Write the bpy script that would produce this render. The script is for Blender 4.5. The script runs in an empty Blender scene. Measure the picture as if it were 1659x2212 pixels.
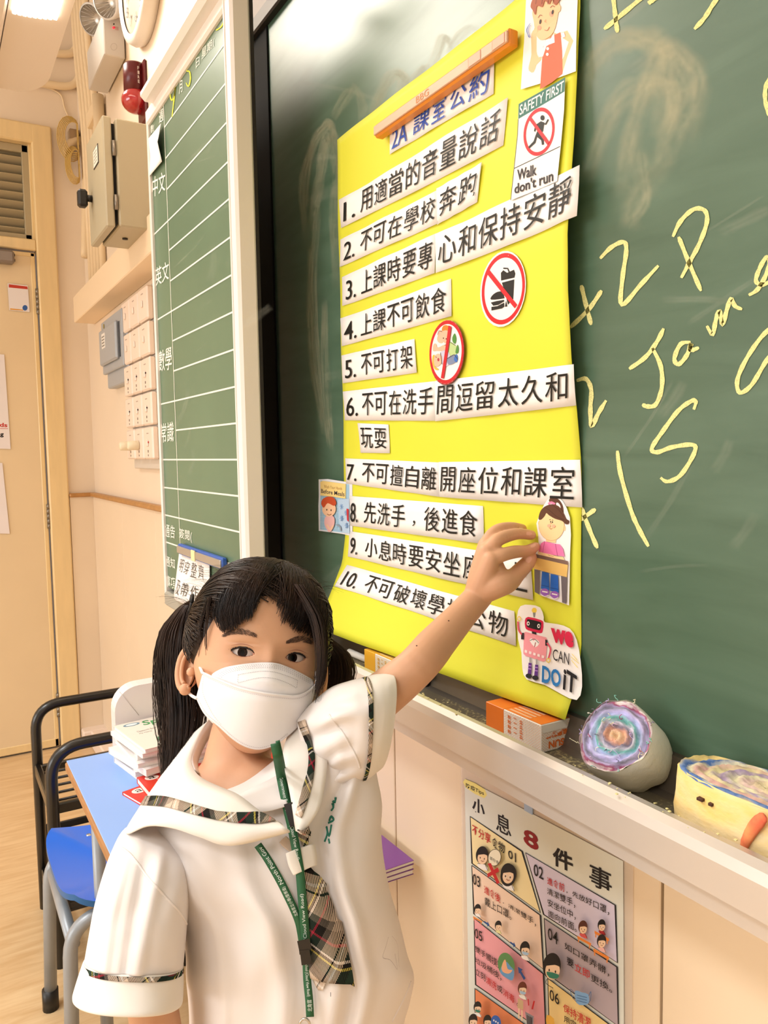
import bpy, bmesh, math, random
import numpy as np
from mathutils import Vector, Matrix
random.seed(7)
SC = bpy.context.scene
COL = SC.collection
# ------------------------------------------------------------------ camera
F = 1680.0; CX, CY = 829.5, 1106.0; H = 1.32
_e1 = np.array([-160-CX, CY-993, F]); _e1 /= np.linalg.norm(_e1)
_e2 = np.array([3760-CX, CY-925, F]); _e2 -= _e1*(_e2@_e1); _e2 /= np.linalg.norm(_e2)
_e3 = np.cross(_e1, _e2)
if _e3[1] < 0: _e3 = -_e3
CR = np.array([-_e1[0], _e2[0], _e3[0]]); CU = np.array([-_e1[1], _e2[1], _e3[1]]); CF = np.array([-_e1[2], _e2[2], _e3[2]])
O = np.array([0, 0, H])
cam = bpy.data.cameras.new('camera'); cam.sensor_fit = 'HORIZONTAL'; cam.sensor_width = 24; cam.lens = 24*F/1659
cam.clip_start = 0.02; cam.clip_end = 50
camo = bpy.data.objects.new('camera', cam); COL.objects.link(camo)
M = Matrix.Identity(4)
for i in range(3):
    M[i][0] = CR[i]; M[i][1] = CU[i]; M[i][2] = -CF[i]; M[i][3] = O[i]
camo.matrix_world = M
SC.camera = camo
# ------------------------------------------------------------------ world, lights, exposure
w = bpy.data.worlds.new('world'); SC.world = w; w.use_nodes = True
w.node_tree.nodes['Background'].inputs[0].default_value = (1.0, 1.0, 1.0, 1)
w.node_tree.nodes['Background'].inputs[1].default_value = 0.35
SC.view_settings.view_transform = 'Standard'; SC.view_settings.look = 'None'
SC.view_settings.gamma = 1; SC.view_settings.use_curve_mapping = False
SC.view_settings.exposure = -0.2
SC.cycles.transparent_max_bounces = 48
def area(name, loc, sx, sy, power, col=(1, .96, .915), rot=(0, 0, 0)):
    l = bpy.data.lights.new(name, 'AREA'); l.shape = 'RECTANGLE'; l.size = sx; l.size_y = sy; l.energy = power; l.color = col
    o = bpy.data.objects.new(name, l); o.location = loc; o.rotation_euler = rot; COL.objects.link(o); return o
WHT = (.90, .955, 1)
for lx, ly, lp in ((-1.5, -1.5, 42), (0.8, -1.6, 38), (-2.0, -3.3, 34), (0.8, -3.4, 22)):
    area('ceiling_lamp_light', (lx, ly, 3.22), 1.3, .5, lp, WHT).data.spread = math.radians(125)
bl = area('board_lamp_light', (-2.7, -.28, 3.0), 1.4, .25, 14, (1, .93, .82)); bl.data.spread = math.radians(95)
bl.rotation_euler = Vector((1.55, .88, -1.1)).to_track_quat('-Z', 'Y').to_euler()
area('added_fill_light', (-1.5, -5.3, 1.6), 3.4, 1.7, 126, (.92, .965, 1), (math.radians(90), 0, 0))  # added fill light inside the closed room; there is no window behind it
# ------------------------------------------------------------------ unprojection helpers (photo pixel -> world point on a real surface)
def ray(px, py):
    return CR*((px-CX)/F) + CU*((CY-py)/F) + CF
def onY(px, py, Y): r = ray(px, py); return O + r*(Y/r[1])
def onX(px, py, X): r = ray(px, py); return O + r*(X/r[0])
def onZ(px, py, Z): r = ray(px, py); return O + r*((Z-H)/r[2])
def D(px, py, d): return O + ray(px, py)*d
def depth_of(p): return float((np.asarray(p)-O)@CF)
def lerp(a, b, t): return a+(b-a)*t
def sm(t): t = min(1, max(0, t)); return t*t*(3-2*t)
# ------------------------------------------------------------------ materials
def lin(c):
    if isinstance(c, str): c = [int(c[i:i+2], 16) for i in (1, 3, 5)]
    out = []
    for v in c[:3]:
        v = v/255.0
        out.append(v/12.92 if v <= .04045 else ((v+.055)/1.055)**2.4)
    return tuple(out)+(1,)
_mats = {}
def mat(name, col=None, rough=.6, metal=0, noise=0, nscale=8, bump=0, bscale=60, col2=None, spec=.5, sub=0, coat=0, stretch=None, emit=0, detail=4):
    if name in _mats: return _mats[name]
    m = bpy.data.materials.new(name); m.use_nodes = True; nt = m.node_tree; b = nt.nodes['Principled BSDF']
    c = lin(col if col is not None else name)
    b.inputs['Base Color'].default_value = c; b.inputs['Roughness'].default_value = rough; b.inputs['Metallic'].default_value = metal
    b.inputs['Specular IOR Level'].default_value = spec
    if coat: b.inputs['Coat Weight'].default_value = coat; b.inputs['Coat Roughness'].default_value = .25
    if sub:
        b.inputs['Subsurface Weight'].default_value = sub; b.inputs['Subsurface Radius'].default_value = (.012, .005, .003); b.inputs['Subsurface Scale'].default_value = 1
    if emit:
        b.inputs['Emission Color'].default_value = c; b.inputs['Emission Strength'].default_value = emit
    if noise or bump or col2:
        tc = nt.nodes.new('ShaderNodeTexCoord'); mp = nt.nodes.new('ShaderNodeMapping'); nt.links.new(tc.outputs['Object'], mp.inputs[0])
        if stretch: mp.inputs['Scale'].default_value = stretch
    if noise or col2:
        n = nt.nodes.new('ShaderNodeTexNoise'); n.inputs['Scale'].default_value = nscale; n.inputs['Detail'].default_value = detail
        nt.links.new(mp.outputs[0], n.inputs['Vector'])
        r = nt.nodes.new('ShaderNodeValToRGB'); r.color_ramp.elements[0].position = .3; r.color_ramp.elements[1].position = .7
        c2 = lin(col2) if col2 else tuple(min(1, v*(1+noise)) for v in c[:3])+(1,)
        c1 = c if col2 else tuple(v*(1-noise) for v in c[:3])+(1,)
        r.color_ramp.elements[0].color = c1; r.color_ramp.elements[1].color = c2
        nt.links.new(n.outputs['Fac'], r.inputs[0]); nt.links.new(r.outputs[0], b.inputs['Base Color'])
    if bump:
        n = nt.nodes.new('ShaderNodeTexNoise'); n.inputs['Scale'].default_value = bscale; n.inputs['Detail'].default_value = 5
        nt.links.new(mp.outputs[0], n.inputs['Vector'])
        bp = nt.nodes.new('ShaderNodeBump'); bp.inputs['Strength'].default_value = bump; bp.inputs['Distance'].default_value = .002
        nt.links.new(n.outputs['Fac'], bp.inputs['Height']); nt.links.new(bp.outputs[0], b.inputs['Normal'])
    _mats[name] = m
    return m
def ink(hexcol, rough=.55): return mat(hexcol, hexcol, rough, spec=.3)
def chalkmat(name, col, density, scale, stretch=(1, 1, 1)):
    m = bpy.data.materials.new(name); m.use_nodes = True; nt = m.node_tree; b = nt.nodes['Principled BSDF']
    b.inputs['Base Color'].default_value = lin(col); b.inputs['Roughness'].default_value = .95; b.inputs['Specular IOR Level'].default_value = .1
    tc = nt.nodes.new('ShaderNodeTexCoord'); mp = nt.nodes.new('ShaderNodeMapping'); mp.inputs['Scale'].default_value = stretch
    nt.links.new(tc.outputs['Object'], mp.inputs[0])
    n = nt.nodes.new('ShaderNodeTexNoise'); n.inputs['Scale'].default_value = scale; n.inputs['Detail'].default_value = 6; n.inputs['Roughness'].default_value = .7
    nt.links.new(mp.outputs[0], n.inputs['Vector'])
    r = nt.nodes.new('ShaderNodeMapRange'); r.inputs['From Min'].default_value = density[0]; r.inputs['From Max'].default_value = density[1]
    r.inputs['To Min'].default_value = density[2]; r.inputs['To Max'].default_value = density[3]
    nt.links.new(n.outputs['Fac'], r.inputs['Value']); 
    at = nt.nodes.new('ShaderNodeAttribute'); at.attribute_name = 'edge'
    mu = nt.nodes.new('ShaderNodeMath'); mu.operation = 'MULTIPLY'
    nt.links.new(r.outputs[0], mu.inputs[0]); nt.links.new(at.outputs['Fac'], mu.inputs[1]); nt.links.new(mu.outputs[0], b.inputs['Alpha'])
    return m
# ------------------------------------------------------------------ mesh builder
class MB:
    def __init__(s): s.v = []; s.f = []; s.mi = []; s.sm = []; s.ms = []
    def m(s, mt):
        if mt not in s.ms: s.ms.append(mt)
        return s.ms.index(mt)
    def add(s, vs, fs, mt, smooth=False):
        o = len(s.v); s.v += [tuple(float(c) for c in p) for p in vs]
        i = s.m(mt)
        for f in fs: s.f.append([o+k for k in f]); s.mi.append(i); s.sm.append(smooth)
        return s
    def hull(s, pts, mt):
        bm = bmesh.new()
        for p in pts: bm.verts.new(p)
        bmesh.ops.convex_hull(bm, input=bm.verts)
        bmesh.ops.dissolve_limit(bm, angle_limit=.01, verts=bm.verts, edges=bm.edges)
        bm.verts.index_update()
        idx = {v: k for k, v in enumerate(bm.verts)}
        s.add([v.co[:] for v in bm.verts], [[idx[v] for v in f.verts] for f in bm.faces], mt); bm.free(); return s
    def box(s, x0, x1, y0, y1, z0, z1, mt, b=.002, R=None):
        x0, x1 = sorted((x0, x1)); y0, y1 = sorted((y0, y1)); z0, z1 = sorted((z0, z1))
        b = min(b, (x1-x0)*.45, (y1-y0)*.45, (z1-z0)*.45)
        vs = []
        for X, sx in ((x0, 1), (x1, -1)):
            for Y, sy in ((y0, 1), (y1, -1)):
                for Z, sz in ((z0, 1), (z1, -1)):
                    vs += [(X+sx*b, Y+sy*b, Z), (X+sx*b, Y, Z+sz*b), (X, Y+sy*b, Z+sz*b)]
        if R: vs = [R(Vector(p)) for p in vs]
        return s.hull(vs, mt)
    def tube(s, pts, rad, mt, n=10, caps=True, smooth=True, flat=1.0, up=None):
        pts = [Vector(p) for p in pts]; N = len(pts)
        if not hasattr(rad, '__len__'): rad = [rad]*N
        T = []
        for i in range(N):
            t = (pts[min(i+1, N-1)]-pts[max(i-1, 0)])
            T.append(t.normalized() if t.length > 1e-9 else Vector((0, 0, 1)))
        a = Vector(up) if up is not None else (Vector((0, 0, 1)) if abs(T[0].z) < .9 else Vector((0, 1, 0)))
        a = (a-T[0]*a.dot(T[0])).normalized()
        vs = []
        for i in range(N):
            a = (a-T[i]*a.dot(T[i])).normalized(); b = T[i].cross(a)
            for k in range(n):
                th = 2*math.pi*k/n
                vs.append(pts[i]+(a*math.cos(th)+b*math.sin(th)*flat)*rad[i])
        fs = [[i*n+k, i*n+(k+1) % n, (i+1)*n+(k+1) % n, (i+1)*n+k] for i in range(N-1) for k in range(n)]
        if caps: fs += [list(range(n))[::-1], [(N-1)*n+k for k in range(n)]]
        return s.add(vs, fs, mt, smooth)
    def grid(s, P, mt, smooth=True, closeu=False):
        R, C = len(P), len(P[0]); vs = [p for row in P for p in row]
        fs = []
        for i in range(R-1):
            for j in range(C if closeu else C-1):
                j2 = (j+1) % C
                fs.append([i*C+j, i*C+j2, (i+1)*C+j2, (i+1)*C+j])
        return s.add(vs, fs, mt, smooth)
    def lathe(s, c, axis, prof, mt, n=24, smooth=True):
        c = Vector(c); ax = Vector(axis).normalized(); a = ax.orthogonal().normalized(); b = ax.cross(a)
        P = [[c+ax*h+(a*math.cos(2*math.pi*k/n)+b*math.sin(2*math.pi*k/n))*r for k in range(n)] for r, h in prof]
        return s.grid(P, mt, smooth, True)
    def ball(s, c, r, mt, n=16, sc=(1, 1, 1)):
        P = [[(c[0]+r*sc[0]*math.sin(a)*math.cos(b), c[1]+r*sc[1]*math.sin(a)*math.sin(b), c[2]+r*sc[2]*math.cos(a)) for b in [2*math.pi*k/n for k in range(n)]] for a in [max(.001, math.pi*i/(n//2)) if i < n//2 else math.pi-.001 for i in range(n//2+1)]]
        return s.grid(P, mt, True, True)
    def obj(s, name, parent=None, subdiv=0, solid=0, label=None, weld=False, off=0):
        me = bpy.data.meshes.new(name); me.from_pydata(s.v, [], s.f)
        for mt in s.ms: me.materials.append(mt)
        me.polygons.foreach_set('material_index', s.mi); me.polygons.foreach_set('use_smooth', s.sm)
        me.update()
        if weld:
            bm = bmesh.new(); bm.from_mesh(me); bmesh.ops.remove_doubles(bm, verts=bm.verts, dist=weld); bmesh.ops.recalc_face_normals(bm, faces=bm.faces); bm.to_mesh(me); bm.free()
        o = bpy.data.objects.new(name, me); COL.objects.link(o)
        if solid:
            md = o.modifiers.new('solid', 'SOLIDIFY'); md.thickness = solid; md.offset = off
        if subdiv:
            md = o.modifiers.new('sub', 'SUBSURF'); md.levels = md.render_levels = subdiv
        if parent: child(o, parent)
        if label: o['label'] = label
        return o
def child(o, parent):
    o.parent = parent
    if parent.parent is None and parent.type == 'EMPTY': o.location = -parent.location
def thing(name, label, cat, loc=(0, 0, 0), group=None):
    o = bpy.data.objects.new(name, None); COL.objects.link(o); o.location = Vector([float(c) for c in loc]); o.empty_display_size = .05
    return tag(o, label, cat, group)
def tag(o, label, cat, group=None, kind=None):
    o['label'] = label; o['category'] = cat
    if group: o['group'] = group
    if kind: o['kind'] = kind
    return o
def struct(o): o['kind'] = 'structure'; return o
def arc(c, r, a0, a1, n, f): return [f(c[0]+r*math.cos(a0+(a1-a0)*k/n), c[1]+r*math.sin(a0+(a1-a0)*k/n)) for k in range(n+1)]
def rounded(pts, r, n=5):
    """round the corners of a 3-D polyline"""
    pts = [Vector(p) for p in pts]; out = [pts[0]]
    for i in range(1, len(pts)-1):
        a, b, c = pts[i-1], pts[i], pts[i+1]
        rr = min(r, (a-b).length*.49, (c-b).length*.49)
        p, q = b+(a-b).normalized()*rr, b+(c-b).normalized()*rr
        for k in range(n+1):
            t = k/n; out.append(p*(1-t)**2+b*2*t*(1-t)+q*t*t)
    out.append(pts[-1]); return out
def catmull(pts, n=6, closed=False):
    P = [np.asarray(p, float) for p in pts]; N = len(P); out = []
    rng = range(N if closed else N-1)
    for i in rng:
        if closed: a, b, c, d = P[(i-1) % N], P[i], P[(i+1) % N], P[(i+2) % N]
        else: a, b, c, d = P[max(i-1, 0)], P[i], P[i+1], P[min(i+2, N-1)]
        for k in range(n):
            t = k/n
            out.append(.5*((2*b)+(-a+c)*t+(2*a-5*b+4*c-d)*t*t+(-a+3*b-3*c+d)*t**3))
    if not closed: out.append(P[-1])
    return out
# ------------------------------------------------------------------ printed and written surfaces
_gl = {}
def glyphs(body, bold=0.0, shear=0.0, spacing=1.0, res=3):
    key = (body, bold, shear, spacing)
    if key in _gl: return _gl[key]
    c = bpy.data.curves.new('lettering', 'FONT'); c.body = body; c.offset = bold; c.shear = shear; c.space_character = spacing; c.resolution_u = res
    o = bpy.data.objects.new('lettering', c); COL.objects.link(o); bpy.context.view_layer.update()
    m = bpy.data.meshes.new_from_object(o.evaluated_get(bpy.context.evaluated_depsgraph_get()))
    v = np.array([p.co[:2] for p in m.vertices]); f = [list(p.vertices) for p in m.polygons]
    lo, hi = v.min(0), v.max(0); asp = (hi-lo)[0]/max(1e-6, (hi-lo)[1]); v = (v-lo)/np.maximum(hi-lo, 1e-6)
    bpy.data.objects.remove(o); bpy.data.curves.remove(c); bpy.data.meshes.remove(m)
    _gl[key] = (v, f, asp); return _gl[key]
class PlaneY:
    def __init__(s, Y): s.Y = Y
    def inv(s, px, py): p = onY(px, py, s.Y); return np.array([p[0], p[2]])
    def fwd(s, a, n): return (a[0], s.Y-n, a[1])
class PlaneX:
    def __init__(s, X): s.X = X
    def inv(s, px, py): p = onX(px, py, s.X); return np.array([p[1], p[2]])
    def fwd(s, a, n): return (s.X+n, a[0], a[1])
class Frame3:
    """flat surface through a world point with two axes; coordinates in metres"""
    def __init__(s, c, u, v):
        s.c = np.asarray(c, float); s.u = np.asarray(u, float); s.v = np.asarray(v, float); s.n = np.cross(s.u, s.v)
    def inv(s, a, b): return np.array([a, b])
    def fwd(s, a, n): return tuple(s.c+s.u*a[0]+s.v*a[1]+s.n*n)
def bil(q, u, v):  # q = TL,TR,BR,BL ; u right, v up
    return (q[3]*(1-u)+q[2]*u)*(1-v)+(q[0]*(1-u)+q[1]*u)*v
def text(mb, surf, body, quad, mt, n=.0012, bold=0, shear=0, spacing=1.0, m=(0, 0, 0, 0)):
    v, f, asp = glyphs(body, bold, shear, spacing)
    q = [surf.inv(*p) for p in quad]
    l, r, b, t = m
    mb.add([surf.fwd(bil(q, l+(1-l-r)*a, b+(1-b-t)*c), n) for a, c in v], f, mt)
class Art:
    """flat print: coloured shapes in a zoomed pixel frame, each layer a hair above the last"""
    def __init__(s, surf, sc=1, ox=0, oy=0, n=.001, step=.00006): s.s = surf; s.k = sc; s.o = (ox, oy); s.n = n; s.st = step; s.mb = MB()
    def P(s, p): return (s.o[0]+p[0]*s.k, s.o[1]+p[1]*s.k)
    def poly(s, pts, col, smooth=0):
        if smooth: pts = catmull(pts, smooth, True)
        Q = [s.s.inv(*s.P(p)) for p in pts]; mt = ink(col) if isinstance(col, str) else col
        if not getattr(s.s, 'curved', False): s.mb.add([s.s.fwd(q, s.n) for q in Q], [list(range(len(Q)))], mt)
        else:
            from mathutils.geometry import tessellate_polygon
            T = [[Q[i] for i in t] for t in tessellate_polygon([[Vector((q[0], q[1], 0)) for q in Q]])]; vs = []; fs = []
            while T:
                t = T.pop(); e = [np.linalg.norm(t[i]-t[(i+1) % 3]) for i in range(3)]; k = int(np.argmax(e))
                if e[k] > .011:
                    m_ = (t[k]+t[(k+1) % 3])/2; T += [[t[k], m_, t[(k+2) % 3]], [m_, t[(k+1) % 3], t[(k+2) % 3]]]
                else:
                    if (t[1]-t[0])[0]*(t[2]-t[0])[1]-(t[1]-t[0])[1]*(t[2]-t[0])[0] < 0: t = t[::-1]
                    fs.append([len(vs), len(vs)+1, len(vs)+2]); vs += [s.s.fwd(q, s.n) for q in t]
            s.mb.add(vs, fs, mt)
        s.n += s.st; return s
    def ell(s, cx, cy, rx, ry, col, rot=0, n=28, skew=0):
        c, q = math.cos(rot), math.sin(rot); pts = []
        for k in range(n):
            t = 2*math.pi*k/n; a, b = rx*math.cos(t), ry*math.sin(t); pts.append((cx+a*c-b*q, cy+a*q+b*c+skew*(a*c-b*q)))
        return s.poly(pts, col)
    def ring(s, cx, cy, rx, ry, w, col, rot=0, n=40, skew=0):
        P = []
        for rr in (0, 1):
            row = []
            for k in range(n):
                t = 2*math.pi*k/n; a, b = (rx-w*rr*rx/max(rx, ry))*math.cos(t), (ry-w*rr)*math.sin(t)
                c, q = math.cos(rot), math.sin(rot)
                row.append(s.s.fwd(s.s.inv(*s.P((cx+a*c-b*q, cy+a*q+b*c+skew*(a*c-b*q)))), s.n))
            P.append(row)
        s.mb.grid(P, ink(col), False, True); s.n += s.st; return s
    def line(s, pts, wd, col, closed=False, smooth=0):
        if smooth: pts = catmull(pts, smooth, closed)
        pts = [np.array(p, float) for p in pts]
        if closed: pts.append(pts[0])
        if getattr(s.s, 'curved', False) and not closed:
            pts = [lerp(pts[i], pts[i+1], k/3) for i in range(len(pts)-1) for k in range(3)]+[pts[-1]]
        L, R = [], []
        for i, p in enumerate(pts):
            a, b = pts[max(0, i-1)], pts[min(len(pts)-1, i+1)]
            if closed and i in (0, len(pts)-1): a, b = pts[-2], pts[1]
            t = b-a; t = t/(np.linalg.norm(t)+1e-9); nn = np.array([-t[1], t[0]])*wd/2
            L.append(s.s.fwd(s.s.inv(*s.P(p+nn)), s.n)); R.append(s.s.fwd(s.s.inv(*s.P(p-nn)), s.n))
        s.mb.grid([L, R], ink(col) if isinstance(col, str) else col, False); s.n += s.st; return s
    def text(s, body, quad, col, **k):
        text(s.mb, s.s, body, [s.P(p) for p in quad], ink(col), n=s.n, **k); s.n += s.st; return s
# ================================================================== SETTING
farm = mat('far_wall_paint', '#e6e4e2', .7)
wallm = mat('wall_paint', '#f0dcc4', .55, noise=.02, nscale=3, bump=.05, bscale=180)
dadom = mat('dado_paint', '#edd7bb', .5, noise=.025, nscale=2.5, bump=.04, bscale=120)
framem = mat('cream_gloss_wood', '#eed09a', .3, noise=.04, nscale=6, stretch=(6, 6, 1), bump=.08, bscale=30)
doorm = mat('door_paint', '#e8cfa8', .4, noise=.03, nscale=3)
railm = mat('brown_rail', '#b98448', .4, noise=.12, nscale=30)
ceilm = mat('ceiling_paint', '#eceae6', .8)
def wall(name, x0, x1, y0, y1, z0, z1, m=wallm): return struct(MB().box(x0, x1, y0, y1, z0, z1, m, 0).obj(name))
XW = -3.74
wall('wall_front', XW-.1, 2.6, .66, .76, 0, 3.35)
wall('wall_right', 2.6, 2.7, -5.6, .76, 0, 3.35, farm)
wall('wall_back', XW-.1, 2.7, -5.7, -5.6, 0, 3.35, farm)
struct(MB().box(XW-.1, 2.7, -5.7, .76, 3.35, 3.45, ceilm, 0).obj('ceiling'))
# floor: pale wood-look vinyl
fm = bpy.data.materials.new('vinyl_floor'); fm.use_nodes = True; nt = fm.node_tree; b = nt.nodes['Principled BSDF']; b.inputs['Roughness'].default_value = .32
tc = nt.nodes.new('ShaderNodeTexCoord'); mp = nt.nodes.new('ShaderNodeMapping'); mp.inputs['Scale'].default_value = (14, 1.6, 1)
nz = nt.nodes.new('ShaderNodeTexNoise'); nz.inputs['Scale'].default_value = 3.2; nz.inputs['Detail'].default_value = 6; nz.inputs['Distortion'].default_value = .6
cr = nt.nodes.new('ShaderNodeValToRGB'); cr.color_ramp.elements[0].position = .28; cr.color_ramp.elements[1].position = .72
cr.color_ramp.elements[0].color = lin('#cfa878'); cr.color_ramp.elements[1].color = lin('#e4c598')
nt.links.new(tc.outputs['Object'], mp.inputs[0]); nt.links.new(mp.outputs[0], nz.inputs['Vector']); nt.links.new(nz.outputs['Fac'], cr.inputs[0]); nt.links.new(cr.outputs[0], b.inputs['Base Color'])
fl = struct(MB().box(XW-.1, 2.7, -5.7, .76, -.1, 0, fm, 0).obj('floor'))
# left wall with door opening
DY0, DY1 = -.50, .455      # door leaf between these
lw = MB(); lw.box(XW-.1, XW, .535, .76, 0, 3.35, wallm, 0); lw.box(XW-.1, XW, DY0-.08, .535, 2.735, 3.35, wallm, 0); lw.box(XW-.1, XW, -5.7, DY0-.08, 0, 3.35, wallm, 0)
struct(lw.obj('wall_left'))
# door 1: frame, leaf, hinges, louvre, closer
dr = bpy.data.objects.new('door_1', None); COL.objects.link(dr); dr.location = (XW, 0, 0); struct(dr)
f = MB()
f.box(XW-.08, XW+.022, .462, .545, 0, 2.745, framem, .006); f.box(XW-.08, XW+.022, DY0-.09, DY0-.007, 0, 2.745, framem, .006)
f.box(XW-.08, XW+.0215, DY0-.09, .545, 2.665, 2.747, framem, .006); f.box(XW-.08, XW+.012, DY0, .462, 2.215, 2.262, framem, .004)
f.box(XW-.08, XW-.01, .452, .464, 2.26, 2.67, framem, .002)
f.obj('door_frame', dr)
f = MB(); f.box(XW-.05, XW-.004, DY0, .455, .008, 2.207, doorm, .004); f.box(XW-.05, XW-.001, .437, .4555, .008, 2.207, framem, .003)
f.box(XW-.05, XW-.001, DY0, .455, .008, .045, framem, .003)
f.box(XW-.05, XW-.001, DY0, .455, 2.19, 2.2075, framem, .002); f.obj('door_leaf', dr)
hm = mat('steel_hinge', '#8d8478', .35, .7)
for z in (2.0, 1.06, .2):
    f = MB()
    for k in range(5): f.tube([(XW+.004, .4585, z-.055+k*.022), (XW+.004, .4585, z-.055+k*.022+.0205)], .0085, hm, 10)
    f.obj('hinge', dr)
lm = mat('louvre_paint', '#b3a280', .45)
f = MB(); f.box(XW-.07, XW-.02, .425, .466, 2.25, 2.68, lm, .003); f.box(XW-.07, XW-.02, DY0, .452, 2.632, 2.665, lm, .003); f.box(XW-.07, XW-.02, DY0, .452, 2.262, 2.288, lm, .003)
f.box(XW-.09, XW-.085, DY0, .452, 2.262, 2.665, mat('louvre_dark', '#8a7858', .8), 0)
f.obj('louvre_frame', dr)
sl = None
for k in range(-1, 10):
    z = 2.30+k*.0375
    if sl is None:
        f = MB(); c = Vector((XW-.045, 0, 0)); rot = Matrix.Rotation(math.radians(-38), 3, 'Y')
        f.box(-.022, .022, DY0, .425, -.003, .003, lm, .001, R=lambda p: rot @ p); o = f.obj('slat', dr); sl = o; o.location = Vector((XW-.045, 0, z))-dr.location
    else:
        o = sl.copy(); COL.objects.link(o); o.location = Vector((XW-.045, 0, z))-dr.location
cm = mat('closer_metal', '#8b8079', .4, .5)
f = MB()
yc = onX(30, 540, XW)[1]; zc0, zc1 = onX(10, 572, XW)[2], onX(20, 545, XW)[2]
f.box(XW-.002, XW+.05, -.12, onX(32, 560, XW+.05)[1], zc0, zc1, cm, .009)
for dz in (.3, .7): f.tube([(XW+.03, onX(32, 560, XW+.05)[1]-.001, lerp(zc0, zc1, dz)), (XW+.03, onX(32, 560, XW+.05)[1]+.003, lerp(zc0, zc1, dz))], .006, mat('dark_screw', '#2a211b', .4, .5), 10)
f.obj('door_closer', dr)
# dado panels, grooves, rail, ledge
f = MB(); f.box(XW, XW+.012, .548, .66, .07, 1.142, dadom, .001); struct(f.obj('trim_1'))
xs = [XW+.012, -3.13, -2.62, -2.11, -1.60]
tr = bpy.data.objects.new('trim_2', None); COL.objects.link(tr); tr.location = (XW, .65, 0); struct(tr)
for a, c in zip(xs[:-1], xs[1:]): MB().box(a+.001, c-.001, .648, .66, .07, 1.142, dadom, .0015).obj('panel', tr)
f = MB(); f.box(XW, XW+.024, .546, .66, 1.140, 1.158, railm, .005); f.box(XW+.01, -1.62, .632, .66, 1.140, 1.158, railm, .005); struct(f.obj('trim_3'))
ledm = mat('ledge_paint', '#f3dfcf', .45)
f = MB(); f.box(XW, XW+.075, .548, .66, 0, .075, ledm, .006); f.box(XW+.07, -1.6, .58, .66, 0, .075, ledm, .006); struct(f.obj('baseboard_front'))
# boxed cable trunk across the front wall
f = MB(); tz0 = onY(161, 702, .585)[2]; tz1 = onY(157, 649, .585)[2]
f.box(onY(160, 690, .575)[0], -2.08, .575, .66, tz0, tz1, mat('trunk_paint', '#f5dcbb', .5, bump=.06, bscale=60), .003)
tg = f.obj('cable_trunk_box'); tag(tg, 'cream boxed-in cable trunk running along the wall above the switches', 'trunking')
# ================================================================== MAIN CHALKBOARD
BY = .60
bm_ = bpy.data.materials.new('chalkboard_green'); bm_.use_nodes = True; nt = bm_.node_tree; b = nt.nodes['Principled BSDF']
tc = nt.nodes.new('ShaderNodeTexCoord')
def nznode(scale, st, det=5, dist=0):
    mp = nt.nodes.new('ShaderNodeMapping'); mp.inputs['Scale'].default_value = st; nt.links.new(tc.outputs['Object'], mp.inputs[0])
    n = nt.nodes.new('ShaderNodeTexNoise'); n.inputs['Scale'].default_value = scale; n.inputs['Detail'].default_value = det; n.inputs['Distortion'].default_value = dist
    nt.links.new(mp.outputs[0], n.inputs['Vector']); return n
n1 = nznode(2.2, (1, 1, 1), 5, .5); n2 = nznode(5, (1, 1, 6), 6, .8)
mx = nt.nodes.new('ShaderNodeMath'); mx.operation = 'ADD'; nt.links.new(n1.outputs['Fac'], mx.inputs[0]); nt.links.new(n2.outputs['Fac'], mx.inputs[1])
cr = nt.nodes.new('ShaderNodeValToRGB'); cr.color_ramp.elements[0].position = .38; cr.color_ramp.elements[1].position = .72
mx2 = nt.nodes.new('ShaderNodeMath'); mx2.operation = 'MULTIPLY'; mx2.inputs[1].default_value = .5; nt.links.new(mx.outputs[0], mx2.inputs[0]); nt.links.new(mx2.outputs[0], cr.inputs[0])
cr.color_ramp.elements[0].color = lin('#455f4a'); cr.color_ramp.elements[1].color = lin('#5c7662')
nt.links.new(cr.outputs[0], b.inputs['Base Color']); b.inputs['Roughness'].default_value = .34; b.inputs['Specular IOR Level'].default_value = .5
gr = nt.nodes.new('ShaderNodeTexNoise'); gr.inputs['Scale'].default_value = 600; gr.inputs['Detail'].default_value = 2; nt.links.new(tc.outputs['Object'], gr.inputs['Vector'])
bp = nt.nodes.new('ShaderNodeBump'); bp.inputs['Strength'].default_value = .05; bp.inputs['Distance'].default_value = .0004
nt.links.new(gr.outputs['Fac'], bp.inputs['Height']); nt.links.new(bp.outputs[0], b.inputs['Normal'])
BZ0, BZ1 = 1.012, 2.125
board = thing('chalkboard', 'large green main chalkboard behind the yellow rules sheet, with a metal chalk tray', 'chalkboard', (-.2, BY, 1.0))
MB().box(-1.62, 1.9, BY, .655, BZ0, BZ1, bm_, 0).obj('writing_surface', board)
alum = mat('satin_aluminium', '#cdc4bc', .36, .45, noise=.05, nscale=5)
alud = mat('dark_aluminium', '#6f655a', .42, .6, noise=.1, nscale=9)
darkf = mat('dark_frame', '#3c342c', .5, .3)
f = MB(); f.box(-1.62, -1.425, .5965, .6555, BZ0, BZ1, mat('matte_black_shade', '#0d0c0a', .8, spec=.15), .001); f.obj('painted_shade_strip', board)  # black strip painted in for the shade beside the schedule board
f = MB(); f.box(-1.62, 1.9, .586, .655, BZ1, BZ1+.03, darkf, .003); f.box(-1.62, 1.9, .598, .655, BZ1+.033, BZ1+.09, mat('brown_frame', '#6b5747', .5), .003); f.obj('top_frame', board)
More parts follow.
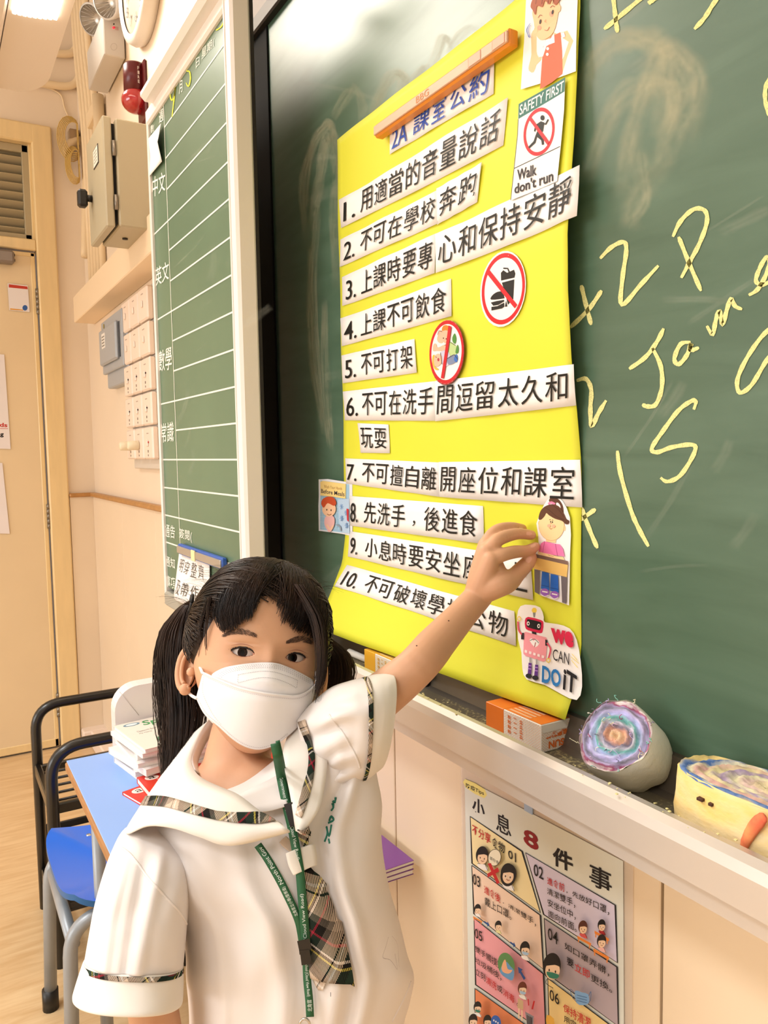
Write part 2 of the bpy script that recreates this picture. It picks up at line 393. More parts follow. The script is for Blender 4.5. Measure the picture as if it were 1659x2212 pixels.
# tray: extruded profile
tm = bpy.data.materials.new('dusty_tray'); tm.use_nodes = True; nt = tm.node_tree; b = nt.nodes['Principled BSDF']
tc = nt.nodes.new('ShaderNodeTexCoord'); n1 = nt.nodes.new('ShaderNodeTexNoise'); n1.inputs['Scale'].default_value = 260; n1.inputs['Detail'].default_value = 3
n2 = nt.nodes.new('ShaderNodeTexNoise'); n2.inputs['Scale'].default_value = 9; n2.inputs['Detail'].default_value = 5
nt.links.new(tc.outputs['Object'], n1.inputs['Vector']); nt.links.new(tc.outputs['Object'], n2.inputs['Vector'])
ad = nt.nodes.new('ShaderNodeMath'); ad.operation = 'MULTIPLY'; nt.links.new(n1.outputs['Fac'], ad.inputs[0]); nt.links.new(n2.outputs['Fac'], ad.inputs[1])
cr = nt.nodes.new('ShaderNodeValToRGB'); cr.color_ramp.elements[0].position = .27; cr.color_ramp.elements[1].position = .42
cr.color_ramp.elements[0].color = lin('#6f6553'); cr.color_ramp.elements[1].color = lin('#cfc08a'); nt.links.new(ad.outputs[0], cr.inputs[0]); nt.links.new(cr.outputs[0], b.inputs['Base Color'])
b.inputs['Roughness'].default_value = .5; b.inputs['Metallic'].default_value = .35
def extr(mb, prof, x0, x1, mt):
    vs = [(x0, y, z) for y, z in prof]+[(x1, y, z) for y, z in prof]; n = len(prof)
    mb.add(vs, [[k, k+1, n+k+1, n+k] for k in range(n-1)], mt)
TX0, TX1 = -1.225, 1.9
f = MB()
extr(f, [(.6, 1.030), (.592, 1.030), (.580, .999), (.572, .996)], TX0, TX1, alud)
extr(f, [(.572, .996), (.549, .995), (.548, .9985), (.544, .9985), (.543, .995), (.512, .995)], TX0, TX1, tm)
extr(f, [(.512, .995), (.508, 1.006), (.502, 1.0245), (.496, 1.030), (.488, 1.031), (.481, 1.027), (.478, 1.019), (.478, .993), (.482, .991), (.486, .990), (.486, .975), (.490, .973), (.5, .973), (.505, .985), (.6, .985)], TX0, TX1, alum)
f.obj('chalk_tray', board)
# lower wall panels under the tray
lp = mat('lower_panel_paint', '#ecd4b4', .42, noise=.02, nscale=2, bump=.03, bscale=200)
lwp = bpy.data.objects.new('trim_4', None); COL.objects.link(lwp); lwp.location = (-.5, .6, 0); struct(lwp)
for a, c in ((-1.60, -1.003), (-1.0, -.4975), (-.494, .1), (.1025, .7), (.7025, 1.3), (1.3025, 1.9)): MB().box(a, c, .598, .658, .075, .984, lp, .0012).obj('panel', lwp)
MB().box(-1.6, 1.9, .640, .659, .075, .98, mat('panel_gap_dark', '#1c1712', .9), 0).obj('backing', lwp)
# ================================================================== chalk writing on the main board
PB = PlaneY(BY)
chy = chalkmat('yellow_chalk', '#efe9a0', (.30, .55, .55, 1.0), 900)
chs = chalkmat('chalk_smear', '#dcd8b8', (.35, .75, 0, .42), 7, (1, 1, 1))
chw = chalkmat('white_smear', '#dfe0cc', (.35, .8, 0, .2), 5)
def stroke(mb, surf, pts, wd, mt, n=.0005, sub=5, taper=True, prof=(1,)):
    pts = catmull(pts, sub); L = len(pts); rows = []; al = []
    K = 2 if len(prof) == 1 else len(prof)
    for i, p in enumerate(pts):
        t = pts[min(L-1, i+1)]-pts[max(0, i-1)]; t = t/(np.linalg.norm(t)+1e-9); nn = np.array([-t[1], t[0]])
        e = i/(L-1); ww = wd*(min(1, .55+e*4, .55+(1-e)*4) if taper else 1)*(1+.12*math.sin(i*1.7))
        rows.append([surf.fwd(surf.inv(*(p+nn*ww*(k/(K-1)-.5))), n) for k in range(K)])
        en = 1 if taper else min(1, 5*e, 5*(1-e))
        al.append([(prof[k] if len(prof) > 1 else 1)*en for k in range(K)])
    s = len(mb.v); mb.grid(rows, mt, False)
    if not hasattr(mb, 'al'): mb.al = {}
    for i, r in enumerate(al):
        for k, a in enumerate(r): mb.al[s+i*K+k] = a
def chalkobj(mb, name, parent, label=None):
    o = mb.obj(name, parent, label=label); a = o.data.attributes.new('edge', 'FLOAT', 'POINT')
    a.data.foreach_set('value', [mb.al.get(i, 1) for i in range(len(mb.v))]); return o
k8 = lambda L: [(1200+x*.5653, y*.5653) for x, y in L]
W = [
 ('x', [[(222, -10), (230, 60), (238, 125)], [(345, -20), (262, 50), (187, 112)]]),
 ('dash', [[(356, 14), (372, 2), (392, -12)]]),
 ('curve', [[(640, -30), (605, 15), (570, 70), (532, 112)]]),
 ('arc', [[(830, 285), (806, 330), (803, 380), (815, 430), (830, 450)]]),
 ('digit', [[(172, 988), (215, 945), (262, 925), (272, 960), (258, 1060), (255, 1165), (330, 1085), (395, 1015)]]),
 ('plus', [[(100, 1090), (118, 1165), (138, 1242)], [(178, 1110), (130, 1180), (58, 1252)]]),
 ('letter', [[(450, 905), (480, 845), (530, 800), (572, 805), (580, 850), (552, 930), (515, 1000), (482, 1062)], [(472, 905), (512, 1005), (558, 1112)]]),
 ('letter', [[(283, 1410), (345, 1365), (390, 1305), (415, 1255)], [(372, 1330), (404, 1400), (408, 1480), (385, 1545), (352, 1553), (333, 1545)]]),
 ('letter', [[(518, 1308), (480, 1315), (456, 1370), (472, 1392), (503, 1358), (520, 1312), (516, 1335), (530, 1336), (550, 1328)]]),
 ('letter', [[(580, 1245), (602, 1277), (614, 1225), (628, 1188), (640, 1240), (656, 1185), (672, 1143), (688, 1170), (715, 1182)]]),
 ('letter', [[(740, 1128), (775, 1105), (806, 1050), (820, 1000), (806, 985), (780, 1030), (768, 1075), (795, 1088), (825, 1072)]]),
 ('digit', [[(82, 1455), (118, 1448), (138, 1490), (135, 1560), (140, 1628), (165, 1580), (195, 1530)]]),
 ('letter', [[(530, 1565), (538, 1535), (520, 1533), (470, 1570), (410, 1650), (370, 1712), (390, 1728), (450, 1708), (528, 1700), (530, 1735), (480, 1815), (430, 1840), (403, 1825)]]),
 ('stroke', [[(238, 1722), (250, 1810), (290, 1950), (320, 2020), (357, 2088)]]),
 ('plus', [[(155, 1945), (95, 1988)], [(100, 1938), (130, 2020), (162, 2095)]]),
 ('letter', [[(870, 1225), (800, 1275), (735, 1365), (697, 1450), (706, 1500), (750, 1472), (800, 1390), (840, 1330)]]),
]
for nm_, ss in W:
    f = MB(); f.al = {}
    for s_ in ss: stroke(f, PB, k8(s_), 9.5, chy, .0006)
    chalkobj(f, 'chalk_'+nm_, board)
f = MB(); f.al = {}
pr = (0, .5, 1, .6, 1, .5, 0)
rnd = random.Random(3)
for s_ in ([(60, 560), (110, 300), (230, 170), (370, 150), (470, 230), (490, 380), (420, 560), (330, 760)], [(110, 700), (200, 420), (330, 330), (420, 330), (450, 420), (380, 640)],
           [(345, 130), (410, 210), (438, 300), (432, 420), (410, 520)], [(250, 740), (290, 560), (400, 200), (520, 240), (545, 350), (490, 600)], [(280, 880), (320, 780), (340, 700), (330, 560)]):
    for k in range(2):
        j = [(x+rnd.uniform(-25, 25), y+rnd.uniform(-25, 25)) for x, y in s_]
        stroke(f, PB, k8(j), rnd.uniform(25, 70), chs, .0003+.00004*len(f.al)/400, 5, False, pr)
L5 = lambda L: [(680+x*.3737, y*.3737) for x, y in L]
for s_ in ([(-40, 1500), (-60, 1100), (0, 850), (60, 720), (110, 740), (130, 900), (110, 1300), (140, 1700)], [(-20, 1900), (-10, 1300), (30, 1000), (90, 800), (130, 1000), (140, 1500)],
           [(60, 2500), (10, 2100), (-10, 1600), (20, 1200)], [(120, 700), (190, 560), (250, 500), (280, 640), (250, 760)], [(290, 730), (380, 560), (460, 440), (520, 480), (470, 620)],
           [(540, 520), (600, 420), (650, 400), (640, 500)], [(640, 480), (700, 320), (760, 210), (800, 300)], [(760, 330), (840, 220), (900, 160), (950, 200)], [(100, 2600), (60, 2200), (40, 1700)]):
    for k in range(3):
        j = [(x+rnd.uniform(-25, 25), y+rnd.uniform(-25, 25)) for x, y in s_]
        stroke(f, PB, L5(j), rnd.uniform(8, 22), chs, .0006, 5, False, pr)
for k in range(26):
    x, y = rnd.uniform(600, 1650), rnd.uniform(60, 1500)
    if 735 < x < 1250: x = rnd.choice([rnd.uniform(610, 730), rnd.uniform(1280, 1650)])
    a = rnd.uniform(-1.2, .2); l = rnd.uniform(60, 220)
    stroke(f, PB, [(x, y), (x+l*.5*math.cos(a)+8, y+l*.5*math.sin(a)), (x+l*math.cos(a), y+l*math.sin(a)+10)], rnd.uniform(4, 40), chw, .0002, 4, False, pr)
f.al_ = 1
o = chalkobj(f, 'chalk_smear', board); o['kind'] = 'stuff'
# ================================================================== SIDE (SCHEDULE) CHALKBOARD, standing well proud of the main board
SY = .46
side = thing('schedule_chalkboard', 'narrow green homework chalkboard in an off-white frame, ruled with white lines', 'chalkboard', (-1.75, SY, 1.0))
sg = mat('side_board_green', '#5e785f', .38, noise=.1, nscale=3, spec=.45)
frm = mat('board_frame_white', '#f4ece5', .35, bump=.02, bscale=90)
frm2 = mat('board_frame_grey', '#a9a79c', .4, .2)
sx0 = onY(322, 300, SY)[0]; sx1 = onY(532, 993, SY)[0]
szt = onY(326, 240, SY)[2]; szb = onY(352, 1282, SY)[2]
fx0, fx1 = onY(332, 600, SY)[0], onY(517, 993, SY)[0]     # inner edges
MB().box(fx0-.005, fx1+.005, SY+.004, SY+.022, szb+.02, szt-.02, sg, 0).obj('writing_surface', side)
f = MB(); f.box(sx0, fx0, SY-.004, SY+.03, szb-.01, szt, frm, .004); f.obj('frame_stile', side)
f = MB(); f.box(fx1, sx1, SY-.004, SY+.031, szb-.03, szt+.04, frm, .005); f.box(fx1+.004, fx1+.008, SY-.006, SY, szb, szt, frm, .001); f.obj('frame_stile', side)
f = MB(); f.box(fx0-.004, fx1+.004, SY-.004, SY+.03, szt-.02, szt+.012, frm, .004); f.obj('frame_rail', side)
f = MB(); f.box(sx0-.003, sx1, SY-.006, SY+.032, szb-.022, szb+.012, frm2, .005); f.obj('frame_rail', side)
MB().box(sx0+.004, sx1-.002, SY+.030, SY+.036, szb, szt, mat('shade_panel_dark', '#211d19', .7), .001).obj('added_dark_panel', side)  # dark panel added to deepen the shade between the two boards
PS = PlaneY(SY+.004)
wl = mat('white_paint_line', '#eeeadb', .7)
r3 = lambda x, y: (280+x*.3166, y*.3166); r4 = lambda x, y: (280+x*.3166, 650+y*.3166)
f = MB()
# ruled lines at constant heights, taken at the column line
def zat(p): return onY(*p, SY+.004)[2]
xc = onY(*r3(262, 1290), SY+.004)[0]; xc = (xc+onY(*r4(325, 1280), SY+.004)[0])/2
zs = [zat(r3(240, 868)), zat(r3(252, 1075)), zat(r3(262, 1285)), zat(r3(270, 1500)), zat(r3(275, 1705)), zat(r3(282, 1915)), zat(r3(290, 2122)), zat(r4(297, 272)), zat(r4(303, 478)), zat(r4(308, 683)), zat(r4(316, 883)), zat(r4(320, 1083)), zat(r4(326, 1283)), zat(r4(330, 1480)), zat(r4(338, 1675))]
full = {3, 6, 9, 11, 12, 13, 14}
lwid = .0016
for i, z in enumerate(zs):
    xa = fx0 if i in full else xc
    f.add([(xa, SY+.0035, z-lwid), (fx1, SY+.0035, z-lwid), (fx1, SY+.0035, z+lwid), (xa, SY+.0035, z+lwid)], [[0, 1, 2, 3]], wl)
f.add([(xc-.0016, SY+.0034, szb+.012), (xc+.0016, SY+.0034, szb+.012), (xc+.0016, SY+.0034, szt-.02), (xc-.0016, SY+.0034, szt-.02)], [[0, 1, 2, 3]], wl)
f.obj('ruled_line', side)
f = MB()
def st(s_, q, bold=.006): text(f, PS, s_, q, wl, n=.0008, bold=bold)
st('中文', [r3(158, 1210), r3(245, 1165), r3(245, 1300), r3(158, 1350)])
st('英文', [r3(178, 1830), r3(270, 1775), r3(270, 1905), r3(178, 1960)])
st('數學', [r4(200, 345), r4(290, 305), r4(290, 470), r4(200, 485)])
st('常識', [r4(215, 840), r4(303, 820), r4(303, 960), r4(215, 968)])
st('通告', [r4(243, 1520), r4(312, 1535), r4(312, 1622), r4(243, 1610)])
st('通知', [r4(246, 1735), r4(312, 1762), r4(312, 1830), r4(246, 1805)])
st('事項', [r4(252, 1868), r4(314, 1890), r4(314, 1972), r4(252, 1945)])
st('簽閱(', [r4(340, 1550), r4(428, 1568), r4(428, 1652), r4(340, 1625)])
st('月', [r3(340, 555), r3(363, 545), r3(363, 625), r3(340, 645)])
st('日', [r3(455, 400), r3(480, 385), r3(480, 440), r3(455, 470)])
st('星期(', [r3(495, 335), r3(582, 250), r3(582, 320), r3(495, 420)])
st(')', [r3(668, 85), r3(684, 80), r3(684, 175), r3(668, 190)])
st(')', [r4(762, 1640), r4(780, 1645), r4(780, 1760), r4(762, 1750)])
st('週', [r3(203, 760), r3(233, 735), r3(233, 820), r3(203, 848)])
st('數(', [r3(146, 855), r3(170, 840), r3(170, 900), r3(146, 925)])
f.obj('lettering', side)
f = MB(); f.al = {}
chy2 = chalkmat('bright_yellow_chalk', '#f2ee55', (.30, .5, .6, 1.0), 900)
for s_ in ([(312, 560), (290, 575), (280, 650), (292, 685), (310, 640), (316, 560), (308, 660), (292, 800)], [(432, 380), (398, 415), (390, 480), (412, 490), (418, 540), (405, 590), (388, 565)], [(592, 208), (630, 180), (662, 108)]):
    stroke(f, PS, [r3(*p) for p in s_], 2.6, chy2, .001)
chalkobj(f, 'chalk_writing', side, 'yellow chalk date digits')
f = MB(); f.al = {}
for k in range(16):
    x, y = rnd.uniform(370, 500), rnd.uniform(330, 1150); a = rnd.uniform(-1.6, -.4); l = rnd.uniform(30, 120)
    stroke(f, PS, [(x, y), (x+l*.5*math.cos(a)+8, y+l*.5*math.sin(a)), (x+l*math.cos(a), y+l*math.sin(a)+6)], rnd.uniform(3, 22), chw, .0004, 4, False, pr)
chalkobj(f, 'chalk_smear', side)
# white guide rail above the schedule board
ra = onY(452, -8, .435); rb = onY(306, 212, .435)
f = MB(); f.box(rb[0], sx1+.1, .430, .468, rb[2]-.010, rb[2]+.016, frm, .009); g = f.obj('guide_rail'); tag(g, 'rounded white guide rail along the top of the schedule chalkboard', 'rail')
# papers on the schedule board
pap = mat('white_paper', '#f6efe9', .7)
q = [r3(146, 950), r3(232, 845), r3(240, 1105), r3(150, 1210)]
Q = [PS.inv(*p) for p in q]
f = MB(); f.grid([[PS.fwd(bil(Q, u/8, 1-v/8), .003+.018*(abs(v/8-.45)*.3+max(0, u/8-.5)*(1-abs(v/4-1))*1.2)) for u in range(9)] for v in range(9)], pap)
g = f.obj('blank_note', solid=.0004); tag(g, 'blank white paper note on the schedule board above the first subject', 'paper')
q = [r4(352, 1705), r4(560, 1800), r4(520, 2120), r4(332, 2010)]
Q = [PS.inv(*p) for p in q]; Q[1][1] = Q[0][1]; Q[2][1] = Q[3][1]; Q[2][0] = Q[1][0]
nt_ = thing('notice_sheet', 'white handwritten notice sheet under the blue magnetic strip, partly behind the girl', 'paper', PS.fwd(Q[3], 0))
bend = lambda u, v: .004+.01*math.sin(u*6)*(1-v)+.006*(1-v)
f = MB(); f.grid([[PS.fwd(bil(Q, u/12, 1-v/8), bend(u/12, 1-v/8)) for u in range(13)] for v in range(9)], pap); f.obj('sheet', nt_, solid=.0004)
f = MB()
hw = ink('#4a4238')
for s_, u0, u1, v0, v1 in (('明', .10, .25, .60, .86), ('穿', .28, .43, .60, .86), ('整', .47, .62, .58, .88), ('齊', .66, .82, .6, .88), ('及', .12, .27, .12, .42), ('帶', .31, .47, .14, .42), ('作', .51, .66, .14, .42)):
    v, ff, _ = glyphs(s_, -.008, .1)
    f.add([PS.fwd(bil(Q, lerp(u0, u1, a), lerp(v0, v1, c)), bend(lerp(u0, u1, a), lerp(v0, v1, c))+.0012) for a, c in v], ff, hw)
f.obj('lettering', nt_)
A = onY(*r4(342, 1690), SY-.004); B = onY(*r4(645, 1780), SY-.004)
ms = thing('magnetic_strip', 'blue and silver magnetic strip holding the notice sheet on the schedule board', 'magnet', (A[0], SY-.004, A[2]))
f = MB(); f.box(A[0], B[0], SY-.008, SY+.002, A[2]-.011, A[2]+.011, mat('blue_magnet', '#2f5bb0', .4), .002); f.obj('backing', ms)
f = MB(); f.box(A[0]+.001, B[0]-.004, SY-.011, SY-.007, A[2]-.008, A[2]+.007, mat('silver_strip', '#b9b3aa', .3, .6), .001); f.obj('clip_bar', ms)
f = MB(); xm = lerp(A[0], B[0], .42); f.box(xm-.012, xm+.012, SY-.0125, SY-.010, A[2]-.012, A[2]+.009, mat('masking_tape', '#ead9a4', .7), .0005); f.obj('tape', ms)
# ================================================================== YELLOW RULES SHEET
SA, SB, SZ0, SZ1 = -1.150, -.606, 1.030, 1.822
def edge_table(pts, s):
    T = []
    for p in pts:
        q = onY(*p, BY); k = s/q[0]; T.append((H+(q[2]-H)*k, max(0.0, BY*(1-k))))
    T.sort(); return np.array(T)
LT = edge_table([(733, 430), (737, 600), (742, 800), (745, 1000), (750, 1090), (752, 1150), (742, 1215), (722, 1270), (700, 1325), (690, 1352)], SA)
RT = edge_table([(1256, 10), (1250, 100), (1246, 200), (1243, 300), (1237, 400), (1229, 500), (1229, 620), (1239, 780), (1249, 880), (1257, 1000), (1261, 1180), (1262, 1300), (1259, 1400), (1246, 1480), (1224, 1553)], SB)
def poff(s, t):
    u = min(1, max(0, (s-SA)/(SB-SA)))
    l = float(np.interp(t, LT[:, 0], LT[:, 1])); r = float(np.interp(t, RT[:, 0], RT[:, 1]))
    low = sm((1.2-t)/.12)
    wl_ = lerp((1-u)**2, 1-u, low); wr = lerp(u**4, u, low)
    return .002+l*wl_+r*wr+.0007*math.sin(t*31+s*17)+.0006*math.sin(s*43-t*11)
class Sheet:
    curved = True
    def inv(s, px, py):
        y = BY-.004
        for _ in range(9):
            p = onY(px, py, y); y = BY-poff(p[0], p[2])
        return np.array([p[0], p[2]])
    def fwd(s, a, n): return (a[0], BY-poff(a[0], a[1])-n, a[1])
SH = Sheet()
yel = mat('yellow_card', '#dfdd34', .62, bump=.05, bscale=14)
ps = thing('rules_poster', 'bright yellow hand-made class rules sheet with ten numbered white strips, on the chalkboard', 'poster', (-.88, BY-.002, SZ0))
f = MB(); NX, NY = 44, 70
rows = []
for j in range(NY+1):
    t = lerp(SZ0, SZ1, j/NY); row = []
    for i in range(NX+1):
        s_ = lerp(SA, SB, i/NX); row.append(SH.fwd((s_, t), 0))
    rows.append(row)
f.grid(rows, yel); f.obj('sheet', ps, solid=.0005, off=-1)
stripm = mat('strip_paper', '#fbf6f3', .6)
blk = ink('#15130f')
def strip(quad, txts, label, nn=.0012, nx=14, mt=blk, bold=.002, shear=.08, lab=None):
    Q = [SH.inv(*p) for p in quad]
    f = MB(); rows = []
    for j in range(4):
        rows.append([SH.fwd(bil(Q, i/nx, j/3), nn+.0006*math.sin(i*1.3+j+quad[0][1])+.0006) for i in range(nx+1)])
    f.grid(rows, stripm); so = f.obj('paper_strip', ps, solid=.0003, off=-1, label=label)
    f = MB()
    for body, u0, u1, v0, v1 in txts:
        v, ff, _ = glyphs(body, bold, shear)
        f.add([SH.fwd(bil(Q, lerp(u0, u1, a), lerp(v0, v1, c)), nn+.0022) for a, c in v], ff, mt)
    f.obj('lettering', so); return so
strip([(846, 270), (1071, 121), (1068, 203), (844, 334)], [('2A', .03, .20, .10, .72), ('課', .27, .43, .14, .82), ('室', .46, .6, .12, .86), ('公', .64, .78, .16, .84), ('約', .80, .97, .12, .86)], 'title strip with blue characters', mt=ink('#2d50b0'))
def chars(s_, u0, u1, v0=.16, v1=.86, num=None):
    out = []; n = len(s_); a = u0
    if num: out.append((num, num_u[0], num_u[1], .14, .78))
    w_ = (u1-u0)/n
    for i, c in enumerate(s_):
        if c == '，': out.append((c, u0+w_*(i+.4), u0+w_*(i+.55), .25, .42)); continue
        pad = .06
        out.append((c, u0+w_*(i+pad), u0+w_*(i+1-pad), v0, v1))
    return out
num_u = (.03, .12); strip([(735, 432), (1100, 211), (1089, 314), (738, 493)], chars('用適當的音量說話', .155, .985, num='1.'), 'strip of rule 1')
num_u = (.05, .18); strip([(737, 518), (949, 409), (949, 483), (736, 577)], chars('不可在學校', .24, .99, num='2.'), 'left part of the strip of rule 2')
strip([(946, 408), (1044, 351), (1033, 437), (947, 486)], chars('奔跑', .06, .97), 'right part of the strip of rule 2', nn=.0016)
num_u = (.05, .17); strip([(740, 599), (944, 504), (942, 590), (742, 661)], chars('上課時要專', .23, .99, num='3.'), 'left part of the strip of rule 3')
strip([(943, 506), (1255, 357), (1250, 467), (944, 590)], chars('心和保持安靜', .02, .98), 'right part of the strip of rule 3, sticking out past the sheet', nn=.0018)
num_u = (.04, .17); strip([(737, 688), (976, 602), (978, 683), (740, 748)], chars('上課不可飲食', .21, .98, num='4.'), 'strip of rule 4')
num_u = (.05, .22); strip([(739, 768), (897, 732), (903, 805), (743, 828)], chars('不可打架', .3, .98, num='5.'), 'strip of rule 5')
num_u = (.04, .19); strip([(743, 846), (945, 823), (944, 909), (746, 908)], chars('不可在洗手', .24, .99, num='6.'), 'left part of the strip of rule 6')
strip([(943, 823), (1243, 787), (1247, 876), (943, 910)], chars('間逗留太久和', .01, .98), 'right part of the strip of rule 6', nn=.0016)
strip([(774, 914), (841, 917), (844, 979), (781, 978)], chars('玩耍', .06, .97), 'small strip with two characters under rule 6', nx=5)
num_u = (.03, .15); strip([(748, 990), (952, 999), (951, 1073), (749, 1044)], chars('不可擅自離', .21, .99, num='7.'), 'left part of the strip of rule 7')
strip([(951, 998), (1257, 993), (1260, 1096), (951, 1073)], chars('開座位和課室', .01, .98), 'right part of the strip of rule 7', nn=.0016)
num_u = (.02, .09); strip([(756, 1071), (1045, 1093), (1048, 1175), (756, 1135)], chars('先洗手，後進食', .14, .98, num='8.'), 'strip of rule 8')
num_u = (.02, .07); strip([(756, 1147), (1147, 1206), (1154, 1296), (753, 1202)], chars('小息時要安坐座位上', .12, .99, num='9.'), 'strip of rule 9, passing behind the hand')
num_u = (.03, .13); strip([(751, 1220), (1113, 1320), (1117, 1395), (725, 1266)], chars('不可破壞學校公物', .18, .98, num='10.'), 'strip of rule 10, passing behind the arm')
# ---- picture cut-outs glued on the sheet
PN = .0030
def sticker(art, name, label):
    o = art.mb.obj(name, ps, label=label); return o
WH = '#f7f0ec'
# boy cupping his ear
a = Art(SH, .3737, 680, 0, PN-.0006)
a.poly([(1236, -110), (1530, -150), (1527, 60), (1519, 415), (1350, 475), (1200, 520), (1215, 300)], WH)
SKN, OUT = '#f2c090', '#c98a5c'
a.poly([(1340, 235), (1390, 190), (1412, 200), (1470, 180), (1505, 240), (1470, 330), (1440, 430), (1400, 420), (1450, 330), (1478, 245), (1430, 215), (1420, 320)], SKN)
a.poly([(1262, 200), (1290, 180), (1292, 300), (1300, 340), (1275, 420), (1245, 400), (1262, 320)], SKN, 3)
a.poly([(1270, 400), (1245, 412), (1300, 330), (1330, 300), (1318, 350)], SKN)
a.poly([(1330, 275), (1375, 215), (1430, 190), (1440, 300), (1442, 430), (1380, 480), (1312, 520), (1322, 380)], '#e8603a')
a.poly([(1302, 335), (1345, 250), (1360, 240), (1330, 330)], WH)
a.poly([(1352, 270), (1345, 235), (1375, 225), (1395, 195), (1398, 250), (1365, 262)], '#e9e4ee')
a.poly([(1434, 195), (1440, 225), (1460, 215), (1452, 190)], '#e9e4ee')
a.ell(1358, 285, 8, 9, WH); a.ell(1356, 318, 8, 9, WH)
a.poly([(1278, 130), (1270, 70), (1300, 20), (1380, -10), (1425, 20), (1418, 90), (1400, 170), (1370, 215), (1320, 235), (1290, 200)], SKN, 5)
a.ell(1425, 55, 9, 20, SKN, .2); a.ell(1290, 180, 11, 20, SKN)
a.ell(1380, 85, 12, 16, '#f0a083'); a.ell(1310, 165, 11, 14, '#f0a083'); a.ell(1388, 75, 6, 14, '#3a2a20', .2); a.ell(1317, 130, 6, 14, '#3a2a20', .2)
a.line([(1342, 178), (1358, 180), (1370, 160)], 3, '#a5513a', smooth=4); a.line([(1375, 50), (1388, 38), (1400, 45)], 3, '#7c3a24', smooth=3); a.line([(1305, 108), (1316, 92), (1328, 96)], 3, '#7c3a24', smooth=3)
a.line([(1350, 118), (1343, 130), (1352, 134)], 2.5, OUT, smooth=3)
a.poly([(1262, 40), (1280, -10), (1330, -60), (1400, -70), (1440, -20), (1425, 15), (1405, 35), (1385, 5), (1370, 30), (1345, 10), (1330, 45), (1300, 40), (1290, 90), (1275, 65)], '#a4532d', 4)
for x in (1300, 1335, 1370, 1400): a.line([(x-8, 30), (x, -20), (x+20, -50)], 3, '#6e3118', smooth=4)
for r_ in (1252, 1260): a.line([(r_+2, 150), (r_-10, 180), (r_, 220)], 3, '#4b66b0', smooth=4)
a.line([(1262, 140), (1240, 180), (1258, 225)], 3, '#4b66b0', smooth=5)
sticker(a, 'picture_cutout', 'picture of a child with red hair cupping an ear')
# safety first card
a = Art(SH, .3737, 680, 0, PN+.0004)
a.poly([(1192, 605), (1462, 450), (1455, 640), (1415, 1050), (1148, 1160), (1165, 960), (1185, 800)], WH)
a.poly([(1192, 605), (1462, 450), (1458, 533), (1190, 692)], '#2f6d63')
a.line([(1190, 692), (1186, 780), (1166, 975), (1146, 1160)], 3, '#222222')
a.line([(1166, 977), (1432, 850)], 4, '#222222')
a.text('SAFETY FIRST', [(1200, 612), (1456, 468), (1452, 528), (1198, 672)], WH, bold=.012)
a.ring(1311, 765, 88, 141, 22, '#d8202c', .18, 44)
a.ell(1331, 685, 12, 15, '#15130f')
a.poly([(1300, 720), (1322, 705), (1342, 712), (1335, 760), (1318, 785), (1338, 812), (1340, 838), (1328, 838), (1324, 815), (1300, 795), (1290, 830), (1255, 862), (1250, 852), (1280, 820), (1290, 790), (1302, 760), (1308, 728), (1295, 740), (1290, 765), (1282, 762), (1288, 730)], '#15130f')
a.line([(1338, 718), (1350, 722), (1365, 694)], 8, '#15130f'); a.line([(1338, 835), (1328, 838)], 8, '#15130f')
a.poly([(1250, 690), (1262, 676), (1372, 825), (1360, 842)], '#d8202c')
a.text('Walk', [(1186, 985), (1298, 950), (1298, 1015), (1186, 1048)], '#2a2326', bold=.02)
a.text("don't run", [(1170, 1066), (1394, 982), (1394, 1050), (1170, 1125)], '#2a2326', bold=.02)
sticker(a, 'picture_card', 'white safety card with a running figure crossed out')
# no food sign
a = Art(SH, .3737, 680, 500, PN-.001)
a.ell(1096, 333, 131, 221, WH, .12)
a.ring(1098, 332, 124, 208, 27, '#d4202a', .12, 48)
bk = '#1d1a18'
a.poly([(1084, 240), (1098, 225), (1120, 240), (1160, 222), (1168, 245), (1163, 268), (1085, 285)], bk); a.line([(1132, 235), (1124, 215), (1098, 214)], 8, bk)
a.poly([(1090, 297), (1162, 278), (1156, 390), (1125, 425), (1105, 345)], bk)
a.poly([(1028, 395), (1035, 370), (1065, 350), (1095, 350), (1103, 378), (1100, 388)], bk, 3)
a.poly([(1026, 412), (1060, 403), (1102, 396), (1104, 405), (1070, 425), (1040, 430)], bk)
a.poly([(1030, 437), (1065, 432), (1104, 412), (1104, 436), (1090, 446), (1030, 458)], bk); a.poly([(1108, 436), (1122, 434), (1115, 400)], bk)
a.poly([(1000, 240), (1018, 222), (1180, 425), (1165, 445)], '#d4202a')
sticker(a, 'picture_sign', 'round no eating or drinking sign')
# no fighting sign
a = Art(SH, .3737, 680, 500, PN+.0012)
a.ell(779, 701, 101, 188, '#8a2a22', .06); a.ell(777, 698, 99, 185, WH, .06); a.ring(777, 698, 99, 184, 22, '#c8202a', .06, 48)
a.poly([(728, 600), (735, 575), (755, 580), (760, 640), (735, 645), (722, 625)], '#f0b79a', 3); a.poly([(750, 560), (775, 545), (795, 560), (798, 600), (790, 640), (768, 648), (755, 620)], '#f0b79a', 3)
a.poly([(752, 575), (758, 548), (778, 543), (798, 556), (797, 580), (775, 572)], '#e08330', 3); a.ell(776, 622, 3, 4, bk); a.ell(760, 618, 3, 4, bk)
a.poly([(770, 660), (800, 640), (832, 660), (850, 690), (820, 720), (790, 715)], '#b9cf8e', 3); a.poly([(812, 615), (826, 590), (836, 620), (830, 650), (815, 640)], '#4f8a3c', 3); a.poly([(830, 700), (842, 655), (850, 680), (845, 705)], '#4f8a3c', 3)
a.poly([(700, 690), (703, 655), (718, 650), (728, 672), (770, 655), (788, 670), (760, 690), (720, 690)], '#f0b79a', 3)
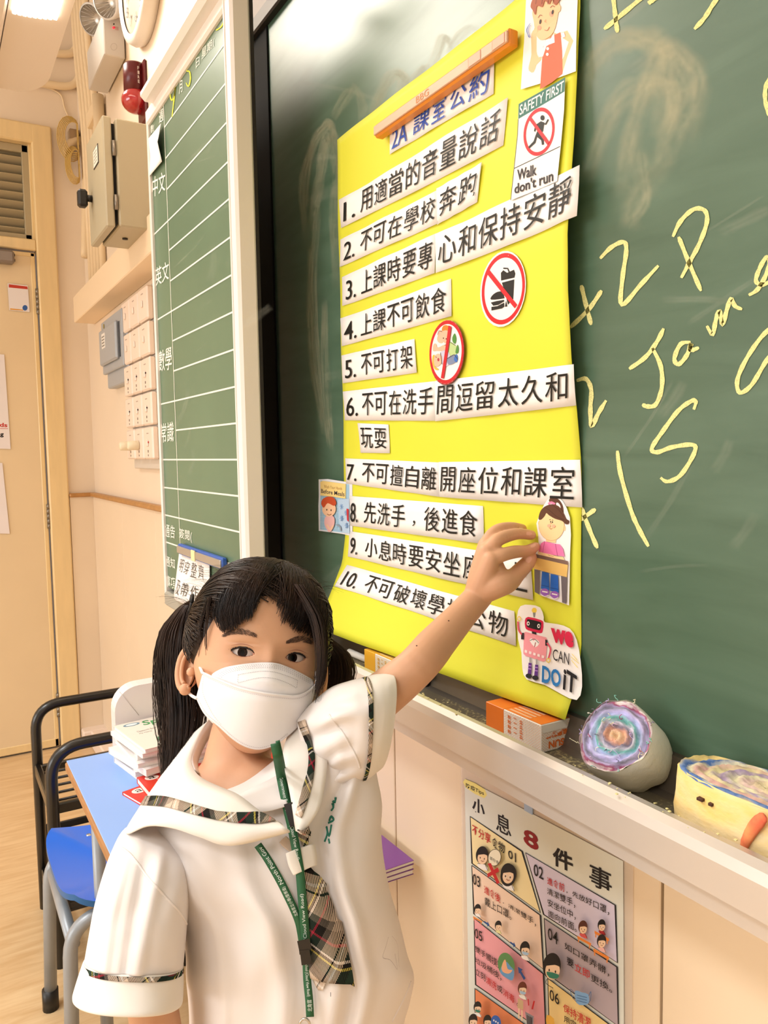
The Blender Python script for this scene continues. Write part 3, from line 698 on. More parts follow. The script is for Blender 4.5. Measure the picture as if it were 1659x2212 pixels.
a.poly([(745, 700), (780, 690), (800, 720), (790, 775), (755, 770)], '#c8c6dc', 3); a.poly([(785, 735), (825, 712), (845, 740), (820, 765), (790, 770)], '#7f8aa8', 3); a.poly([(822, 740), (836, 710), (845, 730), (838, 758)], '#3b6fc2', 3)
a.ell(727, 745, 26, 38, '#f0b79a', .3); a.poly([(697, 745), (700, 718), (712, 716), (706, 745), (712, 780), (735, 797), (715, 800), (700, 775)], '#e8b746', 3); a.ell(733, 742, 6, 10, '#b3414a'); a.line([(716, 725), (724, 730)], 3, bk)
for L_ in ([(728, 600), (735, 575), (755, 580)], [(770, 660), (800, 640), (832, 660)], [(785, 735), (825, 712), (845, 740)], [(745, 700), (755, 770)]): a.line(L_, 2.4, '#4a3a34')
a.poly([(793, 545), (810, 552), (765, 852), (748, 848)], '#c8202a')
sticker(a, 'picture_sign', 'round no fighting sign with two wrestling children')
# girl at desk
a = Art(SH, .18686, 950, 1080, PN)
a.poly([(1268, -5), (1300, -30), (1400, -40), (1450, 20), (1490, 90), (1528, 200), (1540, 400), (1530, 620), (1525, 900), (1518, 1215), (1420, 1180), (1300, 1140), (1185, 1100), (1132, 1050), (1120, 880), (1118, 620), (1165, 500), (1160, 400), (1140, 270), (1165, 200), (1225, 60)], WH)
a.poly([(1285, 10), (1310, -30), (1380, -20), (1430, 30), (1455, 100), (1450, 200), (1400, 120), (1370, 60), (1330, 50)], '#5d3a28', 4)
a.ell(1395, 65, 20, 40, WH, -.5)
a.line([(1278, 45), (1315, 28), (1355, 48)], 26, '#f084ac', smooth=4)
a.ell(1175, 265, 14, 26, '#f6d09c'); a.ell(1468, 325, 12, 30, '#f6d09c'); a.poly([(1250, 440), (1372, 440), (1368, 495), (1255, 480)], '#f6d09c')
a.ell(1318, 290, 150, 178, '#d9a76c'); a.ell(1318, 290, 146, 174, '#f8d49e')
a.poly([(1168, 215), (1190, 130), (1240, 75), (1320, 48), (1400, 70), (1460, 150), (1490, 215), (1525, 240), (1515, 275), (1480, 275), (1440, 240), (1360, 215), (1290, 175), (1260, 150), (1240, 185), (1200, 225)], '#5d3a28', 3)
a.line([(1240, 80), (1300, 120), (1380, 190), (1470, 230)], 4, '#3d2418', smooth=4); a.line([(1320, 50), (1400, 110), (1460, 190)], 4, '#3d2418', smooth=4)
a.ell(1310, 250, 6, 9, bk); a.ell(1331, 253, 6, 9, bk); a.line([(1296, 230), (1304, 222), (1312, 230)], 4, bk); a.line([(1326, 232), (1334, 226), (1340, 236)], 4, bk)
a.line([(1307, 272), (1318, 264), (1328, 272)], 4, '#b9765a'); a.ell(1292, 295, 20, 18, '#f5b493'); a.ell(1346, 300, 20, 18, '#f5b493'); a.line([(1300, 320), (1315, 334), (1334, 322)], 4, '#a0442c', smooth=3)
a.poly([(1172, 600), (1200, 500), (1240, 475), (1370, 505), (1420, 510), (1455, 560), (1476, 650), (1330, 630), (1250, 625)], '#f07cb0'); a.line([(1245, 475), (1222, 610)], 4, '#9c3c6a'); a.line([(1370, 505), (1395, 645)], 4, '#9c3c6a')
a.poly([(1165, 590), (1240, 610), (1300, 622), (1400, 650), (1460, 655), (1476, 690), (1330, 665), (1170, 625)], '#f8d49e'); a.line([(1285, 630), (1310, 640), (1350, 650)], 4, '#a5744a')
a.poly([(1114, 614), (1518, 705), (1516, 748), (1116, 655)], '#806457'); a.poly([(1118, 655), (1516, 748), (1504, 888), (1120, 790)], '#e9bd6c')
a.poly([(1128, 795), (1190, 812), (1186, 1090), (1132, 1058)], '#6e6468'); a.poly([(1438, 872), (1505, 888), (1498, 1195), (1450, 1178)], '#6e6468')
a.poly([(1218, 820), (1296, 842), (1305, 1040), (1205, 1020)], '#1f62c0'); a.poly([(1318, 850), (1404, 870), (1412, 1068), (1312, 1045)], '#1f62c0')
a.line([(1208, 978), (1304, 1000)], 5, '#123f86'); a.line([(1314, 1008), (1410, 1030)], 5, '#123f86')
a.ell(1252, 1062, 50, 44, '#9a62c0', .2); a.ell(1365, 1092, 50, 44, '#9a62c0', .2); a.line([(1222, 1050), (1285, 1062)], 14, WH); a.line([(1336, 1078), (1398, 1092)], 14, WH); a.line([(1206, 1080), (1250, 1108), (1298, 1095)], 7, WH, smooth=3); a.line([(1320, 1108), (1362, 1136), (1412, 1122)], 7, WH, smooth=3)
sticker(a, 'picture_cutout', 'picture of a girl in pink sitting at a desk')
# robot: we can do it
a = Art(SH, .3858, 660, 1000, PN)
a.poly([(1215, 800), (1270, 793), (1325, 808), (1345, 860), (1350, 890), (1420, 900), (1490, 925), (1530, 990), (1552, 1110), (1560, 1250), (1530, 1325), (1440, 1290), (1350, 1240), (1250, 1210), (1225, 1150), (1220, 1060), (1200, 980), (1195, 860)], WH, 2)
a.ell(1292, 824, 14, 15, '#f4d24a'); a.poly([(1284, 836), (1300, 836), (1296, 862), (1288, 862)], '#8a8a86')
a.poly([(1240, 880), (1258, 860), (1330, 878), (1344, 895), (1340, 938), (1325, 952), (1258, 935), (1242, 918)], '#d81e4c', 2)
a.poly([(1252, 880), (1262, 873), (1325, 888), (1332, 900), (1328, 928), (1316, 934), (1262, 920), (1250, 908)], '#15121a', 2)
for x, y in ((1259, 897), (1318, 911)): a.ell(x, y, 8, 12, WH); a.ell(x+1, y, 4, 6, '#15121a')
a.poly([(1280, 940), (1305, 946), (1304, 965), (1282, 960)], '#222026')
a.poly([(1235, 950), (1245, 943), (1360, 975), (1368, 990), (1358, 1105), (1345, 1110), (1245, 1078), (1233, 1065)], '#f49ca6', 1)
a.poly([(1268, 992), (1278, 980), (1300, 984), (1318, 995), (1322, 1010), (1298, 1030)], WH, 2); a.line([(1296, 1028), (1302, 1002)], 4, '#a52a30'); a.line([(1270, 992), (1296, 984), (1320, 1006)], 3, '#444444', smooth=3)
for k in range(5): a.poly([(1242+k*24, 1043+k*7.5), (1256+k*24, 1047+k*7.5), (1255+k*24, 1062+k*7.5), (1241+k*24, 1058+k*7.5)], '#fde5e4')
a.poly([(1222, 950), (1238, 948), (1238, 985), (1222, 985)], '#222026'); a.poly([(1358, 985), (1370, 990), (1370, 1020), (1358, 1020)], '#222026')
a.line([(1226, 958), (1208, 930), (1205, 885)], 9, '#e0526a', smooth=4); a.line([(1368, 1005), (1388, 1040), (1375, 1095)], 9, '#e0526a', smooth=4)
a.ring(1212, 870, 11, 14, 5, '#f2cc48'); a.ring(1376, 1102, 12, 13, 5, '#f2cc48')
for x0, y0 in ((1274, 1085), (1312, 1095)):
    a.line([(x0, y0), (x0, y0+30)], 9, '#aaa6a6'); a.poly([(x0-8, y0+30), (x0+9, y0+32), (x0+6, y0+100), (x0-14, y0+96)], '#5c2c86')
    for k in range(3): a.line([(x0-11, y0+45+k*18), (x0+8, y0+48+k*18)], 5, '#b98ad6')
    a.ell(x0-6, y0+104, 18, 13, '#15121a', .2)
a.text('we', [(1392, 918), (1518, 945), (1520, 1036), (1396, 995)], '#d8244c', bold=.05)
a.text('CAN', [(1405, 1036), (1497, 1062), (1495, 1128), (1404, 1098)], '#26222a')
a.text('DO', [(1345, 1128), (1448, 1158), (1446, 1256), (1342, 1224)], '#2477bc', bold=.03)
a.text('iT', [(1466, 1140), (1540, 1188), (1534, 1290), (1460, 1262)], '#1d1a20', bold=.03)
for p_, q_ in (((1512, 1065), (1542, 1100)), ((1508, 1082), (1552, 1118)), ((1510, 1100), (1545, 1142))): a.line([p_, q_], 3, '#f0d850')
sticker(a, 'picture_cutout', 'picture of a pink robot beside cheerful lettering')
# ---- magnetic ruler holding the sheet
A = onY(817, 286, .586); B = onY(1109, 80, .586)
ax = Vector(B-A); L = ax.length; ax.normalize(); up = Vector((-ax.z, 0, ax.x))
rl = thing('board_ruler', 'long orange and wood-tone magnetic ruler lying across the top of the yellow sheet', 'ruler', A)
R = lambda p: Vector(A)+ax*p.x+up*p.z+Vector((0, p.y, 0))
om = mat('orange_plastic', '#e88f2c', .4); wm = mat('pale_wood', '#d8a98a', .5, noise=.06, nscale=30, stretch=(1, 1, 8))
MB().box(0, L, -.006, .008, -.0094, .0094, om, .002, R).obj('body', rl)
MB().box(.001, L-.001, -.0085, -.0055, -.0064, .0060, wm, .0008, R).obj('face_plate', rl)
fr = Frame3(Vector(A)+Vector((0, -.0087, 0)), ax, up)
f = MB()
for x0, x1 in ((L*.76, L*.84), (L*.91, L*.985)):
    f.add([fr.fwd(p, .0001) for p in ((x0, -.0055), (x1, -.0055), (x1, .0055), (x0, .0055))], [[0, 1, 2, 3]], ink('#c98a68'))
    f.add([fr.fwd(p, .0002) for p in ((x0+.001, -.005), (x1-.001, -.005), (x1-.001, .005), (x0+.001, .005))], [[0, 1, 2, 3]], ink('#dcb199'))
text(f, fr, 'BBG', [(L*.38, .0042), (L*.48, .0042), (L*.48, -.0042), (L*.38, -.0042)], ink('#e08a50'), n=.0002)
f.obj('marking', rl)
# ---- wash your hands card on the board
WB = PlaneY(.5965)
a = Art(WB, .3858, 660, 1000, 0)
cdm = thing('handwash_card', 'small blue picture card about washing hands, tucked behind the left edge of the yellow sheet', 'card', onY(720, 1150, .5965))
a.poly([(78, 92), (125, 90), (240, 108), (262, 112), (262, 405), (240, 405), (180, 392), (74, 380), (72, 240)], '#e8e8ee')
a.poly([(84, 98), (245, 120), (250, 395), (190, 388), (82, 372)], '#9fc4dc')
for k in range(6): a.line([(84, 210+k*30), (250, 225+k*30)], 1.6, '#c8dfec')
for k in range(6): a.line([(95+k*27, 190), (95+k*27, 375)], 1.6, '#c8dfec')
a.poly([(85, 105), (100, 100), (228, 118), (226, 200), (160, 190), (85, 182)], '#f4d486')
a.text('Wash Your Hands', [(106, 122), (207, 136), (207, 152), (106, 140)], '#a06a30'); a.text('Before Meals', [(90, 145), (221, 163), (221, 188), (90, 168)], '#3a3440', bold=.01)
a.poly([(185, 205), (248, 200), (250, 395), (205, 390), (190, 330)], '#b8cfe6')
for x, y in ((205, 245), (232, 280), (208, 310), (236, 350)):
    for r_ in (0, .7, 1.4, 2.1): a.line([(x-12*math.cos(r_), y-16*math.sin(r_)), (x+12*math.cos(r_), y+16*math.sin(r_))], 3, '#7a9cc8')
a.poly([(235, 255), (247, 258), (247, 330), (238, 320)], '#c83a40')
a.poly([(118, 300), (150, 292), (168, 310), (166, 350), (140, 388), (112, 345)], '#e9b3ae', 3); a.line([(125, 345), (145, 372), (160, 350)], 9, '#f2c39c', smooth=3)
a.ell(138, 258, 38, 42, '#f2c39c', .1); a.poly([(95, 232), (100, 205), (130, 188), (165, 195), (178, 225), (165, 240), (130, 225), (110, 250)], '#c8502a', 3)
a.ell(126, 262, 3, 5, bk); a.ell(150, 264, 3, 5, bk); a.line([(128, 285), (140, 292), (152, 285)], 3, '#8a3a2a', smooth=3)
a.line([(180, 345), (200, 355), (205, 380)], 8, '#8f9aa8', smooth=3)
a.mb.obj('picture', cdm)
f = MB(); f.add([WB.fwd(WB.inv(*a.P(p)), -.0008) for p in ((72, 92), (262, 112), (262, 405), (74, 380))], [[0, 1, 2, 3]], pap); f.obj('card_back', cdm, solid=.0006)
# ================================================================== TIPS POSTER on the lower wall panel
PT = PlaneY(.5965)
tp = thing('tips_poster', 'laminated comic-style health tips poster taped to the wall panel below the chalk tray', 'poster', onY(1180, 2212, .598))
r5 = (.2586, 980, 1640)
Pm = lambda x, y: (980+x*.2586, 1640+y*.2586)
lam = bpy.data.materials.new('laminate_film'); lam.use_nodes = True; b = lam.node_tree.nodes['Principled BSDF']; b.inputs['Base Color'].default_value = lin('#f4e6d8'); b.inputs['Roughness'].default_value = .12; b.inputs['Alpha'].default_value = .28
f = MB(); q = [PT.inv(*Pm(60, 10)), PT.inv(*Pm(1500, 880))]
xl, xr = q[0][0], q[1][0]; zt = (q[0][1]+q[1][1])/2; zb = .45
f.add([(xl, .5967, zb), (xr, .5967, zb), (xr, .5967, q[1][1]), (xl, .5967, q[0][1])], [[0, 1, 2, 3]], lam); f.obj('laminate_sleeve', tp, solid=.0004)
a = Art(PT, .2586, 980, 1640, .0008, .00008)
PTL = PT.inv(*Pm(95, 160)); PTR = PT.inv(*Pm(1420, 850)); PBR = PT.inv(*Pm(1450, 2212)); PBL = PT.inv(*Pm(140, 2212))
f = a.mb
f.add([PT.fwd(p, a.n) for p in ((PTL[0], PTL[1]), (PTR[0], PTR[1]), (PBR[0], zb+.02), (PBL[0], zb+.02))], [[0, 1, 2, 3]], mat('poster_paper', '#dfe0d6', .3)); a.n += .0001
K = '#17151a'; RD = '#c4242c'
a.poly([(100, 165), (265, 250), (260, 325), (105, 235)], '#efe08a', 2)
a.text('防疫Tips', [(106, 195), (256, 262), (258, 308), (106, 240)], K, bold=.015)
for s_, q_, c_ in (('小', [(160, 305), (265, 360), (265, 490), (160, 440)], K), ('息', [(355, 430), (480, 495), (488, 655), (360, 590)], K), ('8', [(588, 570), (712, 630), (716, 778), (590, 700)], '#8e1a20'), ('件', [(832, 720), (1000, 790), (1005, 950), (835, 880)], K), ('事', [(1140, 860), (1325, 945), (1328, 1130), (1140, 1040)], K)):
    a.text(s_, q_, c_, bold=.012 if s_ in '事息' else .03)
def panel(pts, col): a.poly(pts, K); c = np.mean(np.array(pts, float), 0); a.poly([tuple(np.array(p)+(c-np.array(p))/np.linalg.norm(c-np.array(p))*13) for p in pts], col)
panel([(142, 472), (585, 765), (735, 1283), (155, 868)], '#f5e2ae')
panel([(605, 775), (1365, 1215), (1380, 1700), (755, 1295)], '#d9cfe4')
panel([(157, 880), (740, 1300), (762, 1755), (172, 1288)], '#f2d3bc')
panel([(762, 1320), (1382, 1730), (1390, 2230), (790, 1790)], '#b3a3aa')
panel([(177, 1318), (768, 1788), (785, 2290), (188, 1880)], '#eba0a6')
panel([(795, 1820), (1392, 2262), (1395, 2600), (810, 2480)], '#f1d492')
panel([(186, 1905), (785, 2330), (800, 2700), (190, 2500)], '#e9895a')
T = a.text
T('不分享', [(165, 535), (320, 625), (322, 710), (168, 615)], RD, bold=.008); T('食物', [(328, 640), (440, 705), (440, 785), (330, 722)], K, bold=.008); T('01', [(468, 752), (533, 780), (535, 860), (470, 815)], K, bold=.008)
T('02', [(682, 865), (762, 905), (765, 1005), (684, 962)], K, bold=.008); T('進食前', [(795, 975), (940, 1035), (942, 1105), (797, 1035)], RD, bold=.008); T('，先放好口罩，', [(955, 1070), (1315, 1225), (1315, 1300), (957, 1110)], K, bold=.003)
T('清潔雙手，', [(795, 1065), (1030, 1165), (1032, 1240), (797, 1120)], K, bold=.003); T('安坐位中，', [(800, 1155), (1035, 1270), (1037, 1338), (802, 1220)], K, bold=.003); T('面向前面。', [(805, 1250), (1045, 1370), (1045, 1440), (806, 1305)], K, bold=.003)
T('03', [(175, 945), (235, 980), (237, 1070), (177, 1035)], K, bold=.008); T('進食後', [(270, 1045), (405, 1125), (407, 1198), (272, 1110)], RD, bold=.008); T('，清潔雙手，', [(425, 1170), (705, 1330), (706, 1395), (427, 1195)], K, bold=.003); T('戴上口罩。', [(275, 1140), (500, 1265), (500, 1340), (277, 1210)], K, bold=.003)
T('04', [(805, 1395), (888, 1440), (890, 1545), (807, 1490)], K, bold=.008); T('如口罩弄髒，', [(945, 1515), (1320, 1745), (1320, 1810), (947, 1575)], K, bold=.003); T('要', [(965, 1640), (1020, 1670), (1022, 1740), (967, 1705)], K, bold=.008); T('立即', [(1030, 1685), (1155, 1755), (1157, 1830), (1032, 1755)], RD, bold=.008); T('更換。', [(1165, 1775), (1345, 1880), (1345, 1945), (1167, 1840)], K, bold=.003)
T('05', [(195, 1400), (258, 1435), (260, 1520), (197, 1480)], K, bold=.008); T('雙手觸摸完', [(198, 1545), (430, 1690), (432, 1765), (200, 1595)], K, bold=.003); T('垃圾桶後，', [(198, 1640), (420, 1780), (420, 1845), (200, 1690)], K, bold=.003); T('立刻', [(200, 1730), (285, 1785), (287, 1850), (202, 1785)], K, bold=.003); T('清洗', [(290, 1800), (378, 1855), (380, 1925), (292, 1860)], RD, bold=.008); T('或', [(385, 1865), (428, 1890), (430, 1950), (387, 1920)], K, bold=.006); T('消毒', [(435, 1900), (530, 1965), (532, 2035), (437, 1960)], RD, bold=.008); T('。', [(550, 2020), (568, 2030), (568, 2058), (550, 2048)], K)
T('06', [(825, 1905), (905, 1950), (908, 2045), (827, 1995)], K, bold=.008); T('保持清潔', [(940, 2025), (1170, 2150), (1172, 2260), (942, 2090)], RD, bold=.008); T('用完', [(945, 2120), (1050, 2180), (1052, 2250), (947, 2180)], K, bold=.006)
SK = '#f3cfae'
def face(x, y, r, hair=K, smile=True, long=False, mask=None, glasses=False):
    if long: a.ell(x+r*.1, y+r*.1, r*.95, r*1.35, hair, .15)
    a.ell(x, y-r*.15, r*.82, r*1.18, hair, .12); a.ell(x+r*.08, y+r*.25, r*.66, r*.85, SK, .12)
    a.poly([(x-r*.75, y-r*.2), (x-r*.5, y-r*.95), (x+r*.3, y-r*1.1), (x+r*.8, y-r*.1), (x+r*.3, y-r*.25)], hair, 3)
    a.ell(x-r*.22, y+r*.22, r*.06, r*.12, K); a.ell(x+r*.35, y+r*.36, r*.06, r*.12, K)
    if glasses: a.ring(x-r*.22, y+r*.22, r*.2, r*.25, r*.05, WH); a.ring(x+r*.35, y+r*.36, r*.2, r*.25, r*.05, WH)
    if mask: a.poly([(x-r*.45, y+r*.35), (x+r*.65, y+r*.62), (x+r*.5, y+r*.98), (x-r*.2, y+r*.9)], mask, 2)
    elif smile: a.line([(x-r*.1, y+r*.55), (x+r*.1, y+r*.72), (x+r*.3, y+r*.66)], r*.06, '#8a3028', smooth=3)
def kid(x, y, r, shirt, **k): a.poly([(x-r*.6, y+r*1.0), (x+r*.4, y+r*1.1), (x+r*.8, y+r*2.0), (x-r*.4, y+r*1.6)], shirt, 2); a.line([(x-r*.6, y+r*1.0), (x+r*.4, y+r*1.1), (x+r*.8, y+r*2.0)], r*.06, K); face(x, y, r, **k)
kid(262, 800, 62, WH); kid(480, 950, 70, WH, long=True, glasses=True)
a.ring(375, 810, 55, 72, 5, K, .2); a.ell(375, 810, 51, 68, '#f6ecd4', .2); T('請你食', [(335, 795), (412, 840), (412, 870), (335, 825)], K)
a.poly([(318, 860), (345, 855), (420, 1020), (395, 1030)], RD); a.poly([(405, 890), (415, 925), (320, 975), (315, 945)], RD)
def deskk(x, y, w_): a.poly([(x, y), (x+w_, y+w_*.55), (x+w_, y+w_*.75), (x, y+w_*.2)], '#e8873a'); a.poly([(x+w_*.05, y+w_*.2), (x+w_*.12, y+w_*.24), (x+w_*.12, y+w_*.5), (x+w_*.05, y+w_*.45)], '#e8873a'); a.poly([(x+w_*.85, y+w_*.65), (x+w_*.92, y+w_*.7), (x+w_*.92, y+w_*.95), (x+w_*.85, y+w_*.9)], '#e8873a')
kid(1118, 1390, 46, '#d85a5a', hair='#5a2f26'); deskk(1075, 1455, 115); kid(1280, 1370, 40, '#b02a30', glasses=True); deskk(1225, 1410, 120); kid(1285, 1500, 46, '#f0b8b0', hair='#2a2020'); deskk(1220, 1555, 130)
kid(250, 1235, 34, WH); deskk(215, 1290, 75); kid(428, 1370, 34, '#e8dca0'); kid(655, 1560, 50, WH, mask='#a8c4de')
for x, y in ((315, 1325), (535, 1495)): a.poly([(x, y), (x+28, y+18), (x+30, y+4), (x+46, y+38), (x+26, y+48), (x+27, y+34), (x, y+16)], '#28508e')
a.poly([(600, 1705), (640, 1728), (628, 1742), (665, 1800), (650, 1815), (615, 1755), (608, 1765)], '#28508e')
face(885, 1710, 92, mask='#2f7d68'); a.line([(850, 1800), (840, 1840), (900, 1880)], 5, K, smooth=3)
a.poly([(1082, 1900), (1140, 1912), (1195, 1930), (1200, 2000), (1150, 2020), (1095, 2000)], '#7fa8d4', 2); a.line([(1085, 1925), (1045, 1885), (1060, 1950), (1095, 1990)], 5, '#4a6a94', smooth=4); a.line([(1200, 1940), (1218, 1905), (1215, 1970), (1200, 1995)], 5, '#4a6a94', smooth=4)
for k in range(3): a.line([(1100, 1935+k*22), (1185, 1955+k*22)], 4, '#4a6a94')
a.ell(508, 1690, 70, 105, '#5c8c54', -.2); a.poly([(455, 1740), (500, 1660), (545, 1700), (575, 1740), (560, 1815), (500, 1790)], '#6a9cc8', 3); a.poly([(470, 1700), (500, 1640), (520, 1720), (560, 1730), (530, 1760), (480, 1745)], '#f0b088', 3)
kid(645, 1885, 46, '#f6f0e8', hair='#6a3224', mask='#a8c4de'); a.poly([(612, 1960), (655, 1985), (655, 2060), (605, 2040)], '#d0b088'); a.line([(620, 2045), (618, 2130)], 12, SK); a.line([(645, 2060), (645, 2150)], 12, SK)
a.poly([(672, 2070), (745, 2110), (738, 2212), (690, 2190)], '#8d8890'); 
for k in range(4): a.line([(690+k*13, 2100+k*6), (694+k*11, 2180+k*6)], 6, K)
a.line([(700, 1965), (705, 2020)], 9, RD); a.line([(752, 1980), (735, 2050)], 14, RD)
kid(275, 2040, 40, WH, mask='#2f7d68'); kid(240, 2150, 46, '#c8303a'); kid(365, 2150, 42, '#f0b070')
a.ell(440, 2155, 42, 58, '#2f62b4', -.2)
for k in range(3): a.ell(422+k*18, 2140+k*10, 6, 8, WH)
a.poly([(870, 2090), (930, 2120), (930, 2212), (870, 2180)], '#e8b04a', 2)
a.mb.obj('printed_sheet', tp)
tbm = mat('blue_tape', '#a9bfe0', .5)
f = MB(); ta, tb = onY(*Pm(592, 290), .5955), onY(*Pm(660, 465), .5955); f.box(ta[0], tb[0], .5945, .5965, tb[2], ta[2], tbm, .0003); f.obj('tape', tp, label='pale blue strip of tape')
tear = mat('torn_paint', '#cbb094', .8); 
# ================================================================== WALL FIXTURES
WY = .66
def pbox(mb, l, r, t, bt, Yf, Yb, mt, b=.003): mb.box(onY(*l, Yf)[0], onY(*r, Yf)[0], Yf, Yb, onY(*bt, Yf)[2], onY(*t, Yf)[2], mt, b)
# ---- electrical cabinet
cab = mat('cabinet_beige', '#b3a78c', .4, bump=.03, bscale=150)
cx1 = -2.28; cY = .50
cz1 = onY(254, 255, cY)[2]; cz0 = onY(258, 488, cY)[2]
cz1 = H+(cz1-H)*(cx1/onY(254, 255, cY)[0]); cz0 = H+(cz0-H)*(cx1/onY(258, 488, cY)[0])
cx0 = onY(192, 430, cY-.034)[0]
cb = thing('electrical_cabinet', 'tall beige metal electrical cabinet with a black handle, high on the wall', 'cabinet', (cx1-.2, WY, cz0))
MB().box(cx0, cx1, cY, WY, cz0, cz1, cab, .004).obj('body', cb)
MB().box(cx0-.004, cx1-.006, cY-.034, cY-.010, cz0-.004, cz1+.004, cab, .004).obj('door', cb)
MB().box(cx0+.01, cx1-.02, cY-.011, cY+.001, cz0+.01, cz1-.01, mat('gasket_black', '#1b1713', .8), 0).obj('gasket', cb)
for z in (lerp(cz0, cz1, .22), lerp(cz0, cz1, .72)): MB().tube([(cx1-.003, cY-.006, z-.02), (cx1-.003, cY-.006, z+.02)], .005, hm, 8).obj('hinge', cb)
hz = lerp(cz0, cz1, .42)
blkp = mat('black_plastic', '#17130f', .4)
f = MB(); f.tube([(cx0+.05, cY-.034, hz), (cx0+.05, cY-.05, hz)], .010, blkp, 12); f.box(cx0+.035, cx0+.065, cY-.075, cY-.048, hz-.028, hz+.022, blkp, .006); f.obj('handle', cb)
f = MB(); lz = lerp(cz0, cz1, .74); f.box(cx0+.10, cx0+.17, cY-.0355, cY-.0338, lz-.026, lz+.026, ink('#2c2824'), .0003); f.box(cx0+.104, cx0+.166, cY-.0362, cY-.0350, lz-.023, lz+.023, ink('#e6ddd0'), .0003)
for k in range(4): f.box(cx0+.115, cx0+.155, cY-.0365, cY-.0358, lz-.015+k*.009, lz-.0125+k*.009, ink('#8f877a'), 0)
f.obj('label_plate', cb)
f = MB()
for y in (.54, .60): f.tube([(cx1-.12, y, cz0-.004), (cx1-.12, y, cz0+.001)], .008, mat('dark_screw'), 10)
f.obj('knockout', cb)
# ---- conduits (each pipe lifts away)
pipe = mat('cream_pipe', '#f1d7b0', .45)
def cond(pts, r, label, n=12, rr=.06): 
    o = MB().tube(rounded(pts, rr, 6), r, pipe, n).obj('conduit'); tag(o, label, 'pipe', 'cream conduits in the corner above the cable trunk'); return o
topz = 3.348
lab = ['innermost cream vertical conduit right in the room corner', 'second cream vertical conduit from the corner', 'third cream vertical conduit from the corner', 'fourth cream vertical conduit from the corner', 'fifth cream vertical conduit, farthest from the corner']
for k in range(5):
    x = -3.53+k*.062
    cond([(x-.12, .645, topz), (x-.10, .645, 3.02-k*.01), (x+.0, .645, 2.72), (x+.02, .645, tz1+.001)], .0125, lab[k], rr=.2)
a_ = onY(212, 215, .635); cond([(a_[0], .635, onY(212, 205, .635)[2]), (a_[0], .635, cz1+.02)], .021, 'short thick cream pipe between emergency light and electrical cabinet')
for (pa, pm_, pb, r_, lb) in (((95, 112), (130, 116), (166, 104), .016, 'upper curved cream pipe above the louvred door panel'), ((78, 172), (130, 186), (172, 168), .016, 'lower curved cream pipe above the louvred door panel')):
    P_ = [onX(*pa, XW+.02), onX(*pm_, XW+.02), onX(*pb, XW+.02)]; P_[0][1] = P_[0][1]-.25
    o = MB().tube(catmull(P_, 8), r_, pipe, 10).obj('conduit'); tag(o, lb, 'pipe', 'cream conduits in the corner above the cable trunk')
P_ = [onX(*p, XW+.006) for p in ((30, 180), (95, 188), (130, 204), (140, 235), (152, 262))]
o = MB().tube(catmull(P_, 6), .0035, pipe, 6).obj('thin_cable'); tag(o, 'thin cream cable dropping to the coil of yellow cable', 'cable')
P_ = [onX(*p, XW+.03) for p in ((146, 333), (148, 316), (165, 304), (182, 309), (187, 335))]; P_.append(onY(192, 545, .64)); P_[-1][0] = -3.6
o = MB().tube(catmull(P_, 8), .019, pipe, 12).obj('conduit'); tag(o, 'cream pipe bending down in front of the junction box', 'pipe', 'cream conduits in the corner above the cable trunk')
# coil of cable + junction box
jb = MB(); p0, p1 = onX(146, 284, XW), onX(176, 312, XW); jb.box(XW, XW+.045, p0[1], min(p1[1], .655), p1[2], p0[2], mat('taupe_box', '#b39673', .5), .004)
o = jb.obj('junction_box'); tag(o, 'small brown junction box behind the yellow cable coil', 'box')
yc_ = mat('yellow_cable', '#d6b062', .45); f = MB()
for k in range(6):
    c1 = onX(152+k*1.2, 300, XW+.05); c2 = onX(160+k*.8, 357, XW+.05); pts = []
    for c, ry, rz in ((c1, .054-k*.0032, .095-k*.006), (c2, .036-k*.002, .080-k*.004)):
        pts += [[(c[0]+.004*k, min(.645, c[1]+ry*math.cos(t*math.pi/9)), c[2]+rz*math.sin(t*math.pi/9)) for t in range(19)]]
    for p_ in pts: f.tube(p_, .0022, yc_, 6)
o = f.obj('cable_coil'); tag(o, 'figure-eight coil of yellow cable hung beside the door frame', 'cable')
# ---- emergency light
em = mat('emergency_white', '#d6cfc8', .4)
ex1 = -2.80; eY = WY*ex1/onY(224, 80, WY)[0]
sc_ = lambda px, py: H+(onY(px, py, eY)[2]-H)*(ex1/onY(px, py, eY)[0])
ez1, ez0 = sc_(222, 27), sc_(222, 116); ex0 = onY(191, 186, eY)[0]
el = thing('emergency_light', 'pale grey emergency light box with twin round lamp heads and tiny red indicator', 'emergency light', (ex1-.15, WY, ez0))
MB().box(ex0, ex1, eY, WY-.004, ez0, ez1, em, .003).obj('housing', el)
PE = PlaneX(ex1+.0006); a = Art(PE, 1, 0, 0, 0)
a.ell(246, 101, 7, 8, '#beb6ae'); a.ell(246, 101, 6, 7, '#d6cfc8'); a.ell(246, 52, 1.6, 1.8, '#1a1614')
a.text('•', [(243, 57), (249, 57), (249, 62), (243, 62)], '#e02030')
for k in range(3): a.line([(249, 58+k*3), (256, 59+k*3)], 1, '#c07878')
a.mb.obj('indicator_panel', el)
MB().ball(onX(245, 60, ex1+.001), .0035, mat('red_led', '#ff2030', .4, emit=3), 10).obj('indicator_lamp', el, label='glowing red indicator lamp')
gl = bpy.data.materials.new('lamp_reflector'); gl.use_nodes = True; nt = gl.node_tree; b = nt.nodes['Principled BSDF']; b.inputs['Metallic'].default_value = .6; b.inputs['Roughness'].default_value = .3; b.inputs['Base Color'].default_value = lin('#bdb3a6')
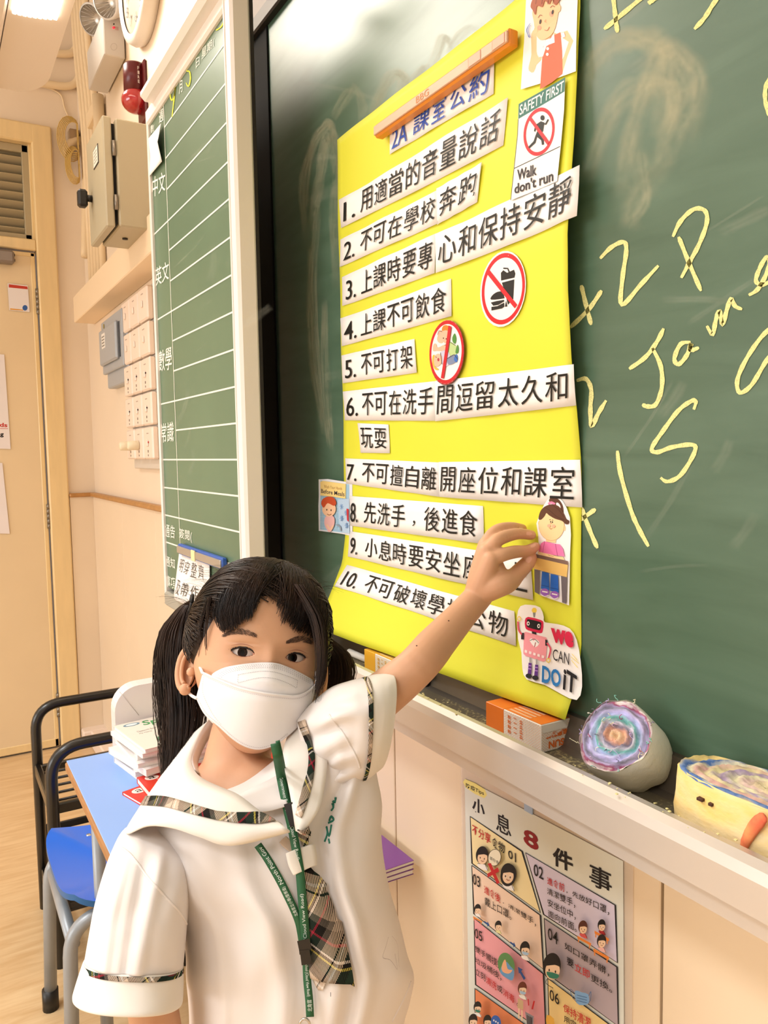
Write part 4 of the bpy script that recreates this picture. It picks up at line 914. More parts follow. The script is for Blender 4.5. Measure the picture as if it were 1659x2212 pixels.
for (px, py), nm in (((197, 42), 0), ((228, 4), 1)):
    c = onY(px, py, eY+.0); c = Vector(c); dirv = Vector((.35, -.62, -.35)).normalized()
    base = c-dirv*.05
    hd = MB(); hd.lathe(base, dirv, [(.001, -.045), (.028, -.04), (.042, -.01), (.050, .03), (.052, .052), (.046, .054)], em, 28); h_ = hd.obj('lamp_head', el)
    rf = MB(); rf.lathe(base, dirv, [(.046, .052), (.038, .032), (.026, .018), (.012, .012), (.001, .012)], gl, 28)
    for k in range(18):
        t = k*math.pi/9; aa = dirv.orthogonal().normalized(); bb = dirv.cross(aa); e_ = aa*math.cos(t)+bb*math.sin(t)
        rf.tube([base+dirv*.018+e_*.018, base+dirv*.053+e_*.043], .0009, em, 4)
    rf.obj('reflector', h_)
bt = MB(); bx = onY(215, 203, WY-.01)[0]; bt.box(bx-.10, bx+.04, .615, WY, ez0-.055, ez0-.001, pipe, .004); o = bt.obj('pipe_box'); tag(o, 'small cream pipe box directly under the emergency light', 'box')
# ---- clock
clk = thing('wall_clock', 'round white-rimmed clock cut off by the top of the picture', 'clock', (-2.50, WY, 2.775))
ck = mat('clock_rim', '#f1e8de', .35); f = MB(); f.lathe((-2.50, WY, 2.775), (0, -1, 0), [(.001, .001), (.188, .001), (.194, .02), (.188, .042), (.172, .048), (.160, .040)], ck, 56); f.obj('rim', clk)
f = MB(); f.lathe((-2.50, WY-.036, 2.775), (0, -1, 0), [(.162, 0), (.001, .0005)], mat('clock_face', '#dccdb6', .2), 48, False); f.obj('face', clk)
f = MB(); fr = Frame3((-2.50, WY-.0385, 2.775), (1, 0, 0), (0, 0, 1))
for k in range(12):
    t = math.radians(90-30*k); s_ = str(12 if k == 0 else k); cx_, cy_ = .125*math.cos(t), .125*math.sin(t); ww = .011*len(s_)
    text(f, fr, s_, [(cx_-ww, cy_+.015), (cx_+ww, cy_+.015), (cx_+ww, cy_-.015), (cx_-ww, cy_-.015)], ink('#3a3028'), n=.0003)
f.obj('numerals', clk)
f = MB()
for ang, ll, ww in ((60, .07, .006), (200, .11, .004)):
    t = math.radians(ang); d_ = np.array([math.cos(t), math.sin(t)]); n_ = np.array([-d_[1], d_[0]])
    f.add([fr.fwd(p, .002) for p in (-n_*ww, d_*ll-n_*ww*.5, d_*ll+n_*ww*.5, n_*ww)], [[0, 1, 2, 3]], ink('#2a241e'))
f.obj('hands', clk)
# ---- fire strobe
red = mat('dark_red_plastic', '#5d0f14', .3); redg = mat('red_lens', '#b3121c', .08, spec=.8, coat=.6)
fxp = onY(303, 175, .60); fxx = -2.60; fyy = WY*2.60/abs(onY(293, 200, WY)[0])
fr_t, fr_b = onY(300, 128, .64)[2], onY(303, 262, .64)[2]
fs = thing('fire_beacon', 'dark red fire alarm beacon with a glossy red dome, left of the schedule board', 'alarm', (fxx, WY, fr_b))
f = MB(); f.box(fxx-.035, fxx+.06, .650, WY, fr_b, fr_t, red, .006); f.box(fxx-.02, fxx+.03, fyy, .652, fr_b+.04, fr_t-.03, red, .006); f.obj('back_plate', fs)
zb_, zt_ = onY(292, 205, fyy)[2], onY(290, 142, fyy)[2]
f = MB(); f.tube([(fxx, fyy, zb_), (fxx, fyy, zt_-.008), (fxx, fyy, zt_)], [.036, .036, .031], red, 28); f.obj('sounder_body', fs)
f = MB(); f.ball((fxx, fyy, zb_-.022), .045, redg, 26, (1, 1, .85)); f.obj('dome', fs)
for i, ch in enumerate('FIRE'):
    v, ff, _ = glyphs(ch, .02); zz = lerp(zt_-.016, zb_+.018, (i+.5)/4); vs = []; f = MB()
    for a0, c0 in v:
        th = math.radians(4)+(a0-.5)*.16; vs.append((fxx+.0366*math.cos(th), fyy+.0366*math.sin(th), zz+(c0-.5)*.010))
    f.add(vs, ff, ink('#e9d9d2')); f.obj('letter', fs)
# ---- grey consumer unit
gm = mat('grey_metal_box', '#a9adb3', .4, bump=.02, bscale=100)
gY = .615
gx0, gx1 = onY(218, 700, gY)[0], onY(265, 690, gY)[0]; gz1 = onY(262, 664, gY)[2]; gz0 = onY(262, 826, gY)[2]
cu = thing('fuse_box', 'small grey metal fuse box just left of the bank of white switches', 'fuse box', (gx0, WY, gz0))
MB().box(gx0+.02, gx1, gY+.012, WY, gz0, gz1, gm, .004).obj('body', cu)
gw = gx1-gx0
MB().box(gx0, gx1-.02, gY, gY+.014, gz0+.055, gz1+.0, gm, .003).obj('cover', cu)
MB().box(gx0+gw*.05, gx1-.07, gY-.014, gY+.001, gz0+.085, gz1-.035, gm, .006).obj('raised_panel', cu)
f = MB(); f.box(gx1-.062, gx1-.052, gY-.002, gY+.001, gz0+.09, gz1-.04, mat('slot_dark', '#3d4048', .6), .0005); f.obj('slot', cu)
f = MB(); f.box(gx0+gw*.2, gx0+gw*.36, gY-.0155, gY-.0135, gz1-.11, gz1-.055, ink('#f1ebe4'), .0003)
for k in range(4): f.box(gx0+gw*.22, gx0+gw*.34, gY-.0159, gY-.0154, gz1-.103+k*.011, gz1-.098+k*.011, ink('#8d8880'), 0)
f.obj('label_plate', cu)
f = MB(); f.lathe((gx0+gw*.15, gY-.0005, gz1-.02), (0, -1, 0), [(.009, 0), (.009, .001), (.001, .0012)], ink('#a08a3c'), 16, False); f.obj('round_sticker', cu)
f = MB(); f.box(gx0-.018, gx0+.002, gY+.005, gY+.04, gz0+.12, gz0+.17, mat('white_plastic', '#f3e7da', .35), .004); f.box(gx0-.026, gx0-.014, gY+.0, gY+.03, gz0+.142, gz0+.152, blkp, .002); f.obj('lever', cu)
# ---- bank of switches
swp = mat('switch_plate', '#f6e2d2', .35, spec=.4); swb = mat('switch_backing', '#d8cdbf', .5)
SYF = .632; X0, X1, ZT, ZB = onY(274, 800, SYF)[0], onY(332, 800, SYF)[0], onY(276, 650, SYF)[2], onY(285, 994, SYF)[2]
f = MB(); f.box(X0+.01, X1, .642, WY, ZB-.03, ZT+.006, swb, .003)
o = f.obj('switch_backing_box'); tag(o, 'pale backing box carrying the whole bank of white switches', 'backing box')
cw, rh = (X1-X0)/3, (ZT-ZB)/5
ordc = ['left', 'middle', 'right']; ordr = ['top', 'second', 'third', 'fourth', 'bottom']
def proto(kind):
    t = thing('wall_switch', '', 'switch', (0, 0, 0), 'white switches in the bank')
    f = MB(); f.box(-cw*.46, cw*.46, -.012, .010, -rh*.47, rh*.47, swp, .005); f.obj('plate', t)
    f = MB()
    if kind == 'knob': f.lathe((0, -.012, -.005), (0, -1, 0), [(.012, 0), (.0165, .004), (.0155, .034), (.010, .038), (.001, .038)], mat('knob_cream', '#f5e7c8', .3), 20); f.obj('knob', t)
    else:
        f.box(-.009, .009, -.017, -.011, -.011, .011, swp, .003); f.obj('rocker', t)
    f = MB()
    for k in range(3): f.box(-.012+k*.009, -.007+k*.009, -.0126, -.0119, .030, .033, ink('#b29a8c'), 0)
    if kind != 'plain': f.box(-.004, .004, -.0126, -.0119, -.030, -.022, ink('#6a5a50'), 0); f.box(-.003, .003, -.0126, -.0119, -.042, -.036, ink('#6a5a50'), 0)
    f.obj('printed_mark', t)
    if kind in ('lit', 'red'): MB().ball((.012, -.013, .003), .003, ink('#c8342c' if kind == 'red' else '#3a2c28'), 8).obj('pilot_light', t)
    return t
def copy_tree(o, parent=None):
    c = o.copy(); COL.objects.link(c); c.parent = parent
    for ch in [x for x in bpy.data.objects if x.parent == o]: copy_tree(ch, c)
    return c
protos = {}
for r_ in range(5):
    for c_ in range(3):
        kind = 'plain' if r_ < 2 else 'lit'
        if r_ == 4: kind = 'knob' if c_ < 2 else 'red'
        if kind not in protos: protos[kind] = t = proto(kind)
        else: t = copy_tree(protos[kind])
        t.location = (X0+cw*(c_+.5), SYF, ZT-rh*(r_+.5))
        if kind == 'knob': t['label'] = 'dimmer with a round cream knob, %s of the two at the bottom of the bank' % ('left' if c_ == 0 else 'right')
        elif kind == 'red': t['label'] = 'white switch with a red pilot light at the bottom right of the bank'
        else: t['label'] = 'white wall switch, %s row, %s column of the bank of fifteen' % (ordr[r_], ordc[c_])
# ---- papers on the door
PD = PlaneX(XW)
def doorpaper(pts, label, nm='door_notice'):
    t = thing(nm, label, 'paper', PD.fwd(PD.inv(*pts[2]), 0)); a = Art(PD, 1, 0, 0, .0005); a.poly(pts, '#efe6e6'); return t, a
t, a = doorpaper([(-90, 758), (9, 766), (23, 970), (-90, 966)], 'upper white notice on the door with a red word and a black word')
a.text('ds', [(-1, 913), (16, 914), (16, 923), (-1, 922)], '#c4322c', bold=.03); a.line([(-20, 925), (17, 926)], 1, '#c4322c'); a.text('g', [(0, 936), (8, 936), (8, 945), (0, 945)], '#222222', bold=.04); a.mb.obj('sheet', t)
t, a = doorpaper([(-90, 996), (5, 1000), (21, 1153), (-90, 1150)], 'lower blank pinkish-white notice on the door'); a.mb.obj('sheet', t)
t, a = doorpaper([(16, 612), (60, 617), (64, 674), (20, 670)], 'small white sticker with a red top band on the door', 'door_sticker')
a.poly([(19, 614), (59, 619), (60, 625), (19, 621)], '#c4402e'); a.poly([(22, 666), (50, 669), (50, 671), (22, 669)], '#e8a23a'); a.ell(54, 665, 5.5, 6, '#3a62a8')
a.mb.obj('sheet', t)
# ---- ceiling luminaire, end seen top left
lz = 2.56
la, lb = onZ(30, -5, lz), onZ(131, -5, lz); y0_, y1_ = onZ(28, 6, lz)[1], onZ(126, 30, lz)[1]
xe = onZ(30, 196, lz)[0]
lum = thing('ceiling_luminaire', 'long off-white ceiling lamp with a rounded end and a glowing ribbed diffuser, top left', 'lamp', (xe, (y0_+y1_)/2, lz))
yy0, yy1 = y0_-.01, y1_+.03
hou = mat('luminaire_white', '#e9dccf', .35)
f = MB(); prof = []
N_ = 14; outl = [(xe+.03, yy0)]+[(xe+.12-.12*math.cos(t), lerp(yy0, yy1, .5)+(yy1-yy0)*.5*math.sin(t)) for t in [-math.pi/2*.0+math.pi*(.0)+(k/N_)*math.pi/2 for k in range(1, N_+1)]]
outl = [(xe, yy0), (xe, lerp(yy0, yy1, .35))]+[(xe+.16*(1-math.cos(k/8*math.pi/2)), lerp(lerp(yy0, yy1, .35), yy1, math.sin(k/8*math.pi/2))) for k in range(1, 9)]+[(-1.25, yy1), (-1.25, yy0)]
n = len(outl)
vs = [(x, y, lz+.0) for x, y in outl]+[(x, y, lz+.075) for x, y in outl]
f.add(vs, [list(range(n))[::-1], list(range(n, 2*n))]+[[k, (k+1) % n, n+(k+1) % n, n+k] for k in range(n)], hou)
f.obj('housing', lum)
f = MB(); f.box(xe, -1.25, yy0-.055, yy0-.004, lz-.012, lz+.085, hou, .008); f.obj('side_rail', lum)
xb = onZ(45, 27, lz)[0]
em_ = mat('lamp_diffuser', '#fff3e2', .5, emit=6)
f = MB()
for k in range(9):
    ya, yb = lerp(y0_, y1_, k/9), lerp(y0_, y1_, (k+1)/9); 
    f.box(xb+.02*math.sin(k/9*math.pi)*0+.028*(k/9)**2*1.0, -1.28, ya+.0008, yb-.0008, lz-.010, lz-.001, em_, .002)
f.obj('diffuser', lum)
for x in (-2.1, -1.4): 
    f = MB(); f.tube([(x, (yy0+yy1)/2, lz+.07), (x, (yy0+yy1)/2, 3.35)], .008, hou, 8); f.obj('hanging_rod', lum)
# ================================================================== FURNITURE
ba = mat('black_steel', '#15110e', .3, coat=.3)
DT = .70
# desk
dk = thing('blue_desk', 'pupil desk with a light blue top and bare plywood edge, grey tubular legs', 'desk', (-1.43, .4, 0))
dx0, dx1, dy0, dy1 = -1.675, -1.06, .212, .596
edge = mat('plywood_edge', '#a8774a', .6, noise=.15, nscale=40, stretch=(1, 1, 12)); blu = mat('blue_laminate', '#8fb4f2', .35, noise=.02, nscale=4)
MB().box(dx0, dx1, dy0, dy1, DT-.022, DT-.002, edge, .004).obj('desktop_core', dk)
MB().box(dx0+.003, dx1-.003, dy0+.003, dy1-.003, DT-.0022, DT, blu, .0008).obj('desktop_surface', dk)
gs = mat('grey_tube', '#9a9ea2', .35, .2, noise=.05, nscale=20)
for x, y in ((dx0+.05, dy0+.05), (dx0+.05, dy1-.04), (dx1-.05, dy0+.05), (dx1-.05, dy1-.04)):
    f = MB(); f.tube([(x, y, .0), (x, y, DT-.022)], .013, gs, 12); f.tube([(x, y, 0), (x, y, .045)], .016, blkp, 12); f.obj('leg', dk)
f = MB(); f.box(dx0+.04, dx1-.04, dy0+.045, dy0+.055, DT-.09, DT-.022, gs, .002); f.box(dx0+.04, dx1-.04, dy1-.05, dy1-.04, DT-.09, DT-.022, gs, .002); f.obj('apron_rail', dk)
# stool/chair
stl = thing('blue_stool', 'low stool with a glossy bright blue moulded seat and grey bent-tube legs', 'stool', (-1.78, .35, 0))
sb_ = mat('blue_seat', '#0070f5', .3, coat=.4); sbe = mat('blue_seat_edge', '#1a5f9a', .4)
sx_0, sx_1, sy_0, sy_1 = -1.985, -1.605, .190, .52
def seatpt(u, v, dz=0):
    x = lerp(sx_0, sx_1, u); y = lerp(sy_0, sy_1, v)
    ru, rv = abs(2*u-1), abs(2*v-1); 
    cxm, cym = (sx_0+sx_1)/2, (sy_0+sy_1)/2
    hx, hy = (sx_1-sx_0)/2, (sy_1-sy_0)/2; k = (ru**5+rv**5)**(1/5) if max(ru, rv) > 0 else 1; m_ = max(ru, rv)
    s_ = m_/k if k > 0 else 1
    x = cxm+(2*u-1)*hx*s_; y = cym+(2*v-1)*hy*s_
    z = .418-.022*math.sin(math.pi*v)*.8+.012*(2*v-1)**2-.010*math.cos((2*u-1)*2.2)+dz
    return (x, y, z)
NS = 20
top = [[seatpt(i/NS, j/NS) for i in range(NS+1)] for j in range(NS+1)]; bot = [[seatpt(i/NS, j/NS, -.013) for i in range(NS+1)] for j in range(NS+1)]
f = MB(); f.grid(top, sb_); f.grid([r[::-1] for r in bot], sbe)
ring = lambda G: G[0]+[r[-1] for r in G[1:]]+G[-1][::-1][1:]+[r[0] for r in G[::-1][1:-1]]
f.grid([ring(top), ring(bot)], sbe, True, True); f.obj("seat", stl)
for x in (-1.935, -1.625):
    f = MB(); f.tube(rounded([(x-.01*(1 if x < -1.8 else -1), .188, .002), (x, .200, .385), (x, .50, .385), (x-.01*(1 if x < -1.8 else -1), .512, .002)], .07, 8), .0145, gs, 14); f.obj('leg_frame', stl)
    for y in (.188, .512): MB().tube([(x-.01*(1 if x < -1.8 else -1), y, 0), (x-.009*(1 if x < -1.8 else -1), y, .05)], .0185, blkp, 14).obj('rubber_foot', stl)
for y in (.205, .495): MB().tube([(-1.935, y, .345), (-1.625, y, .335)], .013, gs, 12).obj('seat_rail', stl)
f = MB(); 
for x, y in ((-1.94, .29), (-1.66, .29)): f.lathe((x, y, seatpt((x-sx_0)/(sx_1-sx_0), (y-sy_0)/(sy_1-sy_0))[2]-.001), (0, 0, 1), [(.007, 0), (.006, .002), (.001, .0025)], mat('rivet_steel', '#d9dde2', .2, .8), 12)
f.obj('rivet', stl)
# black trolley rack
rk = thing('black_rack', 'low black steel rack with rounded tube ends, wire shelf and dark bottom basket', 'rack', (-2.25, .4, 0))
def endframe(x, zt, xs=0): return rounded([(x, .232, 0), (x, .236, zt), (x, .63, zt)], .085, 10)
f = MB(); f.tube(rounded([(-2.41, .232, 0), (-2.41, .232, .605), (-2.41, .64, .605), (-2.41, .64, 0)], .075, 10), .0145, ba, 14); f.obj('end_frame', rk)
f = MB(); f.tube(rounded([(-2.10, .232, 0), (-2.10, .232, .580), (-2.10, .64, .580), (-2.10, .64, 0)], .085, 10), .0155, ba, 14); f.obj('end_frame', rk)
f = MB(); f.box(-2.41, -2.10, .222, .240, .405, .437, ba, .003); f.box(-2.41, -2.10, .632, .648, .405, .437, ba, .003); f.box(-2.41, -2.395, .23, .64, .41, .432, ba, .003); f.box(-2.115, -2.10, .23, .64, .405, .432, ba, .003); f.obj('shelf_frame', rk)
wr = None
for k in range(5):
    x = -2.36+k*.052
    if wr is None: wr = MB().tube([(0, .235, .42), (0, .64, .42)], .0042, ba, 8).obj('shelf_wire', rk); wr.location.x = x-rk.location.x
    else: o = wr.copy(); COL.objects.link(o); o.location.x = x-rk.location.x
dkb = mat('dark_basket', '#2b2622', .5)
f = MB(); f.box(-2.41, -2.10, .225, .24, .09, .125, ba, .003); f.box(-2.41, -2.10, .625, .64, .09, .125, ba, .003); f.obj('lower_rail', rk)
bk_ = thing('storage_basket', 'dark brown slatted plastic basket low on the black rack', 'basket', (-2.25, .43, .125))
f = MB(); f.box(-2.39, -2.12, .25, .62, .125, .135, dkb, .002); f.obj('base', bk_)
for x0, x1, y0, y1 in ((-2.39, -2.12, .25, .258), (-2.39, -2.12, .612, .62), (-2.39, -2.382, .25, .62), (-2.128, -2.12, .25, .62)):
    for z in (.15, .19, .235): MB().box(x0, x1, y0, y1, z, z+.022, dkb, .002).obj('slat', bk_)
    f = MB(); 
    for (xx, yy) in ((x0, y0), (x1, y1), ((x0+x1)/2, (y0+y1)/2)): f.box(xx-.006, xx+.006, yy-.006, yy+.006, .13, .257, dkb, .002)
    f.obj('upright', bk_)
# white plastic file box on the desk
wp = mat('white_glossy_plastic', '#f4ecea', .25, coat=.3)
wx = -1.632
PWX = PlaneX(wx)
wbx = thing('white_box', 'white plastic box with rounded top corners standing at the back of the blue desk', 'box', (wx-.02, .45, DT))
y_l = onX(250, 1580, wx)[1]; z_t = onX(300, 1480, wx)[2]
prof = [(y_l, DT)]+arc((y_l+.05, z_t-.055), .05, math.pi, math.pi/2, 8, lambda a_, b_: (a_, b_+.005))+[(.575, z_t+.004), (.575, DT)]
f = MB(); vs = [(wx, y, z) for y, z in prof]+[(wx-.040, y, z) for y, z in prof]; n = len(prof)
f.add(vs, [list(range(n)), list(range(n, 2*n))[::-1]]+[[k, n+k, n+(k+1) % n, (k+1) % n] for k in range(n)], wp); f.obj('shell', wbx)
f = MB(); f.tube([onX(258, 1494, wx+.001), onX(300, 1545, wx+.001)], .0006, mat('box_crease', '#d5cac6', .5), 4); f.obj('crease', wbx)
# books on the desk
def book(x, y, z, w_, d_, h_, ang, cover, label, group, art=None, pages='#efe9e2', nm='exercise_book'):
    t = thing(nm, label, 'book', (x, y, z), group); R_ = Matrix.Rotation(math.radians(ang), 3, 'Z'); R = lambda p: R_ @ Vector(p)+Vector((x, y, z))
    MB().box(-w_/2, w_/2, -d_/2, d_/2, .0008, h_-.0008, ink(pages, .7), .0006, R).obj('pages', t)
    c = MB(); c.box(-w_/2-.001, w_/2+.001, -d_/2-.001, d_/2+.001, h_-.0009, h_, cover, .0003, R); c.box(-w_/2-.001, w_/2+.001, -d_/2-.001, d_/2+.001, 0, .0009, cover, .0003, R); c.box(-w_/2-.0014, -w_/2, -d_/2-.001, d_/2+.001, 0, h_, cover, .0003, R); co = c.obj('cover', t)
    if art:
        fr = Frame3(R(Vector((0, 0, h_))), R_ @ Vector((1, 0, 0)), R_ @ Vector((0, 1, 0))); m_ = MB(); art(m_, fr); m_.obj('cover_print', co)
    return t
wc = ink('#f0e8e2', .5); z = DT
bx_, by_ = -1.547, .415
hts = ((.012, 10, 'bottom white exercise book of the pile on the blue desk'), (.010, -7, 'second white exercise book from the bottom of the desk pile'), (.013, 13, 'third and thickest white exercise book of the desk pile'), (.009, 3, 'fourth white exercise book from the bottom of the desk pile'), (.012, -4, 'fifth white exercise book from the bottom of the desk pile'), (.009, 9, 'white exercise book just beneath the spelling book'))
for k, (h_, a_, lb) in enumerate(hts):
    book(bx_+.004*math.sin(k*3), by_+.010*math.sin(k*2), z, .160, .21, h_, a_, wc, lb, 'white books piled on the blue desk'); z += h_+.0003
def spell(m_, fr):
    m_.add([fr.fwd((.009*math.cos(t/12*math.pi)-.066, .017*math.sin(t/12*math.pi)-.078), .0002) for t in range(24)], [list(range(24))], ink('#6f8fa0'))
    m_.add([fr.fwd((.006*math.cos(t/12*math.pi)-.066, .012*math.sin(t/12*math.pi)-.078), .0003) for t in range(24)], [list(range(24))], ink('#dfe8ea'))
    text(m_, fr, 'Spelling', [(-.072, -.060), (-.072, .05), (-.036, .05), (-.036, -.060)], ink('#4a9a5c'), n=.0003, bold=.02, shear=.2)
    for k, w__ in enumerate(('Classwork Book', 'My Name')): text(m_, fr, w__, [(-.022+k*.014, -.085), (-.022+k*.014, -.045-.015*k), (-.014+k*.014, -.045-.015*k), (-.014+k*.014, -.085)], ink('#9a928c'), n=.0003)
    for k in range(3):
        m_.add([fr.fwd(p, .0003) for p in ((.035, -.065+k*.025), (.040, -.042+k*.025), (.060, -.048+k*.025), (.055, -.071+k*.025))], [[0, 1, 2, 3]], ink('#6aa87c'))
book(bx_+.004, .418, z, .165, .215, .008, 8, ink('#efe3d6', .45), 'top white spelling book with green lettering on the desk pile', 'white books piled on the blue desk', spell)
rc = ink('#d9341f', .35)
def redart(m_, fr):
    for cx_, cy_ in ((-.078, -.108), (-.074, -.06)):
        m_.add([fr.fwd((cx_+.011*math.cos(t/12*math.pi), cy_+.013*math.sin(t/12*math.pi)), .0002) for t in range(24)], [list(range(24))], ink('#f6e6dc'))
        text(m_, fr, 'a', [(cx_-.006, cy_-.006), (cx_-.006, cy_+.006), (cx_+.006, cy_+.006), (cx_+.006, cy_-.006)], ink('#33302c'), n=.0004)
    m_.add([fr.fwd(p, .0002) for p in ((-.068, -.100), (-.065, -.103), (.05, -.062), (.05, -.054))], [[0, 1, 2, 3]], ink('#eda394'))
    text(m_, fr, 'Super Exercises', [(-.035, -.088), (.035, -.088), (.035, -.100), (-.035, -.100)], ink('#f6d9cc'), n=.0002)
book(-1.385, .43, DT, .19, .26, .006, 16, rc, 'lower red workbook jutting out on the blue desk', 'red workbooks on the desk', redart, nm='workbook')
book(-1.375, .445, DT+.0062, .19, .26, .012, 3, rc, 'upper red workbook on the blue desk beside the girl', 'red workbooks on the desk', redart, nm='workbook')
# purple booklets
pu = mat('purple_cover', '#7a3a96', .3, coat=.3)
def puart(m_, fr):
    for cx_, cy_, r_ in ((-.035, .110, .014), (-.012, .115, .006), (-.002, .10, .004)):
        m_.add([fr.fwd((cx_+r_*math.cos(t/12*math.pi), cy_+r_*math.sin(t/12*math.pi)), .0002) for t in range(24)], [list(range(24))], ink('#e8c86a'))
    m_.add([fr.fwd((-.035+.008*math.cos(t/12*math.pi), .110+.008*math.sin(t/12*math.pi)), .0003) for t in range(24)], [list(range(24))], ink('#f6eef2'))
    text(m_, fr, 'Jo8', [(.055, .09), (.055, -.08), (.095, -.08), (.095, .09)], ink('#f2eaf4'), n=.0003, bold=.03)

z = DT
for k, (h_, lb) in enumerate(((.008, 'bottom purple booklet overhanging the desk end by the wall'), (.008, 'middle purple booklet overhanging the desk end by the wall'), (.006, 'top purple booklet in a clear sleeve with white lettering, beside the girl'))):
    book(-1.060+.004*k, .445-.003*k, z, .250, .285, h_, -1.5+k*1.2, pu, lb, 'purple booklets beside the girl', puart if k == 2 else None, nm='booklet'); z += h_+.0004
# ================================================================== THINGS ON THE CHALK TRAY
TZ = .996
def chalkbox(x0, col, colt, label, txt=True):
    x1, y0, y1, z0, z1 = x0+.095, .5495, .594, TZ, TZ+.0305
    t = thing('chalk_box', label, 'box', ((x0+x1)/2, (y0+y1)/2, z0), None)
    wh = mat('box_card', '#f3e8dc', .5)
    lid = mat('lid_'+col[1:], col, .4)
    MB().box(x0+.032, x1, y0, y1, z0, z1, wh, .0006).obj('carton', t)
    MB().box(x0, x0+.0325, y0-.0003, y1+.0003, z0-.0+.0001, z1+.0003, lid, .0006).obj('lid', t)
    f = MB(); ik = ink(colt)
    fy = Frame3((0, y0-.0002, 0), (1, 0, 0), (0, 0, 1)); fx = Frame3((x1+.0002, 0, 0), (0, 1, 0), (0, 0, 1)); fz = Frame3((0, 0, z1+.0002), (1, 0, 0), (0, 1, 0))
    def dots(fr, a0, a1, b0, b1, st, r):
        a_ = a0; i = 0
        while a_ < a1:
            b_ = b0+(st/2 if i % 2 else 0)
            while b_ < b1:
                f.add([fr.fwd(p, .0002) for p in ((a_-r, b_), (a_, b_-r), (a_+r, b_), (a_, b_+r))], [[0, 1, 2, 3]], ik); b_ += st
            a_ += st/1.6; i += 1
    pale = ink('#f0b890' if col[1] == 'e' else '#f4d48a'); ik = pale; dots(fy, x0+.035, x1-.001, z0+.002, z1-.001, .0030, .0007); dots(fx, y0+.001, y1-.001, z0+.002, z1-.001, .0030, .0007)
    ik = ink(colt)
    for r_ in range(4):
        for c_ in range(3):
            xx = x0+.040+c_*.010; zz = z1-.006-r_*.0055
            text(f, fy, '粉筆盒'[c_], [(xx, zz+.0022), (xx+.006, zz+.0022), (xx+.006, zz-.0022), (xx, zz-.0022)], ik, n=.0004, bold=.02)
    f.add([fx.fwd(p, .0003) for p in ((y0+.001, z1-.001), (y1-.008, z1-.001), (y1-.008, z1-.009), (y0+.001, z1-.009))], [[0, 1, 2, 3]], wh)
    text(f, fx, 'SUN', [(y1-.012, z0+.003), (y0+.010, z0+.003), (y0+.010, z0+.011), (y1-.012, z0+.011)], ik, n=.0004, bold=.04)
    text(f, fx, '無塵粉筆', [(y1-.006, z0+.014), (y0+.006, z0+.014), (y0+.006, z0+.021), (y1-.006, z0+.021)], ik, n=.0004, bold=.03)
    f.add([fz.fwd(p, .0001) for p in ((x0+.033, y0+.001), (x1-.001, y0+.001), (x1-.001, y1-.001), (x0+.033, y1-.001))], [[0, 1, 2, 3]], lid)
    for r_ in range(6):
        f.add([fz.fwd(p, .0003) for p in ((x0+.037, y0+.004+r_*.0065), (x1-.022, y0+.004+r_*.0065), (x1-.022, y0+.0075+r_*.0065), (x0+.037, y0+.0075+r_*.0065))], [[0, 1, 2, 3]], pale)
    f.obj('printing', t); return t
chalkbox(-.7095, '#ee7a2a', '#e2702c', 'orange and white dotted chalk box below the right corner of the yellow sheet')
chalkbox(-1.003, '#f6b534', '#eab24a', 'yellow-orange chalk box on the tray half hidden behind the raised arm')
cw_ = mat('white_chalk', '#f8f1e6', .85)
o = MB().tube([(-1.085, .567, TZ+.0055), (-1.024, .569, TZ+.0055)], [.0056, .0052], cw_, 14).obj('chalk_stick'); tag(o, 'stick of white chalk on the tray left of the yellow chalk box', 'chalk')
et = thing('board_magnet', 'small pale grey block with black end on the tray, right of the arm', 'magnet', (-.91, .585, TZ))
MB().box(-.945, -.878, .574, .594, TZ, TZ+.020, mat('pale_grey_block', '#c9ccd2', .6, noise=.05, nscale=60), .003).obj('block', et); MB().box(-.879, -.873, .5735, .5945, TZ-.0, TZ+.0205, blkp, .002).obj('end_cap', et)
